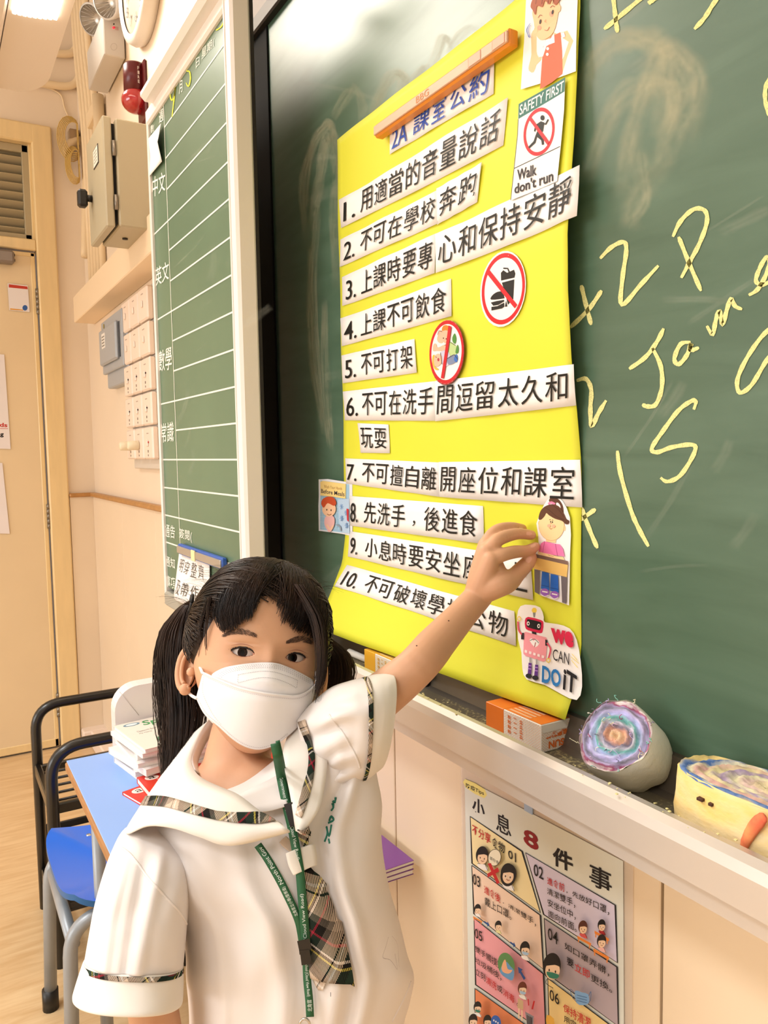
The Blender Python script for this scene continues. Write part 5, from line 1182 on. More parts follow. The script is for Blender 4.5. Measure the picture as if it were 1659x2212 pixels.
# rolled cloth erasers
def clothmat(name, stops, scale, side=False):
    m = bpy.data.materials.new(name); m.use_nodes = True; nt = m.node_tree; b = nt.nodes['Principled BSDF']; b.inputs['Roughness'].default_value = .95; b.inputs['Specular IOR Level'].default_value = .1
    at = nt.nodes.new('ShaderNodeAttribute'); at.attribute_name = 'rad'; tc = nt.nodes.new('ShaderNodeTexCoord')
    nz = nt.nodes.new('ShaderNodeTexNoise'); nz.inputs['Scale'].default_value = scale; nz.inputs['Detail'].default_value = 5; nt.links.new(tc.outputs['Object'], nz.inputs['Vector'])
    a1 = nt.nodes.new('ShaderNodeMath'); a1.operation = 'MULTIPLY_ADD'; a1.inputs[1].default_value = .62; a1.inputs[2].default_value = -.31; nt.links.new(nz.outputs['Fac'], a1.inputs[0])
    a2 = nt.nodes.new('ShaderNodeMath'); a2.operation = 'ADD'; nt.links.new(a1.outputs[0], a2.inputs[0]); nt.links.new(at.outputs['Fac'], a2.inputs[1])
    cr = nt.nodes.new('ShaderNodeValToRGB'); e = cr.color_ramp.elements
    e[0].position, e[0].color = stops[0][0], lin(stops[0][1]); e[1].position, e[1].color = stops[-1][0], lin(stops[-1][1])
    for p, c in stops[1:-1]: q_ = e.new(p); q_.color = lin(c)
    nt.links.new(a2.outputs[0], cr.inputs[0])
    n2 = nt.nodes.new('ShaderNodeTexNoise'); n2.inputs['Scale'].default_value = 90; n2.inputs['Detail'].default_value = 4; nt.links.new(tc.outputs['Object'], n2.inputs['Vector'])
    mixn = nt.nodes.new('ShaderNodeMix'); mixn.data_type = 'RGBA'; mixn.blend_type = 'MULTIPLY'; mixn.inputs[0].default_value = .55
    r2 = nt.nodes.new('ShaderNodeValToRGB'); r2.color_ramp.elements[0].position = .35; r2.color_ramp.elements[0].color = (.45, .42, .42, 1); r2.color_ramp.elements[1].position = .6; r2.color_ramp.elements[1].color = (1, 1, 1, 1)
    nt.links.new(n2.outputs['Fac'], r2.inputs[0]); nt.links.new(cr.outputs[0], mixn.inputs[6]); nt.links.new(r2.outputs[0], mixn.inputs[7]); nt.links.new(mixn.outputs[2], b.inputs['Base Color'])
    return m
roll = clothmat('rolled_cloth_end', [(0, '#f0b98c'), (.14, '#e8c7a0'), (.26, '#dfa890'), (.34, '#8a8496'), (.42, '#d9cfdc'), (.50, '#74b8ae'), (.58, '#b9c6e6'), (.70, '#cdc2ea'), (.78, '#8d8a98'), (.84, '#b8a8cc'), (.88, '#a8506e'), (.92, '#ecdcdc'), (1, '#f6efd2')], 28)
cot = mat('cotton_cloth', '#fbf7ea', .95, noise=.04, nscale=12, bump=.3, bscale=220, spec=.1)
Fc, Bc = Vector(D(1327, 1588, .731)), Vector(D(1374, 1636, .757))
ax = (Fc-Bc).normalized(); ua = ax.orthogonal().normalized(); va = ax.cross(ua)
er = thing('rolled_cloth_eraser', 'round cream eraser of rolled cloth with a spiral of pastel colours, leaning on the tray', 'eraser', Bc)
NA = 64; rr_ = random.Random(4)
R1 = .0365; off_ = [1+.03*math.sin(3*k*2*math.pi/NA+1)+.02*math.sin(7*k*2*math.pi/NA) for k in range(NA)]
f = MB(); L_ = (Fc-Bc).length; rows = []
for h, r in ((-.010, .72), (-.008, .85), (-.002, .96), (.008, 1.02), (L_*.35, 1.05), (L_*.7, 1.04), (L_-.004, 1.01), (L_, .98)):
    rows.append([Bc+ax*(h+.0012*math.sin(k*.9+h*90))+(ua*math.cos(2*math.pi*k/NA)+va*math.sin(2*math.pi*k/NA))*R1*r*off_[k] for k in range(NA)])
f.grid(rows, cot, True, True); f.add(rows[0], [list(range(NA))[::-1]], cot); f.obj('cloth_side', er)
f = MB(); rows = []; rad = []
NR = 26
for i in range(NR+1):
    r = 1-i/NR; row = []
    for k in range(NA):
        th = 2*math.pi*k/NA
        ph = (r*5+k/NA); dz = .0022*math.sin(ph*2*math.pi)*(r > .02)+rr_.uniform(-.0010, .0010)
        row.append(Fc+ax*(dz-.0015*r**6)+(ua*math.cos(th)+va*math.sin(th))*R1*max(.002, r)*(.995*off_[k])); rad.append(r*.98+.05*math.sin(2*th)*(r < .9))
    rows.append(row)
f.grid(rows, roll, True, True); o = f.obj('rolled_end', er, label='spiral of rolled pastel threads'); a_ = o.data.attributes.new('rad', 'FLOAT', 'POINT'); a_.data.foreach_set('value', rad)
f = MB()
for k in range(36):
    th = rr_.uniform(0, 6.28); r = R1*rr_.choice([rr_.uniform(.2, 1), .97]); p = Fc+(ua*math.cos(th)+va*math.sin(th))*r+ax*.001
    q_ = [p]; 
    for _ in range(5): q_.append(q_[-1]+Vector((rr_.uniform(-.002, .002), rr_.uniform(-.002, .002), rr_.uniform(-.001, .002)))+ax*.0006)
    f.tube(catmull(q_, 3), .00035, ink(rr_.choice(['#f4ecc8', '#cdbdf0', '#e8c8e0', '#b0406a', '#7d7a8c', '#8fd0c0', '#f2efe4'])), 4)
o = f.obj('loose_thread', er); o['kind'] = 'stuff'
# oval eraser
e2_ = thing('yellow_cloth_eraser', 'oval yellow-stained cloth eraser with blue and pink layers at the right end of the tray', 'eraser', (-.36, .555, TZ))
ycl = mat('yellow_cloth', '#f3cf7a', .95, col2='#f0dcae', nscale=30, bump=.35, bscale=120, spec=.1, stretch=(1, 1, 2))
NA = 72; cx_, cy_, rx_, ry_ = -.353, .5515, .078, .043; zb2 = 1.0065; hh = .047
def ov(th, s_, z): c_, d_ = math.cos(th), math.sin(th); q_ = 2.6; m_ = (abs(c_)**q_+abs(d_)**q_)**(-1/q_); return (cx_+rx_*s_*c_*m_, cy_+ry_*s_*d_*m_, z)
f = MB(); rows = []
for h, s_ in ((0, .93), (.004, 1.0), (.012, 1.02), (.024, 1.0), (.036, .975), (hh-.002, .97), (hh, .95)):
    rows.append([ov(2*math.pi*k/NA, s_*(1+.012*math.sin(k*1.1+h*150)+.01*math.sin(k*.5)), zb2+h-.004*math.sin(2*math.pi*k/NA)*(h/hh)) for k in range(NA)])
f.grid(rows, ycl, True, True); f.add(rows[0], [list(range(NA))[::-1]], ycl); f.obj('cloth_side', e2_)
rol2 = clothmat('layered_cloth_top', [(0, '#f3e6b0'), (.2, '#f2dcb4'), (.32, '#e9c9c0'), (.42, '#f4ecc0'), (.55, '#b7a0c0'), (.62, '#f3e6b0'), (.74, '#e7b6ae'), (.82, '#f4ecc8'), (.88, '#4f74b4'), (.93, '#8aa0c8'), (1, '#f2d890')], 26)
f = MB(); rows = []; rad = []
for i in range(23):
    s_ = .965*(1-i/22); row = []
    for k in range(NA):
        p = ov(2*math.pi*k/NA, max(.003, s_), 0); row.append((p[0], p[1], zb2+hh-.004*math.sin(2*math.pi*k/NA)*s_+.0016*math.sin(s_*40+k*.2)+rr_.uniform(-.0007, .0007))); rad.append(s_)
    rows.append(row)
f.grid(rows, rol2, True, True); o = f.obj('layered_top', e2_); a_ = o.data.attributes.new('rad', 'FLOAT', 'POINT'); a_.data.foreach_set('value', rad)
f = MB(); pa = onZ(1655, 1765, zb2+.036); P_ = [Vector(onY(x, y, .5065)) for x, y in ((1652, 1762), (1630, 1785), (1612, 1815), (1602, 1842))]
f.tube(catmull(P_, 5), [v*.62 for v in (.004, .006, .0065, .0075, .0075, .0075, .0075, .007, .007, .0065, .006, .006, .005, .004, .004, .003)], mat('red_cloth', '#e2604a', .9, col2='#f2a060', nscale=60), 8, flat=.45)
f.obj('red_cloth_end', e2_, label='red-orange rag end hanging over the front')
f = MB()
for (x, y), w__ in (((1512, 1727), 6), ((1535, 1738), 4)):
    p = onY(x, y, cy_-ry_*.985); f.box(p[0]-.0018*w__/4, p[0]+.0018*w__/4, p[1]-.001, p[1]+.004, p[2]-.0012, p[2]+.0012, ink('#4a2c22'), .0003)
f.obj('snag', e2_)
# spilled chalk dust on the lip
f = MB()
for k in range(80):
    x = rr_.gauss(-.43, .05) if k % 2 else rr_.gauss(-.78, .06); y = rr_.uniform(.483, .507) if k % 3 else rr_.uniform(.512, .57); z = 1.0312 if y < .498 else (1.0312-(y-.498)*1.6 if y < .512 else .9955)
    s_ = rr_.uniform(.0003, .0011); f.box(x-s_, x+s_, y-s_, y+s_, z-.0002, z+s_*.5, ink('#e6dca0'), 0)
o = f.obj('chalk_crumbs'); tag(o, 'yellow chalk crumbs scattered on the tray', 'chalk dust', kind='stuff')
# ================================================================== THE GIRL
from mathutils.bvhtree import BVHTree
from mathutils import noise as mn
girl = thing('person', 'girl in white sailor-collar shirt and face mask with pigtails, one hand on the yellow poster', 'person', (-.66, .27, 0))
skin = mat('skin', '#d7a481', .5, noise=.035, nscale=14, sub=.12, bump=.05, bscale=300, spec=.35)
f0 = Vector(-ray(560, 1408)).normalized(); X0 = Vector(CR); X0 = (X0-f0*X0.dot(f0)).normalized(); Z0 = f0.cross(X0)
if Z0.z < 0: Z0 = -Z0
yw, rl_, pt = math.radians(9), math.radians(6), math.radians(1)
HY = f0*math.cos(yw)+X0*math.sin(yw); HX = X0*math.cos(yw)-f0*math.sin(yw)
HZ = Z0*math.cos(rl_)+HX*math.sin(rl_); HX = HX*math.cos(rl_)-Z0*math.sin(rl_)
HY, HZ = HY*math.cos(pt)+HZ*math.sin(pt), HZ*math.cos(pt)-HY*math.sin(pt)
HC = Vector(D(557, 1420, .835))
hw_ = lambda x, y, z: HC+(HX*x+HY*y+HZ*z)*.001
def hl(p): d = (Vector(p)-HC)*1000; return Vector((d.dot(HX), d.dot(HY), d.dot(HZ)))
def headbase(x, y, z):
    """unit direction -> head surface in mm"""
    a, b, c = abs(x)/67, abs(y)/(80 if y > 0 else 90), abs(z)/(97 if z > 0 else 96)
    e = 2.25; r = (a**e+b**e+c**e)**(-1/e)
    X, Y, Z = x*r, y*r, z*r
    if Z < -10:
        t = (-10-Z)/85; X *= 1-.36*t**1.3; Y += (26*t if Y > -20 else 26*t+(-20-Y)*.6*t)
    return X, Y, Z
def gs_(x, z, cx, cz, sx, sz): return math.exp(-((x-cx)/sx)**2-((z-cz)/sz)**2)
EX, EZ, EW = 26.5, 1.5, 10.9
def almond(x, z):
    s = 1 if x > 0 else -1; u = (abs(x)-EX)/EW; zz = z-EZ-(abs(x)-EX)*.06
    if abs(u) >= 1: return -1-abs(u)
    up = 4.3*(1-abs(u)**2.2)**.85*(1+.12*(-u)); lo = -3.9*(1-abs(u)**2.0)**.9*(1+.1*u)
    return min(up-zz, zz-lo)
def face(x, y, z):
    X, Y, Z = headbase(x, y, z)
    if Y > 10:
        k = min(1, (Y-10)/30); ax_ = abs(X); d = 0
        d += -5.0*gs_(ax_, Z, 27, 1, 13, 10)+1.5*gs_(ax_, Z, 26, 17, 18, 6)+4.5*gs_(X, Z, 0, -6, 7.5, 16)+14*gs_(X, Z, 0, -31, 10, 11)
        d += 3.5*gs_(ax_, Z, 34, -28, 18, 15)+1.1*gs_(ax_, Z, 27.5, EZ+6.3, 13, 1.8)-1.0*gs_(ax_, Z, 27.5, EZ+8.6, 13, 1.1)+.9*gs_(ax_, Z, 27, EZ-6.5, 12, 2.2)+2.5*gs_(X, Z, 0, -85, 16, 12)
        al = almond(X, Z)
        if al > -1.2: d -= 9*sm((al+.25)/.7)
        Y += d*k
    return X, Y, Z
NU, NV = 420, 300
hv = []; hf = []
for j in range(NV+1):
    ph = math.pi*(j/NV-.5); ph = max(-1.5607, min(1.5607, ph))
    for i in range(NU):
        u = 2*i/NU-1; la = math.pi*math.copysign(abs(u)**1.45, u)
        hv.append(hw_(*face(math.sin(la)*math.cos(ph), math.cos(la)*math.cos(ph), math.sin(ph))))
for j in range(NV):
    for i in range(NU): hf.append([j*NU+i, (j+1)*NU+i, (j+1)*NU+(i+1) % NU, j*NU+(i+1) % NU])
hf.append(list(range(NU))); hf.append([NV*NU+i for i in range(NU)][::-1])
headbvh = BVHTree.FromPolygons([tuple(v) for v in hv], hf)
def onhead(px, py, off=0):
    r = Vector(ray(px, py)); h = headbvh.ray_cast(Vector(O), r.normalized())
    if h[0] is None:
        h = headbvh.find_nearest(Vector(D(px, py, .80))); 
    return h[0]-r.normalized()*off
# ---- body pieces: closed shells that are fused by a voxel remesh
def capsule(mb, pts, rad, n=14):
    mb.tube(pts, rad, skin, n, True, True)
    for p, r in ((pts[0], rad[0]), (pts[-1], rad[-1])): mb.ball(Vector(p), r, skin, 12)
def fuse(mb, vox, smooth_it):
    o = mb.obj('tmp'); m1 = o.modifiers.new('r', 'REMESH'); m1.mode = 'VOXEL'; m1.voxel_size = vox
    m2 = o.modifiers.new('s', 'SMOOTH'); m2.factor = .6; m2.iterations = smooth_it
    bpy.context.view_layer.update(); me = bpy.data.meshes.new_from_object(o.evaluated_get(bpy.context.evaluated_depsgraph_get()))
    v = [p.co.copy() for p in me.vertices]; f_ = [list(p.vertices) for p in me.polygons]
    bpy.data.objects.remove(o); bpy.data.meshes.remove(me); return v, f_
Yp = lambda px, py, Y: Vector(onY(px, py, Y)); Dp = lambda px, py, d: Vector(D(px, py, d))
# raised arm and hand
A1 = MB()
wr_ = Yp(1037, 1284, .520)
shL, elL = Dp(722, 1585, .782), Dp(893, 1446, .775)
fa = [shL, shL.lerp(elL, .5), elL, elL.lerp(wr_, .33), elL.lerp(wr_, .70), wr_]
A1.tube(catmull(fa, 5), [float(x) for x in np.interp(np.linspace(0, 1, 26), [0, .2, .4, .55, .8, 1], [.028, .0240, .0205, .0205, .0165, .0155])], skin, 20, True, True, flat=.92); A1.ball(shL, .028, skin); A1.ball(wr_, .0155, skin)
MCP = {'i': Yp(1060, 1209, .519), 'm': Yp(1051, 1192, .520), 'r': Yp(1050, 1177, .527), 'l': Yp(1056, 1166, .537)}
FING = {'i': [MCP['i'], Yp(1088, 1198, .533), Yp(1113, 1192, .552), Yp(1137, 1190, .573), Yp(1157, 1181, .5885)],
        'm': [MCP['m'], Yp(1071, 1170, .530), Yp(1092, 1159, .546), Yp(1120, 1153, .568), Yp(1148, 1156, .5885)],
        'r': [MCP['r'], Yp(1061, 1156, .535), Yp(1079, 1143, .549), Yp(1106, 1139, .569), Yp(1129, 1142, .588)],
        'l': [MCP['l'], Yp(1066, 1158, .549), Yp(1080, 1151, .563), Yp(1096, 1150, .576), Yp(1108, 1153, .589)]}
FR = {'i': [.0082, .0076, .0074, .0066, .0057], 'm': [.0082, .0076, .0074, .0066, .0058], 'r': [.0078, .0072, .0068, .0062, .0054], 'l': [.0070, .0062, .0058, .0052, .0046]}
for k, P_ in FING.items():
    pp = catmull(P_, 5); rr = np.interp(np.linspace(0, 1, len(pp)), np.linspace(0, 1, 5), FR[k]); capsule(A1, [Vector(p) for p in pp], [float(r) for r in rr])
    a_, b_ = wr_.lerp(elL, .06), MCP[k]
    capsule(A1, [a_, a_.lerp(b_, .45), b_], [.0148, .0135, FR[k][0]+.0016])
thm = [Yp(1052, 1272, .520), Yp(1078, 1262, .529), Yp(1103, 1252, .545), Yp(1122, 1234, .562), Yp(1137, 1219, .574), Yp(1148, 1205, .5845)]
pp = catmull(thm, 5); capsule(A1, [Vector(p) for p in pp], [float(r) for r in np.interp(np.linspace(0, 1, len(pp)), [0, .3, .5, .7, .88, 1], [.0150, .0140, .0098, .0090, .0084, .0068])])
capsule(A1, [Yp(1055, 1262, .525), Yp(1068, 1228, .528), Yp(1062, 1200, .531)], [.0135, .0105, .0085])
capsule(A1, [Yp(1075, 1262, .533), Yp(1084, 1240, .538), Yp(1074, 1216, .533)], [.0110, .0075, .0065])
vA, fA = fuse(A1, .0012, 14)
# torso, neck, legs, hanging arm
B1 = MB()
ACR, FAC = Vector((.507, .862, 0)).normalized(), Vector((.862, -.507, 0)).normalized()
nk = [hw_(2, -12, -55), Dp(512, 1640, .812), Dp(512, 1705, .800), Dp(530, 1780, .80)]
B1.tube(catmull(nk, 5), [float(x) for x in np.interp(np.linspace(0, 1, 16), [0, .3, .6, 1], [.036, .0335, .038, .060])], skin, 24)
def ell(c, rx, ry, rz):  # across, forward, up
    P_ = [[c+ACR*rx*math.sin(a)*math.cos(b)+FAC*ry*math.sin(a)*math.sin(b)+Vector((0, 0, rz*math.cos(a))) for b in [2*math.pi*k/20 for k in range(20)]] for a in [max(.001, min(math.pi-.001, math.pi*i/12)) for i in range(13)]]
    B1.grid(P_, skin, True, True)
chest = Dp(570, 1850, .785); belly = Dp(630, 2080, .79); pel = Vector((belly.x-.005, belly.y, .66))
ell(Dp(512, 1730, .790), .062, .042, .045); ell(chest, .085, .058, .10); ell(belly, .078, .058, .12); ell(pel, .088, .066, .10)
shR = Dp(352, 1875, .765); B1.tube([Dp(530, 1770, .80), shR], [.04, .033], skin); B1.ball(shR, .034, skin); B1.tube([Dp(560, 1770, .81), shL+Vector((0,0,-.012))], [.036, .026], skin); B1.ball(shL, .0285, skin)
elR = Dp(318, 2110, .70); wrR = Dp(372, 2420, .70)
capsule(B1, [shR, shR.lerp(elR, .5), elR], [.031, .026, .022]); capsule(B1, [elR, elR.lerp(wrR, .4), wrR], [.0225, .0225, .0155])
dn = (wrR-elR).normalized()
for k, (s_, l_) in enumerate(((-.018, .050), (-.006, .060), (.006, .058), (.017, .045))):
    b_ = wrR+dn*.055+FAC*s_; capsule(B1, [wrR+FAC*s_*.3, b_], [.012, .009]); capsule(B1, [b_, b_+dn*l_*.5+ACR*.004, b_+dn*l_+ACR*.012], [.0078, .0072, .006])
capsule(B1, [wrR+FAC*.01, wrR+dn*.03+FAC*.028, wrR+dn*.06+FAC*.036+ACR*.006], [.012, .009, .007])
for s_ in (-1, 1):
    hp = pel+ACR*.044*s_+Vector((0, 0, -.04)); kn = Vector((hp.x, hp.y, .33))+FAC*.008; an = Vector((hp.x, hp.y, .06))-FAC*.004
    capsule(B1, [hp, hp.lerp(kn, .5), kn], [.056, .048, .036]); capsule(B1, [kn, kn.lerp(an, .35), an], [.035, .036, .022]); capsule(B1, [an+Vector((0, 0, -.02)), an+FAC*.09+Vector((0, 0, -.035))], [.024, .018])
vB, fB = fuse(B1, .0045, 4)
body = MB(); body.add(hv, hf, skin, True); body.add(vA, fA, skin, True); body.add(vB, fB, skin, True)
# ear (image left) and the hidden one
def ear(sx, base):
    c = hw_(*base); out = (HX*sx*.62-HY*.78).normalized(); up = (HZ*.98-HY*.17).normalized(); nrm = (HX*sx*.8+HY*.6).normalized()
    P_ = [c+out*(.0075+.0125*math.cos(t))+up*(.0225*math.sin(t)*(1.0 if math.sin(t) > 0 else .95)) for t in np.linspace(-2.2, 2.5, 26)]
    body.tube(P_, [float(.0036*(.7+.3*math.sin(k/25*math.pi))) for k in range(26)], skin, 10)
    N_ = 22; rows = []
    for i in range(9):
        s_ = i/8; rows.append([c+out*(.0075+.0125*s_*math.cos(t))+up*(.0220*s_*math.sin(t))+nrm*(-.0075*(1-s_**2)+.0022*math.sin(s_*7)) for t in [2*math.pi*k/N_ for k in range(N_)]])
    body.grid(rows, skin, True, True)
    rows = [[p-nrm*.004-nrm*.004*(1-i/8)**1 for p in r] for i, r in enumerate(rows)]; body.grid(rows, skin, True, True)
    P_ = [c+out*(.0075+.0070*math.cos(t))+up*(.0155*math.sin(t)+.001)+nrm*.0005 for t in np.linspace(-1.6, 1.9, 14)]; body.tube(P_, .0022, skin, 8)
    body.ball(c+out*.006-up*.0205, .0062, skin, 12); body.ball(c-out*.001-up*.002+nrm*.001, .0050, skin, 10)
ear(-1, (-67, -2, -20)); ear(1, (67, 2, -16))
body.obj('body', girl)
# ---- eyes
sclera = mat('eye_white', '#d3c6c0', .15, spec=.25); iris = mat('iris', '#20110b', .05, spec=.25); pupil = mat('pupil', '#030202', .04, spec=.3)
lash = mat('lash', '#17100e', .6); tear_ = mat('eye_corner', '#c98a78', .4)
for s_ in (-1, 1):
    up_ = []; lo_ = []
    for u in np.linspace(-.97, .99, 23):
        X = EX+u*EW; zt = EZ+(X-EX)*.06+4.3*(1-abs(u)**2.2)**.85*(1-.12*u)+.45; zl = EZ+(X-EX)*.06-3.9*(1-abs(u)**2.0)**.9*(1+.1*u)-.4
        for arr, z_ in ((up_, zt), (lo_, zl)):
            q = hw_(s_*X, 110, z_); h = headbvh.ray_cast(q, -HY); arr.append((h[0] if h[0] else hw_(s_*X, 60, z_))+HY*.0003)
    nrm = (HY*math.cos(math.radians(17))+HX*s_*math.sin(math.radians(17))).normalized()
    pc = (up_[11]+lo_[11])*.5; r = .0140; c = pc-nrm*(r*.60+.0007)
    g = (Vector(O)-pc).normalized(); g = (g+nrm*.06-HX*(.20 if s_ < 0 else -.26)).normalized(); a_ = g.orthogonal().normalized(); b_ = g.cross(a_); f = MB()
    flat_ = lambda v: c+v-nrm*(v.dot(nrm)*.40)
    def cap(t0, t1, mt, n_=8):
        f.grid([[flat_(g*(r*math.cos(t))+(a_*math.cos(q)+b_*math.sin(q))*r*math.sin(t)) for q in [2*math.pi*k/40 for k in range(40)]] for t in np.linspace(t0, t1, n_)], mt, True, True)
    cap(.001, .18, pupil, 5); cap(.18, .36, iris); cap(.36, 2.6, sclera, 16)
    f.obj('eye', girl)
    f = MB()
    f.tube(up_, [float(.00050+.00050*math.sin(k/22*math.pi)+.0003*k/22) for k in range(23)], lash, 6)
    rnd2 = random.Random(5)
    for k in range(3, 23):
        p = up_[k]+HY*.0006; d_ = (HY*.75-HZ*.15+HX*s_*(.1+.05*k)).normalized(); f.tube([p, p+d_*.0022, p+d_*.0036+HZ*.0010], [.00016, .00012, .00005], lash, 3)
    f.obj('eyelash', girl)
    f = MB(); f.tube(lo_, .00028, mat('lid_rim', '#9c6450', .5), 5); f.obj('lower_lid_rim', girl)
    f = MB(); fold = []
    for u in np.linspace(-.9, 1.1, 18):
        X = EX+u*EW; q = hw_(s_*X, 110, EZ+7.6+(X-EX)*.05-2.6*u*u); h = headbvh.ray_cast(q, -HY); fold.append(h[0]+HY*.00005)
    f.tube(fold, [float(.0004*math.sin((k+.5)/18*math.pi)) for k in range(18)], mat('lid_fold', '#a8694e', .6), 5); f.obj('lid_fold', girl)
    f = MB(); f.ball(up_[0].lerp(lo_[0], .5)-HY*.0008, .0013, tear_, 8); f.obj('eye_corner', girl)
# ---- moles
for x_, y_ in ((969, 1341), (900, 1395)):
    r = Vector(ray(x_, y_)).normalized(); h = BVHTree.FromPolygons([tuple(v) for v in vA], fA).ray_cast(Vector(O), r)
    if h[0] is not None: MB().ball(h[0], .0008, ink('#5a3424'), 8).obj('mole', girl)
# ---- finger nails
nail = mat('fingernail', '#e8b49c', .25, spec=.5)
armbvh = BVHTree.FromPolygons([tuple(v) for v in vA], fA)
for (x0, y0, x1, y1, w_) in ((1146, 1180, 1157, 1176, 4.2), (1137, 1152, 1149, 1153, 4.0), (1121, 1140, 1130, 1140, 3.0), (1138, 1214, 1147, 1203, 5.6)):
    f = MB(); d_ = np.array([x1-x0, y1-y0], float); L_ = np.linalg.norm(d_); d_ /= L_; n_ = np.array([-d_[1], d_[0]]); rows = []
    for i in range(7):
        t = i/6; ww = w_*(1-max(0, t-.6)**2*4)*(1-max(0, .25-t)**2*6); row = []
        for k in range(7):
            p = np.array([x0, y0])+d_*L_*t+n_*ww*(k/3-1); r = Vector(ray(*p)).normalized(); h = armbvh.ray_cast(Vector(O), r)
            row.append((h[0] if h[0] is not None else Yp(p[0], p[1], .585))-r*(.0004*math.sin(math.pi*min(1, max(0, t)))*.5+.0002))
        rows.append(row)
    f.grid(rows, nail, True); f.obj('fingernail', girl)
# ---- eyebrows
hairm = mat('black_hair', '#120b08', .42, spec=.32, col2='#3a271c', nscale=55, stretch=(1, 1, .25))
browm = mat('brow_hair', '#5e4638', .8)
def strandmesh(mb, pts, r0, r1, mt):
    n = len(pts); mb.tube(pts, [r0+(r1-r0)*(k/(n-1)) for k in range(n)], mt, 3, False, True)
rb = random.Random(11)
for pts in ([(484, 1374), (500, 1366), (522, 1365), (545, 1370), (562, 1378)], [(618, 1388), (630, 1384), (648, 1381), (664, 1384), (676, 1393)]):
    C_ = catmull(pts, 12); f = MB(); flip = 1 if pts[0][0] < 600 else -1
    for k in range(420):
        i = rb.randrange(0, len(C_)-6); e = i/len(C_); e = e if flip == -1 else 1-e      # e = 0 at the nose side
        wd = 6.2*(math.sin(min(1, .25+e*1.4 if e < .5 else 1.75-e*1.5)*math.pi/2) if True else 1)
        p = C_[i]+np.array([rb.uniform(-1, 1), rb.uniform(-wd, wd)]); q = p+np.array([-7 if flip == 1 else 7, rb.uniform(-4, 0)+ (2 if e > .6 else -1)])*rb.uniform(.5, 1)
        a_, b_ = onhead(p[0], p[1], .0006), onhead(q[0], q[1], .0009); strandmesh(f, [a_, (a_+b_)/2, b_], .00015, .00004, browm)
    f.obj('eyebrow', girl)
# ---- hair
def hdir(v): return Vector(v).normalized()
def hpt(d, off): 
    X, Y, Z = headbase(d.x, d.y, d.z); n = Vector((X/67**2, Y/85**2, Z/97**2)).normalized()
    return hw_(X+n.x*off, Y+n.y*off, Z+n.z*off)
def hairline(x, y, z, fr=50):   # >0 where scalp hair grows (unit direction coordinates scaled to mm)
    X, Y, Z = headbase(x, y, z)
    if Y > 0: lim = fr-.010*abs(X)**1.9*(1 if X < 0 else .9)
    else: lim = max(-62, 8+Y*1.3)
    if Y > 0 and abs(X) > 50: lim = min(lim, 20-(abs(X)-50)*2.2+Y*.6)
    return Z-lim
f = MB(); NC, MR = 120, 90; rows = []; keep = []
for j in range(MR+1):
    ph = -1.1+(1.5607+1.1)*j/MR; row = []; kr = []
    for i in range(NC):
        la = 2*math.pi*i/NC; d_ = Vector((math.sin(la)*math.cos(ph), math.cos(la)*math.cos(ph), math.sin(ph))); hlv = hairline(*d_, 60)
        row.append(hpt(d_, min(7.0, max(-2, hlv*.45)))); kr.append(hlv)
    rows.append(row); keep.append(kr)
vs = [p for r in rows for p in r]; fs = []
for j in range(MR):
    for i in range(NC):
        if max(keep[j][i], keep[j+1][i], keep[j][(i+1) % NC]) > -2: fs.append([j*NC+i, j*NC+(i+1) % NC, (j+1)*NC+(i+1) % NC, (j+1)*NC+i])
f.add(vs, fs, hairm, True)
tieL, tieR = hdir((-.80, -.30, .42)), hdir((.80, -.45, .25))
def slerp(a, b, t):
    w_ = math.acos(max(-1, min(1, a.dot(b)))); 
    return a if w_ < 1e-4 else (a*math.sin((1-t)*w_)+b*math.sin(t*w_))/math.sin(w_)
rh = random.Random(21)
TLp, TRp = hpt(tieL, 12), hpt(tieR, 10)
for k in range(5200):
    la = rh.uniform(-math.pi, math.pi); ph = math.asin(rh.uniform(-.55, 1)); d_ = Vector((math.sin(la)*math.cos(ph), math.cos(la)*math.cos(ph), math.sin(ph)))
    if hairline(*d_) < 1: continue
    side_ = -1 if d_.x < .05+rh.uniform(-.02, .02) else 1
    t_ = tieL if side_ < 0 else tieR
    pts = []; o0 = rh.uniform(6.8, 10.6)
    for q in range(10):
        t = q/9; dd = slerp(d_, (t_+Vector((rh.gauss(0, .01), rh.gauss(0, .01), rh.gauss(0, .02)))).normalized(), t).normalized(); pts.append(hpt(dd, min(o0, 3+hairline(*d_)*.5+t*9)+2.2*math.sin(t*math.pi)+3*t))
    strandmesh(f, pts, .00050, .0004, hairm)
hair = f.obj('hair', girl)
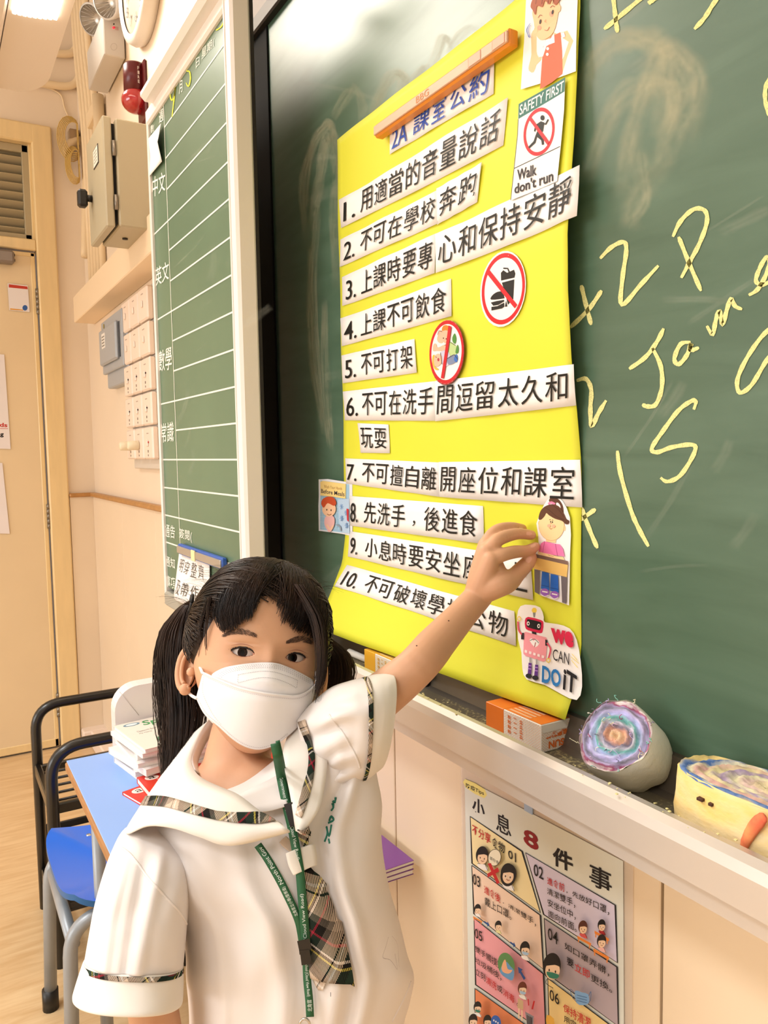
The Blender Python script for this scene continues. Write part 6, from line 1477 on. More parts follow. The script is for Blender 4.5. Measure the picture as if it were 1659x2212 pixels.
# fringe
f = MB()
roots = hdir((.10, .42, .90))
fr_pts = [((452, 1330), .3), ((470, 1352), .8), ((484, 1366), 1), ((497, 1362), 1), ((511, 1356), 1), ((525, 1344), 1), ((542, 1336), 1), ((553, 1312), .6), ((566, 1290), .2), ((582, 1296), .08), ((598, 1312), .15), ((608, 1348), .5), ((620, 1342), .6), ((633, 1362), .9), ((653, 1368), 1), ((675, 1380), 1), ((688, 1400), 1)]
for i in range(len(fr_pts)-1):
    (a0, w0), (a1, w1) = fr_pts[i], fr_pts[i+1]
    for k in range(int(120*(w0+w1)/2)+5):
        t = rh.random(); e_ = (lerp(a0[0], a1[0], t)+rh.gauss(0, 2), lerp(a0[1], a1[1], t)-abs(rh.gauss(0, 14))*(1.6 if w0 < .4 else 1)+rh.uniform(0, 5))
        E_ = hdir(hl(onhead(*e_))); 
        Xf = max(-.75, min(.75, E_.x*1.0)); R_ = hdir((.10+Xf*.42+rh.gauss(0, .05), .30+rh.gauss(0, .08)-abs(Xf)*.25, .93))
        o1 = rh.uniform(2.5, 6.5); pts = []
        for q in range(11):
            s_ = q/10; dd = slerp(R_, E_, s_).normalized(); pts.append(hpt(dd, lerp(9.5+rh.uniform(-.2, .4), o1, s_)+3.5*math.sin(s_*math.pi)))
        pts[-1] = onhead(e_[0], e_[1], .003+.001*o1*.5)
        strandmesh(f, pts, .0006, .00018, hairm)
# locks beside the face
for (pth, sd, n_, dd_) in (([(640, 1262), (680, 1330), (692, 1400), (690, 1460), (683, 1520)], 5.5, 150, (.80, .775, .76, .757, .755)), ([(650, 1262), (694, 1340), (700, 1420), (697, 1470), (693, 1505)], 4.5, 110, (.81, .80, .79, .785, .785)), ([(452, 1290), (436, 1345), (431, 1390), (428, 1430)], 3.5, 40, (.80, .80, .80, .80)), ([(455, 1290), (447, 1350), (445, 1390), (447, 1422)], 1.5, 10, (.79, .785, .783, .782))):
    for k in range(n_):
        dx, dy = rh.gauss(0, sd), rh.gauss(0, .006); j = rh.uniform(.75, 1); pp = []
        for q, (p, d_) in enumerate(zip(pth, dd_)):
            t = q/(len(pth)-1); pp.append(D(p[0]+dx*(1-.3*t)+rh.gauss(0, .6), lerp(pth[0][1], p[1], j) if t > .9 else p[1], d_+dy))
        strandmesh(f, catmull(pp, 3), .00055, .0001, hairm)
f.obj('fringe', girl)
def pigtail(nodes, n_, tie, nm, wild=0):
    f = MB()
    core = [Vector(D(x, y, d)) for x, y, d, h in nodes]; rad = [max(.001, h*d/F*.62) for x, y, d, h in nodes]
    cc = catmull(core, 5); f.tube(cc, [float(v) for v in np.interp(np.linspace(0, 1, len(cc)), np.linspace(0, 1, len(rad)), rad)], hairm, 16, flat=.7)
    for k in range(n_):
        th = rh.uniform(0, 2*math.pi); rr = math.sqrt(rh.uniform(.25, 1))*1.05; end = rh.uniform(.80, 1.02); pts = [tie+(HX*math.cos(th)+HY*math.sin(th))*.004]
        for q, (x, y, d, h) in enumerate(nodes):
            if q/(len(nodes)-1) > end: break
            jj = 1+wild*(q/len(nodes))*rh.uniform(-.3, .5)
            pts.append(Vector(D(x+h*rr*math.cos(th)*jj+rh.gauss(0, 1.2), y, d+h*d/F*rr*math.sin(th)*.8)))
        strandmesh(f, catmull(pts, 3), .00055, .00015, hairm)
    return f.obj(nm, girl)
pigtail([(402, 1318, .862, 20), (387, 1365, .865, 40), (383, 1430, .865, 47), (388, 1500, .858, 50), (390, 1565, .85, 46), (382, 1630, .835, 34), (362, 1690, .815, 12), (350, 1705, .81, 3)], 640, Vector(D(415, 1300, .855)), 'pigtail', 1)
pigtail([(704, 1384, .885, 16), (728, 1412, .90, 26), (736, 1452, .905, 30), (728, 1492, .90, 27), (712, 1535, .90, 20)], 420, Vector(D(690, 1370, .88)), 'pigtail', .6)
f = MB()
for a_, r_ in ((Vector(D(413, 1303, .853)), .0085), (Vector(D(694, 1374, .882)), .009)):
    P_ = [a_+(HY*math.cos(t)+HZ*math.sin(t))*r_ for t in np.linspace(0, 2*math.pi, 16)]; f.tube(P_, .0022, mat('hair_elastic', '#120c0a', .6), 8)
f.obj('hair_tie', girl)
f = MB()   # flyaway hairs
for k in range(90):
    x = rh.uniform(400, 700); y0 = 1216+((x-565)/150)**2*70; p = Vector(D(x, y0+4, .83)); pts = [p]
    d_ = Vector((rh.gauss(0, .4), rh.gauss(0, .4), rh.uniform(.2, .7)))*.004+HX*(.003 if x > 565 else -.003)
    for q in range(5): pts.append(pts[-1]+d_); d_ = d_+Vector((rh.gauss(0, .0006), rh.gauss(0, .0006), -.0009))+HX*(.0006 if x > 565 else -.0006)
    strandmesh(f, pts, .00016, .00006, hairm)
for k in range(60):
    x, y = rh.uniform(345, 372), rh.uniform(1400, 1600); p = Vector(D(x+8, y, .86)); pts = [p]; d_ = -X0*.003+Vector((0, 0, rh.uniform(-.003, .003)))
    for q in range(5): pts.append(pts[-1]+d_); d_ = d_+Vector((0, 0, -.0008))+X0*rh.uniform(0, .0008)
    strandmesh(f, pts, .00014, .00005, hairm)
o = f.obj('flyaway_hair', girl); o['kind'] = 'stuff'
# ---- clothes
shirtm = mat('white_shirt_cloth', '#ece3de', .85, noise=.012, nscale=7, bump=.35, bscale=16, spec=.2)
shirt2 = mat('white_cuff_cloth', '#efe7dd', .85, bump=.12, bscale=30, spec=.2)
def plaid(name, dx, dz, s1=34, s2=34):
    m = bpy.data.materials.new(name); m.use_nodes = True; nt = m.node_tree; b = nt.nodes['Principled BSDF']; b.inputs['Roughness'].default_value = .85; b.inputs['Specular IOR Level'].default_value = .15
    tc = nt.nodes.new('ShaderNodeTexCoord')
    def stripes(d, sc_, stops):
        vm = nt.nodes.new('ShaderNodeVectorMath'); vm.operation = 'DOT_PRODUCT'; vm.inputs[1].default_value = tuple(d); nt.links.new(tc.outputs['Object'], vm.inputs[0])
        mu = nt.nodes.new('ShaderNodeMath'); mu.operation = 'MULTIPLY'; mu.inputs[1].default_value = sc_; nt.links.new(vm.outputs['Value'], mu.inputs[0])
        fr_ = nt.nodes.new('ShaderNodeMath'); fr_.operation = 'FRACT'; nt.links.new(mu.outputs[0], fr_.inputs[0])
        cr = nt.nodes.new('ShaderNodeValToRGB'); cr.color_ramp.interpolation = 'CONSTANT'; e = cr.color_ramp.elements
        e[0].position = 0; e[0].color = lin(stops[0][1]); e[1].position = stops[1][0]; e[1].color = lin(stops[1][1])
        for p, c in stops[2:]: q = e.new(p); q.color = lin(c)
        nt.links.new(fr_.outputs[0], cr.inputs[0]); return cr, mu
    BG, GN, BK, WT, YL, RE = '#cdb59f', '#22372c', '#1a1714', '#ece2d8', '#d9c85a', '#a02838'
    st_ = [(0, BG), (.12, BK), (.14, BG), (.18, WT), (.21, BG), (.28, BK), (.40, GN), (.52, YL), (.545, BK), (.58, WT), (.605, GN), (.72, RE), (.75, BK), (.86, '#6a5f55'), (.94, BG)]
    c1, m1 = stripes(dx, s1, st_); c2, m2 = stripes(dz, s2, st_)
    ad = nt.nodes.new('ShaderNodeMath'); ad.operation = 'ADD'; nt.links.new(m1.outputs[0], ad.inputs[0]); nt.links.new(m2.outputs[0], ad.inputs[1])
    tw = nt.nodes.new('ShaderNodeMath'); tw.operation = 'MULTIPLY'; tw.inputs[1].default_value = 42; nt.links.new(ad.outputs[0], tw.inputs[0])
    fr_ = nt.nodes.new('ShaderNodeMath'); fr_.operation = 'FRACT'; nt.links.new(tw.outputs[0], fr_.inputs[0])
    rr = nt.nodes.new('ShaderNodeMath'); rr.operation = 'GREATER_THAN'; rr.inputs[1].default_value = .5; nt.links.new(fr_.outputs[0], rr.inputs[0])
    mx = nt.nodes.new('ShaderNodeMix'); mx.data_type = 'RGBA'; nt.links.new(rr.outputs[0], mx.inputs[0]); nt.links.new(c1.outputs[0], mx.inputs[6]); nt.links.new(c2.outputs[0], mx.inputs[7]); nt.links.new(mx.outputs[2], b.inputs['Base Color'])
    return m
rt, up3 = Vector(CR), Vector(CU)
pl1 = plaid('plaid_trim', (rt*.8+up3*.6), (rt*.5-up3*.85), 22, 22); pl2 = plaid('plaid_tie', (rt*.86-up3*.5), (rt*.5+up3*.86), 15, 15)
def slices(nodes, n=72, m=6, wr=.0025, seed=0, folds=None, ns=22, part=None):
    """nodes: (cx, cy, depth, half width px, depth radius m, angle of the width axis, tilt px) -> rings of a closed garment tube"""
    N_ = catmull([np.array(q, float) for q in nodes], m); rows = []
    for i, (cx_, cy_, dc, hw2, dr, an, ti) in enumerate(N_):
        ca, sa = math.cos(an), math.sin(an); row = []; e = i/(len(N_)-1)
        rng = range(n) if part is None else np.linspace(part[0], part[1], n)
        for k in rng:
            th = 2*math.pi*k/n if part is None else k
            w_ = math.cos(th); s_ = math.sin(th)
            q = .85; w2 = math.copysign(abs(w_)**q, w_); s2 = math.copysign(abs(s_)**q, s_)
            px = cx_+hw2*w2*ca-ti*s2*sa; py = cy_+hw2*w2*sa+ti*s2*ca
            d0 = dc-dr*s2
            nv = mn.noise(Vector((math.cos(th)*1.1+seed, math.sin(th)*1.1, e*ns*.12+seed*3)))*1.0+.5*mn.noise(Vector((math.cos(th)*3+seed, math.sin(th)*3, e*ns*.3+seed)))
            g = wr*nv*(abs(s_)**.6)
            if folds: g += folds(e, th)*abs(s_)**.5
            row.append(D(px, py, d0-g))
        rows.append(row)
    return rows
def bfold(e, th):
    x = math.cos(th); g = 0
    # long soft vertical folds falling from the raised shoulder and from the chest
    g += .0060*math.exp(-((x-.62+.10*e)/.07)**2)*sm(e*3)-.0045*math.exp(-((x-.45+.08*e)/.07)**2)*sm(e*3)+.004*math.exp(-((x-.28)/.06)**2)*sm((e-.35)*3)
    g += .0035*math.exp(-((x+.30-.25*e)/.08)**2)*sm((e-.2)*3)-.003*math.exp(-((x+.12-.2*e)/.06)**2)*sm((e-.2)*3)+.004*math.exp(-((x+.72-.1*e)/.06)**2)*sm((e-.3)*4)
    g += .002*math.sin(x*9+e*16)*math.exp(-((e-.55)/.22)**2)
    return g
HP = math.pi
B_ = [(722, 1545, .775, 34, .018, 0, 0), (708, 1592, .775, 72, .032, 0, 0), (700, 1640, .775, 104, .045, 0, 0), (668, 1690, .775, 148, .055, 0, 2), (612, 1738, .772, 212, .065, 0, 4), (574, 1790, .770, 248, .078, 0, 6), (577, 1850, .768, 250, .088, 0, 8), (590, 1920, .766, 250, .092, 0, 8), (625, 1990, .764, 236, .094, 0, 8), (640, 2060, .764, 238, .096, 0, 8), (648, 2110, .764, 245, .098, 0, 8), (646, 2165, .764, 238, .100, 0, 8), (640, 2220, .764, 230, .100, 0, 10), (638, 2290, .766, 232, .100, 0, 14), (636, 2345, .768, 236, .100, 0, 20)]
rows = slices(B_, 130, 8, .0048, 2, lambda e, th: 1.5*bfold(e, th))
f = MB(); f.grid(rows, shirtm, True, True); f.add(rows[0], [list(range(len(rows[0])))], shirtm)
body_shirt = f.obj('shirt', girl, solid=.0012)
vsh = [tuple(v) for v in f.v]; fsh = [q for q in f.f]
# sleeve beside the body (image left)
def sf(e, th):
    x = math.cos(th); return .0035*math.exp(-((x-.3+.3*e)/.12)**2)*sm((e-.15)*4)-.003*math.exp(-((x+.1)/.1)**2)*sm((e-.2)*3)+.0025*math.exp(-((x+.55)/.1)**2)*sm((e-.2)*3)
S_ = [(352, 1775, .785, 30, .020, .25, 0), (335, 1805, .752, 66, .036, .22, 4), (326, 1850, .727, 84, .046, .15, 8), (316, 1905, .712, 95, .052, .08, 14), (304, 1970, .705, 101, .056, .04, 18), (296, 2030, .700, 104, .058, .03, 22), (289, 2082, .697, 106, .060, .03, 26)]
f = MB(); r1 = slices(S_, 84, 6, .0042, 5, lambda e, th: 1.4*sf(e, th)); f.grid(r1, shirtm, True, True); f.add(r1[0], [list(range(84))], shirtm); f.obj('sleeve', girl, solid=.0011)
sl1 = list(f.v), list(f.f)
Cf = [(289, 2082, .697, 106, .0602, .03, 26), (287, 2090, .6955, 108, .0612, .03, 27), (282, 2120, .692, 113, .063, .03, 31), (276, 2155, .688, 117.5, .066, .02, 35), (275, 2160, .688, 116, .065, .02, 35)]
f = MB(); rc_ = slices(Cf, 84, 5, .0008, 6); f.grid(rc_, shirt2, True, True); cuff1 = f.obj('cuff', girl, solid=.0016); cf1 = list(f.v), list(f.f)
Pb = [(288.5, 2084, .6955, 107.8, .0620, .03, 26.5), (287.2, 2094, .6945, 109.6, .0630, .03, 28)]
f = MB(); f.grid(slices(Pb, 84, 3, 0, 6), pl1, True, True); f.obj('plaid_trim', cuff1, solid=.0006)
# raised sleeve
def rf(e, th):
    x = math.cos(th); return .0055*math.sin(x*10+e*7)*math.exp(-((e-.30)/.30)**2)+.004*math.sin(x*17+e*3)*math.exp(-((e-.45)/.25)**2)
A_ = -HP/2
R_ = [(655, 1640, .772, 92, .030, A_-.15, 0), (690, 1622, .768, 106, .042, A_-.12, 6), (722, 1598, .762, 112, .050, A_-.06, 10), (755, 1585, .760, 113, .053, A_-.0, 14), (785, 1576, .762, 112, .054, A_+.03, 18)]
f = MB(); r2 = slices(R_, 100, 10, .0045, 9, rf, 16); f.grid(r2, shirtm, True, True); f.add(r2[0], [list(range(84))], shirtm); f.obj('sleeve', girl, solid=.0011); sl2 = list(f.v), list(f.f)
Cr_ = [(783, 1577, .7615, 112.5, .0545, A_+.03, 18), (800, 1570, .765, 111, .0545, A_+.06, 19), (815, 1564, .770, 108, .0535, A_+.10, 20), (829, 1559, .776, 104.5, .0515, A_+.13, 20), (830, 1559, .776, 103, .0505, A_+.13, 20)]
f = MB(); f.grid(slices(Cr_, 84, 6, .0008, 3), shirt2, True, True); cuff2 = f.obj('cuff', girl, solid=.0016)
f = MB(); f.grid(slices([(779, 1579, .7592, 114.2, .0560, A_+.02, 17.5), (788, 1575.5, .7605, 113.8, .0562, A_+.035, 18.2)], 84, 3, 0, 6), pl1, True, True); f.obj('plaid_trim', cuff2, solid=.0006)
# shoulder seam lines
# ---- sailor collar
def flap(inner, outer, n=7, bulge=.004, m=6):
    I = catmull(inner, m); J = catmull(outer, m); rows = []
    for t in range(n+1):
        t_ = t/n; row = []
        for a_, b_ in zip(I, J):
            p = lerp(a_, b_, t_); row.append(D(p[0], p[1], p[2]-bulge*math.sin(t_*math.pi)-.0015*mn.noise(Vector((p[0]*.02, p[1]*.02, 0)))))
        rows.append(row)
    return rows
Lin = [(452, 1556, .835), (432, 1588, .822), (414, 1636, .795), (420, 1664, .768), (440, 1684, .742), (478, 1702, .716), (515, 1718, .700), (560, 1752, .684), (606, 1780, .674)]
Lout = [(398, 1602, .850), (343, 1686, .812), (300, 1748, .765), (272, 1800, .722), (318, 1784, .690), (372, 1789, .676), (430, 1808, .666), (500, 1826, .659), (590, 1816, .661)]
Lout[-1] = (626, 1796, .664)
f = MB(); lf = flap(Lin, Lout, 7, .010); f.grid(lf, shirt2, True); col1 = f.obj('sailor_collar', girl, solid=.0018)
cv, cf_ = list(f.v), list(f.f)

Rin = [(660, 1500, .83), (640, 1545, .800), (622, 1590, .762), (612, 1628, .738), (615, 1662, .716), (624, 1702, .698), (632, 1745, .684), (640, 1795, .672)]
Rout = [(676, 1490, .82), (692, 1512, .790), (703, 1545, .768), (708, 1590, .748), (707, 1640, .728), (702, 1692, .706), (688, 1750, .682), (650, 1802, .668)]
f = MB(); rfp = flap(Rin, Rout); f.grid(rfp, shirt2, True); col2 = f.obj('sailor_collar', girl, solid=.0018)
cv2, cf2 = list(f.v), list(f.f)
# neck facing behind the V, and far-side collar stand
f = MB(); st1 = flap([(452, 1556, .835), (432, 1588, .822), (414, 1636, .795), (420, 1664, .768)], [(470, 1575, .850), (448, 1600, .835), (428, 1645, .805), (432, 1672, .775)], 3, 0); f.grid(st1, shirtm, True)
f.grid(flap([(515, 1718, .702), (545, 1702, .712), (575, 1688, .722), (604, 1672, .732)], [(530, 1760, .690), (560, 1755, .690), (590, 1750, .692), (622, 1740, .694)], 4, .001), shirtm, True); f.obj('neck_facing', girl, solid=.001)
def allbvh(parts):
    V, Fc_ = [], []
    for v, q in parts:
        o = len(V); V += [tuple(float(c) for c in p) for p in v]; Fc_ += [[o+k for k in x] for x in q]
    return BVHTree.FromPolygons(V, Fc_)
cb = allbvh([(cv, cf_), (cv2, cf2)]); gb = allbvh([(vsh, fsh), (cv, cf_), (cv2, cf2), sl1, cf1, sl2, (vB, fB)])
def hit(bv, px, py, off, dflt=.68):
    r = Vector(ray(px, py)); h = bv.ray_cast(Vector(O), r.normalized()); 
    if h[0] is None: return Vector(D(px, py, dflt))-r.normalized()*off
    nn = h[1] if h[1].dot(r) < 0 else -h[1]
    return h[0]+(nn*.8-r.normalized()*.35).normalized()*off
def band(up_, lo_, bv, mt, name, parent, off=.0022, m=6, rows_=3):
    U, L = catmull(up_, m), catmull(lo_, m); f = MB()
    f.grid([[hit(bv, *lerp(a_, b_, t/rows_), off) for a_, b_ in zip(U, L)] for t in range(rows_+1)], mt, True); return f.obj(name, parent, solid=.0005)
band([(318, 1722), (359, 1723.5), (419, 1741), (479, 1756), (530, 1758), (563, 1758), (592, 1774)], [(306, 1741), (359, 1746), (419, 1761), (479, 1774.5), (520, 1780), (555, 1782), (594, 1777)], gb, pl1, 'plaid_trim', col1)
band([(646, 1562), (664, 1612), (665, 1660), (652, 1710), (640, 1760)], [(662, 1556), (678, 1612), (679, 1665), (668, 1720), (652, 1768)], gb, pl1, 'plaid_trim', col2)
# ---- mask
maskm = mat('mask_fabric', '#f6f0f0', .8, bump=.06, bscale=260, spec=.2)
def mask_local_y(X, Z):
    yy = 42+58*max(0, 1-(abs(X)/66)**1.9)
    if Z < -42: yy -= .26*(-42-Z)+.004*(-42-Z)**2
    if Z > -12: yy -= .5*(Z+12)
    return yy
def mpt(px, py, snug=0.0, off=0):
    d = .75
    for _ in range(10):
        q = hl(Dp(px, py, d)); d += (q.y-mask_local_y(q.x, q.z))*.001*.9
    r = Vector(ray(px, py)); h = headbvh.ray_cast(Vector(O), r.normalized())
    if h[0] is not None:
        dh = depth_of(h[0])-.0016; d = min(dh, lerp(d, dh, snug))
    return Dp(px, py, d-off)
topT = [(439, 1452), (470, 1466), (515, 1484), (558, 1494), (600, 1500), (640, 1502), (665, 1492), (683, 1474)]
botT = [(424, 1508), (442, 1543), (474, 1571), (503, 1597), (530, 1613), (560, 1619), (594, 1609), (626, 1586), (652, 1559), (671, 1521), (681, 1492), (684, 1476)]
def resample(P_, n):
    P_ = catmull(P_, 8); L_ = [0]
    for a_, b_ in zip(P_[:-1], P_[1:]): L_.append(L_[-1]+np.linalg.norm(b_-a_))
    return [np.array([np.interp(L_[-1]*k/n, L_, [p[0] for p in P_]), np.interp(L_[-1]*k/n, L_, [p[1] for p in P_])]) for k in range(n+1)]
T_, Bq = resample(topT, 44), resample(botT, 44); T_[0] = np.array([439., 1452]); 
mk = thing('x', '', 'x') if False else None
f = MB(); rows = []
for j in range(31):
    t = j/30; rows.append([mpt(*lerp(a_, b_, t), snug=.0, off=.0015*(1-t)) for a_, b_ in zip(T_, Bq)])
f.grid(rows, maskm, True); mask = f.obj('face_mask', girl, solid=.0008)
mainbv = BVHTree.FromPolygons([tuple(v) for v in f.v], f.f)
upT = resample([(458, 1457), (470, 1449), (490, 1441), (530, 1434), (570, 1431), (598, 1433), (622, 1441), (650, 1454), (676, 1469)], 44)
upB = resample([(456, 1465), (500, 1484), (558, 1500), (600, 1506), (640, 1508), (662, 1498), (677, 1478)], 44)
f = MB(); rows = []
for j in range(19):
    t = j/18; rows.append([mpt(*lerp(a_, b_, t), snug=max(0, 1-t*1.6)*.9, off=-.0012*t) for a_, b_ in zip(upT, upB)])
f.grid(rows, maskm, True); mu_ = f.obj('nose_panel', mask, solid=.0007)
upbv = BVHTree.FromPolygons([tuple(v) for v in f.v], f.f)
f = MB(); f.tube([hit(mainbv, p[0], p[1]+1.2, .0008, .74) for p in T_], .0011, maskm, 8); f.obj('folded_edge', mask)
f = MB(); emb = ink('#a39a9e')
def dash(bv, pts, step, ln, wd, mt=emb, off=.0009):
    P_ = resample(pts, 200); L_ = sum(np.linalg.norm(b_-a_) for a_, b_ in zip(P_[:-1], P_[1:])); n_ = max(2, int(L_/step)); Q_ = resample(pts, n_*2)
    for k in range(0, len(Q_)-1, 2):
        a_ = Q_[k]; t_ = Q_[k+1]-a_; t_ = t_/(np.linalg.norm(t_)+1e-9); nn = np.array([-t_[1], t_[0]])*wd/2
        c = [a_-nn, a_+t_*ln-nn, a_+t_*ln+nn, a_+nn]; f.add([hit(bv, *p, off, .73) for p in c], [[0, 1, 2, 3]], mt)
for s_, k in ((4, 4.6), (7.5, 4.6), (11, 4.6)): dash(upbv, [(468+s_, 1455+s_*.8), (492, 1443+s_), (530, 1435+s_), (570, 1432+s_), (598, 1434+s_), (622, 1442+s_), (650, 1455+s_), (672, 1467+s_)], k, 1.5, 1.0)
dash(upbv, [(515, 1458), (560, 1451), (590, 1452), (620, 1461), (642, 1470)], 3.6, 2.2, .8); dash(upbv, [(515, 1475), (560, 1465), (590, 1466), (620, 1476), (640, 1487)], 3.6, 2.2, .8); dash(upbv, [(515, 1458), (514, 1475)], 3.6, 2.2, .8); dash(upbv, [(642, 1470), (640, 1487)], 3.6, 2.2, .8)
pal = ink('#d2c6ca')
dash(mainbv, [(440, 1459), (470, 1473), (515, 1491), (558, 1501), (600, 1507), (640, 1509), (664, 1499), (679, 1482)], 4, 2.4, 1.0, pal)
dash(mainbv, [(428, 1508), (446, 1540), (477, 1567), (505, 1592), (531, 1608), (560, 1614), (592, 1605), (622, 1583)], 4, 2.4, 1.1, pal)
dash(mainbv, [(441, 1462), (438, 1490), (446, 1515), (462, 1545), (480, 1566)], 4.5, 2.4, .9, pal)
f.obj('stitching', mask)
loop = mat('ear_loop', '#f4ecea', .7)
f = MB(); f.tube(catmull([hit(mainbv, 439, 1454, .001), Dp(431, 1438, .792), Dp(424, 1420, .805), Dp(417, 1404, .815), Dp(409, 1399, .826)], 5), .0016, loop, 8); f.obj('ear_loop', mask)
f = MB(); f.tube(catmull([hit(mainbv, 426, 1508, .001), Dp(416, 1504, .80), Dp(408, 1497, .812), Dp(402, 1490, .825)], 5), .0016, loop, 8); f.obj('ear_loop', mask)
f = MB(); f.tube(catmull([hit(mainbv, 681, 1477, .001), Dp(684, 1468, .775), Dp(683, 1452, .79)], 5), .0015, loop, 8); f.obj('ear_loop', mask)
# ---- tie
tie = [(640, 1880), (668, 1872), (688, 1902), (711, 1934), (727, 1985), (748, 2042), (752, 2060), (757, 2126), (722, 2121), (690, 2108), (676, 2050), (664, 1980), (655, 1930)]
def patch(poly, bv, off, mt, name, parent, solid=.001, fold=0, n=16):
    """cloth patch from left/right outlines, laid over the shirt"""
    Lf, Rt = poly; L_, R_2 = resample(Lf, n), resample(Rt, n); f = MB(); rows = []
    for a_, b_ in zip(L_, R_2): rows.append([hit(bv, *lerp(a_, b_, t/8), off+fold*math.sin(t/8*math.pi*2)*.5+fold*.5*math.sin(t/8*math.pi)) for t in range(9)])
    f.grid(rows, mt, True); return f.obj(name, parent, solid=solid)
tk = patch(([(636, 1884), (648, 1930), (660, 1985), (668, 2045), (676, 2108)], [(664, 1872), (692, 1905), (712, 1938), (730, 1992), (757, 2126)]), gb, .006, pl2, 'necktie', girl, fold=.003, n=22)
patch(([(658, 2040), (672, 2095), (690, 2136)], [(700, 2050), (712, 2098), (700, 2136)]), gb, .0035, pl2, 'tie_tail', tk)
patch(([(604, 1822), (618, 1836), (632, 1846)], [(618, 1808), (630, 1820), (640, 1834)]), gb, .004, plaid('plaid_beige', (rt*.9+up3*.3), (rt*.2-up3*.95), 6, 6), 'tie_end', tk)
patch(([(640, 1800), (645, 1815), (652, 1832)], [(664, 1786), (666, 1800), (662, 1826)]), gb, .005, pl2, 'tie_end', tk)
patch(([(617, 1846), (622, 1868), (632, 1888)], [(668, 1826), (672, 1848), (672, 1870)]), gb, .009, shirt2, 'tie_loop', tk, fold=.002)
# ---- lanyard
gn = mat('lanyard_green', '#1f5a35', .6, bump=.15, bscale=500)
class Path:
    def __init__(s, pts, wpx, bv, off, n=60):
        P_ = resample(pts, n); s.L = []; s.R = []; s.len = [0]
        dcs = [depth_of(hit(bv, *p, off)) for p in P_]; sm_ = [min(dcs[max(0, i-4):i+5]) for i in range(n+1)]; sm_ = [sum(sm_[max(0, i-4):i+5])/len(sm_[max(0, i-4):i+5]) for i in range(n+1)]
        for i, p in enumerate(P_):
            t = P_[min(n, i+1)]-P_[max(0, i-1)]; t = t/np.linalg.norm(t); nn = np.array([-t[1], t[0]])*wpx/2
            prev = min(dcs[i], sm_[i])
            s.L.append(Dp(*(p-nn), prev)); s.R.append(Dp(*(p+nn), prev))
        for i in range(n): s.len.append(s.len[-1]+(((s.L[i+1]+s.R[i+1])-(s.L[i]+s.R[i]))*.5).length)
        s.n = n
    def at(s, u, v, up=0):
        i = float(np.interp(u, s.len, range(s.n+1))); k = min(s.n-1, int(i)); t = i-k
        l, r = s.L[k].lerp(s.L[k+1], t), s.R[k].lerp(s.R[k+1], t); p = l.lerp(r, v)
        return p-(p-Vector(O)).normalized()*up
    def mesh(s, mt, name, parent):
        f = MB(); f.grid([s.L, [a_.lerp(b_, .5)-(a_-Vector(O)).normalized()*.0004 for a_, b_ in zip(s.L, s.R)], s.R], mt, True); return f.obj(name, parent, solid=.0011)
    def text(s, f, body, u0, u1, v0, v1, mt, flip=False):
        v, ff, _ = glyphs(body, .0)
        f.add([s.at(lerp(u0, u1, a_), lerp(v0, v1, c), .0014) for a_, c in v], ff, mt)
lany = None
pA = Path([(594, 1606), (600, 1640), (607, 1680), (614, 1715), (622, 1752), (631, 1790), (640, 1836), (648, 1884), (652, 1930), (657, 1985), (661, 2036)], 19, gb, .0075, 80)
la_ = pA.mesh(gn, 'lanyard', girl)
pA2 = Path([(600, 1600), (609, 1640), (616, 1680), (621, 1712), (627, 1748)], 9, gb, .006, 40); pA2.mesh(gn, 'neck_strap', la_)
pB = Path([(557, 1825), (572, 1846), (588, 1872), (606, 1904), (621, 1934), (636, 1966), (647, 1996), (654, 2036)], 17, gb, .0045, 60); pB.mesh(gn, 'neck_strap', la_)
pC = Path([(662, 2078), (664, 2120), (668, 2160), (670, 2196)], 17, gb, .0075, 40); pC.mesh(gn, 'lower_strap', la_)
lt = ink('#dfe6dc'); f = MB()
Lt = pA.len[-1]
pA.text(f, 'Government Primary School (Cloud View Road)', Lt*.30, Lt*.665, .80, .28, lt); pA.text(f, '(Cloud View Road)', Lt*.99, Lt*.80, .25, .75, lt)
Lt = pB.len[-1]; pB.text(f, 'North Point Gov', Lt*.42, Lt*.03, .25, .78, lt); pB.text(f, '北角官立小學(雲景道)', Lt*.74, Lt*.45, .22, .80, lt)
Lt = pC.len[-1]; pC.text(f, 'School (Cloud View Road)', Lt*.03, Lt*.62, .8, .3, lt); pC.text(f, '北角官', Lt*.9, Lt*.68, .2, .8, lt)
f.obj('lettering', la_)
def slab(path, wpx, off, th, mt, name, parent, bev=.001):
    P_ = Path(path, wpx, gb, off, 10); f = MB(); V = []
    for i in (0, P_.n):
        for v in (0, 1):
            for u in (0, th): V.append(P_.at(P_.len[i], v, u))
    f.hull(V, mt); return f.obj(name, parent)
bkl = mat('black_buckle', '#1d1817', .35)
slab([(622, 1735), (636, 1784)], 19, .0135, .006, bkl, 'safety_clip', la_)
slab([(655, 2030), (660, 2054)], 27, .012, .0045, bkl, 'buckle', la_); slab([(658, 2052), (662, 2084)], 21, .012, .0055, bkl, 'buckle', la_)
slab([(648, 2036), (651, 2062)], 8, .012, .004, bkl, 'buckle', la_)
f = MB(); mt_ = mat('steel_hook', '#c9c4bc', .25, .9)
c = hit(gb, 668, 2203, .011); f.tube([c+(rt*math.cos(t)*.0045+up3*math.sin(t)*.006) for t in np.linspace(0, 6.28, 18)], .0011, mt_, 8); f.obj('hook', la_)
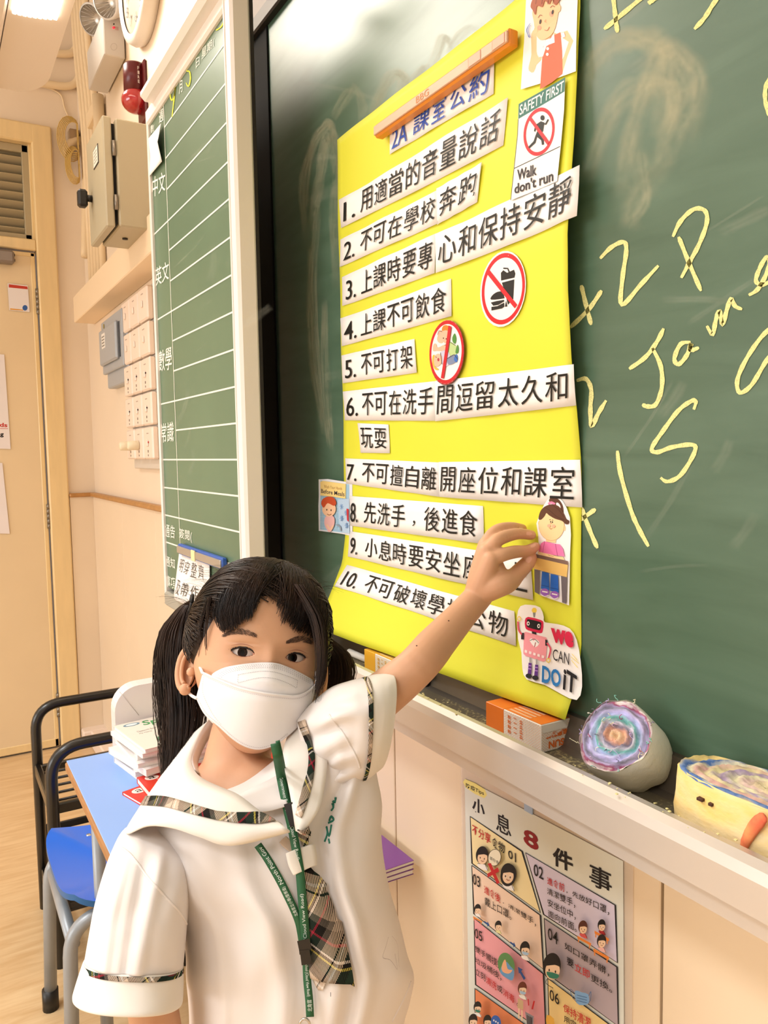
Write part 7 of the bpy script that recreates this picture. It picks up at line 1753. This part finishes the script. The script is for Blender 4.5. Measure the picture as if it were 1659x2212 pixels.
# ---- crest stitching and pencil mark on the shirt
f = MB(); gt = ink('#2c7a66')
for s_ in ([(702, 1818), (708, 1800), (706, 1786), (712, 1806), (717, 1782)], [(713, 1822), (711, 1812)], [(710, 1778), (722, 1772), (716, 1764), (712, 1774)], [(716, 1752), (721, 1744), (717, 1736), (722, 1741)], [(718, 1730), (724, 1734), (724, 1722)]):
    f.tube([hit(gb, *p, .0006) for p in catmull(s_, 4)], .0011, gt, 5)
f.obj('embroidery', body_shirt)
f = MB(); pm = ink('#b9aaa8')
for s_ in ([(838, 2024), (832, 2046), (826, 2068), (842, 2074), (857, 2095)], [(846, 2022), (858, 2042), (861, 2090)], [(852, 2060), (858, 2094)]):
    f.tube([hit(gb, *p, .0004) for p in catmull(s_, 4)], .00035, pm, 4)
f.tube([hit(gb, 715, y, .0004) for y in (2143, 2148, 2152)], .0004, ink('#6a6668'), 4); f.obj('pencil_mark', body_shirt)
# shoulder seams
f = MB()
f.tube([hit(gb, *p, .0006) for p in catmull([(264, 1832), (285, 1850), (318, 1893), (352, 1932), (385, 1968), (402, 1996)], 6)], .0011, shirtm, 6)
f.tube([hit(gb, *p, .0006) for p in catmull([(886, 2120), (872, 2155), (846, 2206)], 6)], .0009, shirtm, 6)
f.tube([hit(gb, *p, .0006) for p in catmull([(712, 1545), (735, 1575), (757, 1610), (772, 1640), (778, 1658)], 6)], .0011, shirtm, 6); f.obj('shoulder_seam', body_shirt)
# ---- skirt, socks, shoes (below the frame)
f = MB(); sk = plaid('plaid_skirt', (rt*.86-up3*.5), (rt*.5+up3*.86), 12, 12); rows = []
for z, r_ in ((.76, .085), (.70, .10), (.60, .125), (.50, .145), (.43, .158)):
    rows.append([Vector((pel.x, pel.y, z))+(ACR*math.cos(2*math.pi*k/96)*1.12+FAC*math.sin(2*math.pi*k/96)*.85)*(r_*(1+.05*math.sin(k*2*math.pi/6)*(.76-z)/.3)) for k in range(96)])
f.grid(rows, sk, True, True); f.obj('skirt', girl, solid=.002)
for s_ in (-1, 1):
    hp = pel+ACR*.044*s_; f = MB(); b0 = Vector((hp.x, hp.y, 0))
    f.tube([b0-FAC*.004+Vector((0, 0, .045)), b0-FAC*.002+Vector((0, 0, .13))], [.027, .031], ink('#f0eae4'), 16); f.obj('sock', girl)
    f = MB(); f.hull([b0+FAC*a_+ACR*(b_*.033)+Vector((0, 0, z)) for a_, z in ((-.045, .003), (-.045, .045), (.03, .05), (.10, .028), (.115, .003)) for b_ in (-1, 1)], mat('black_shoe', '#16120f', .3)); f.obj('shoe', girl, subdiv=0)
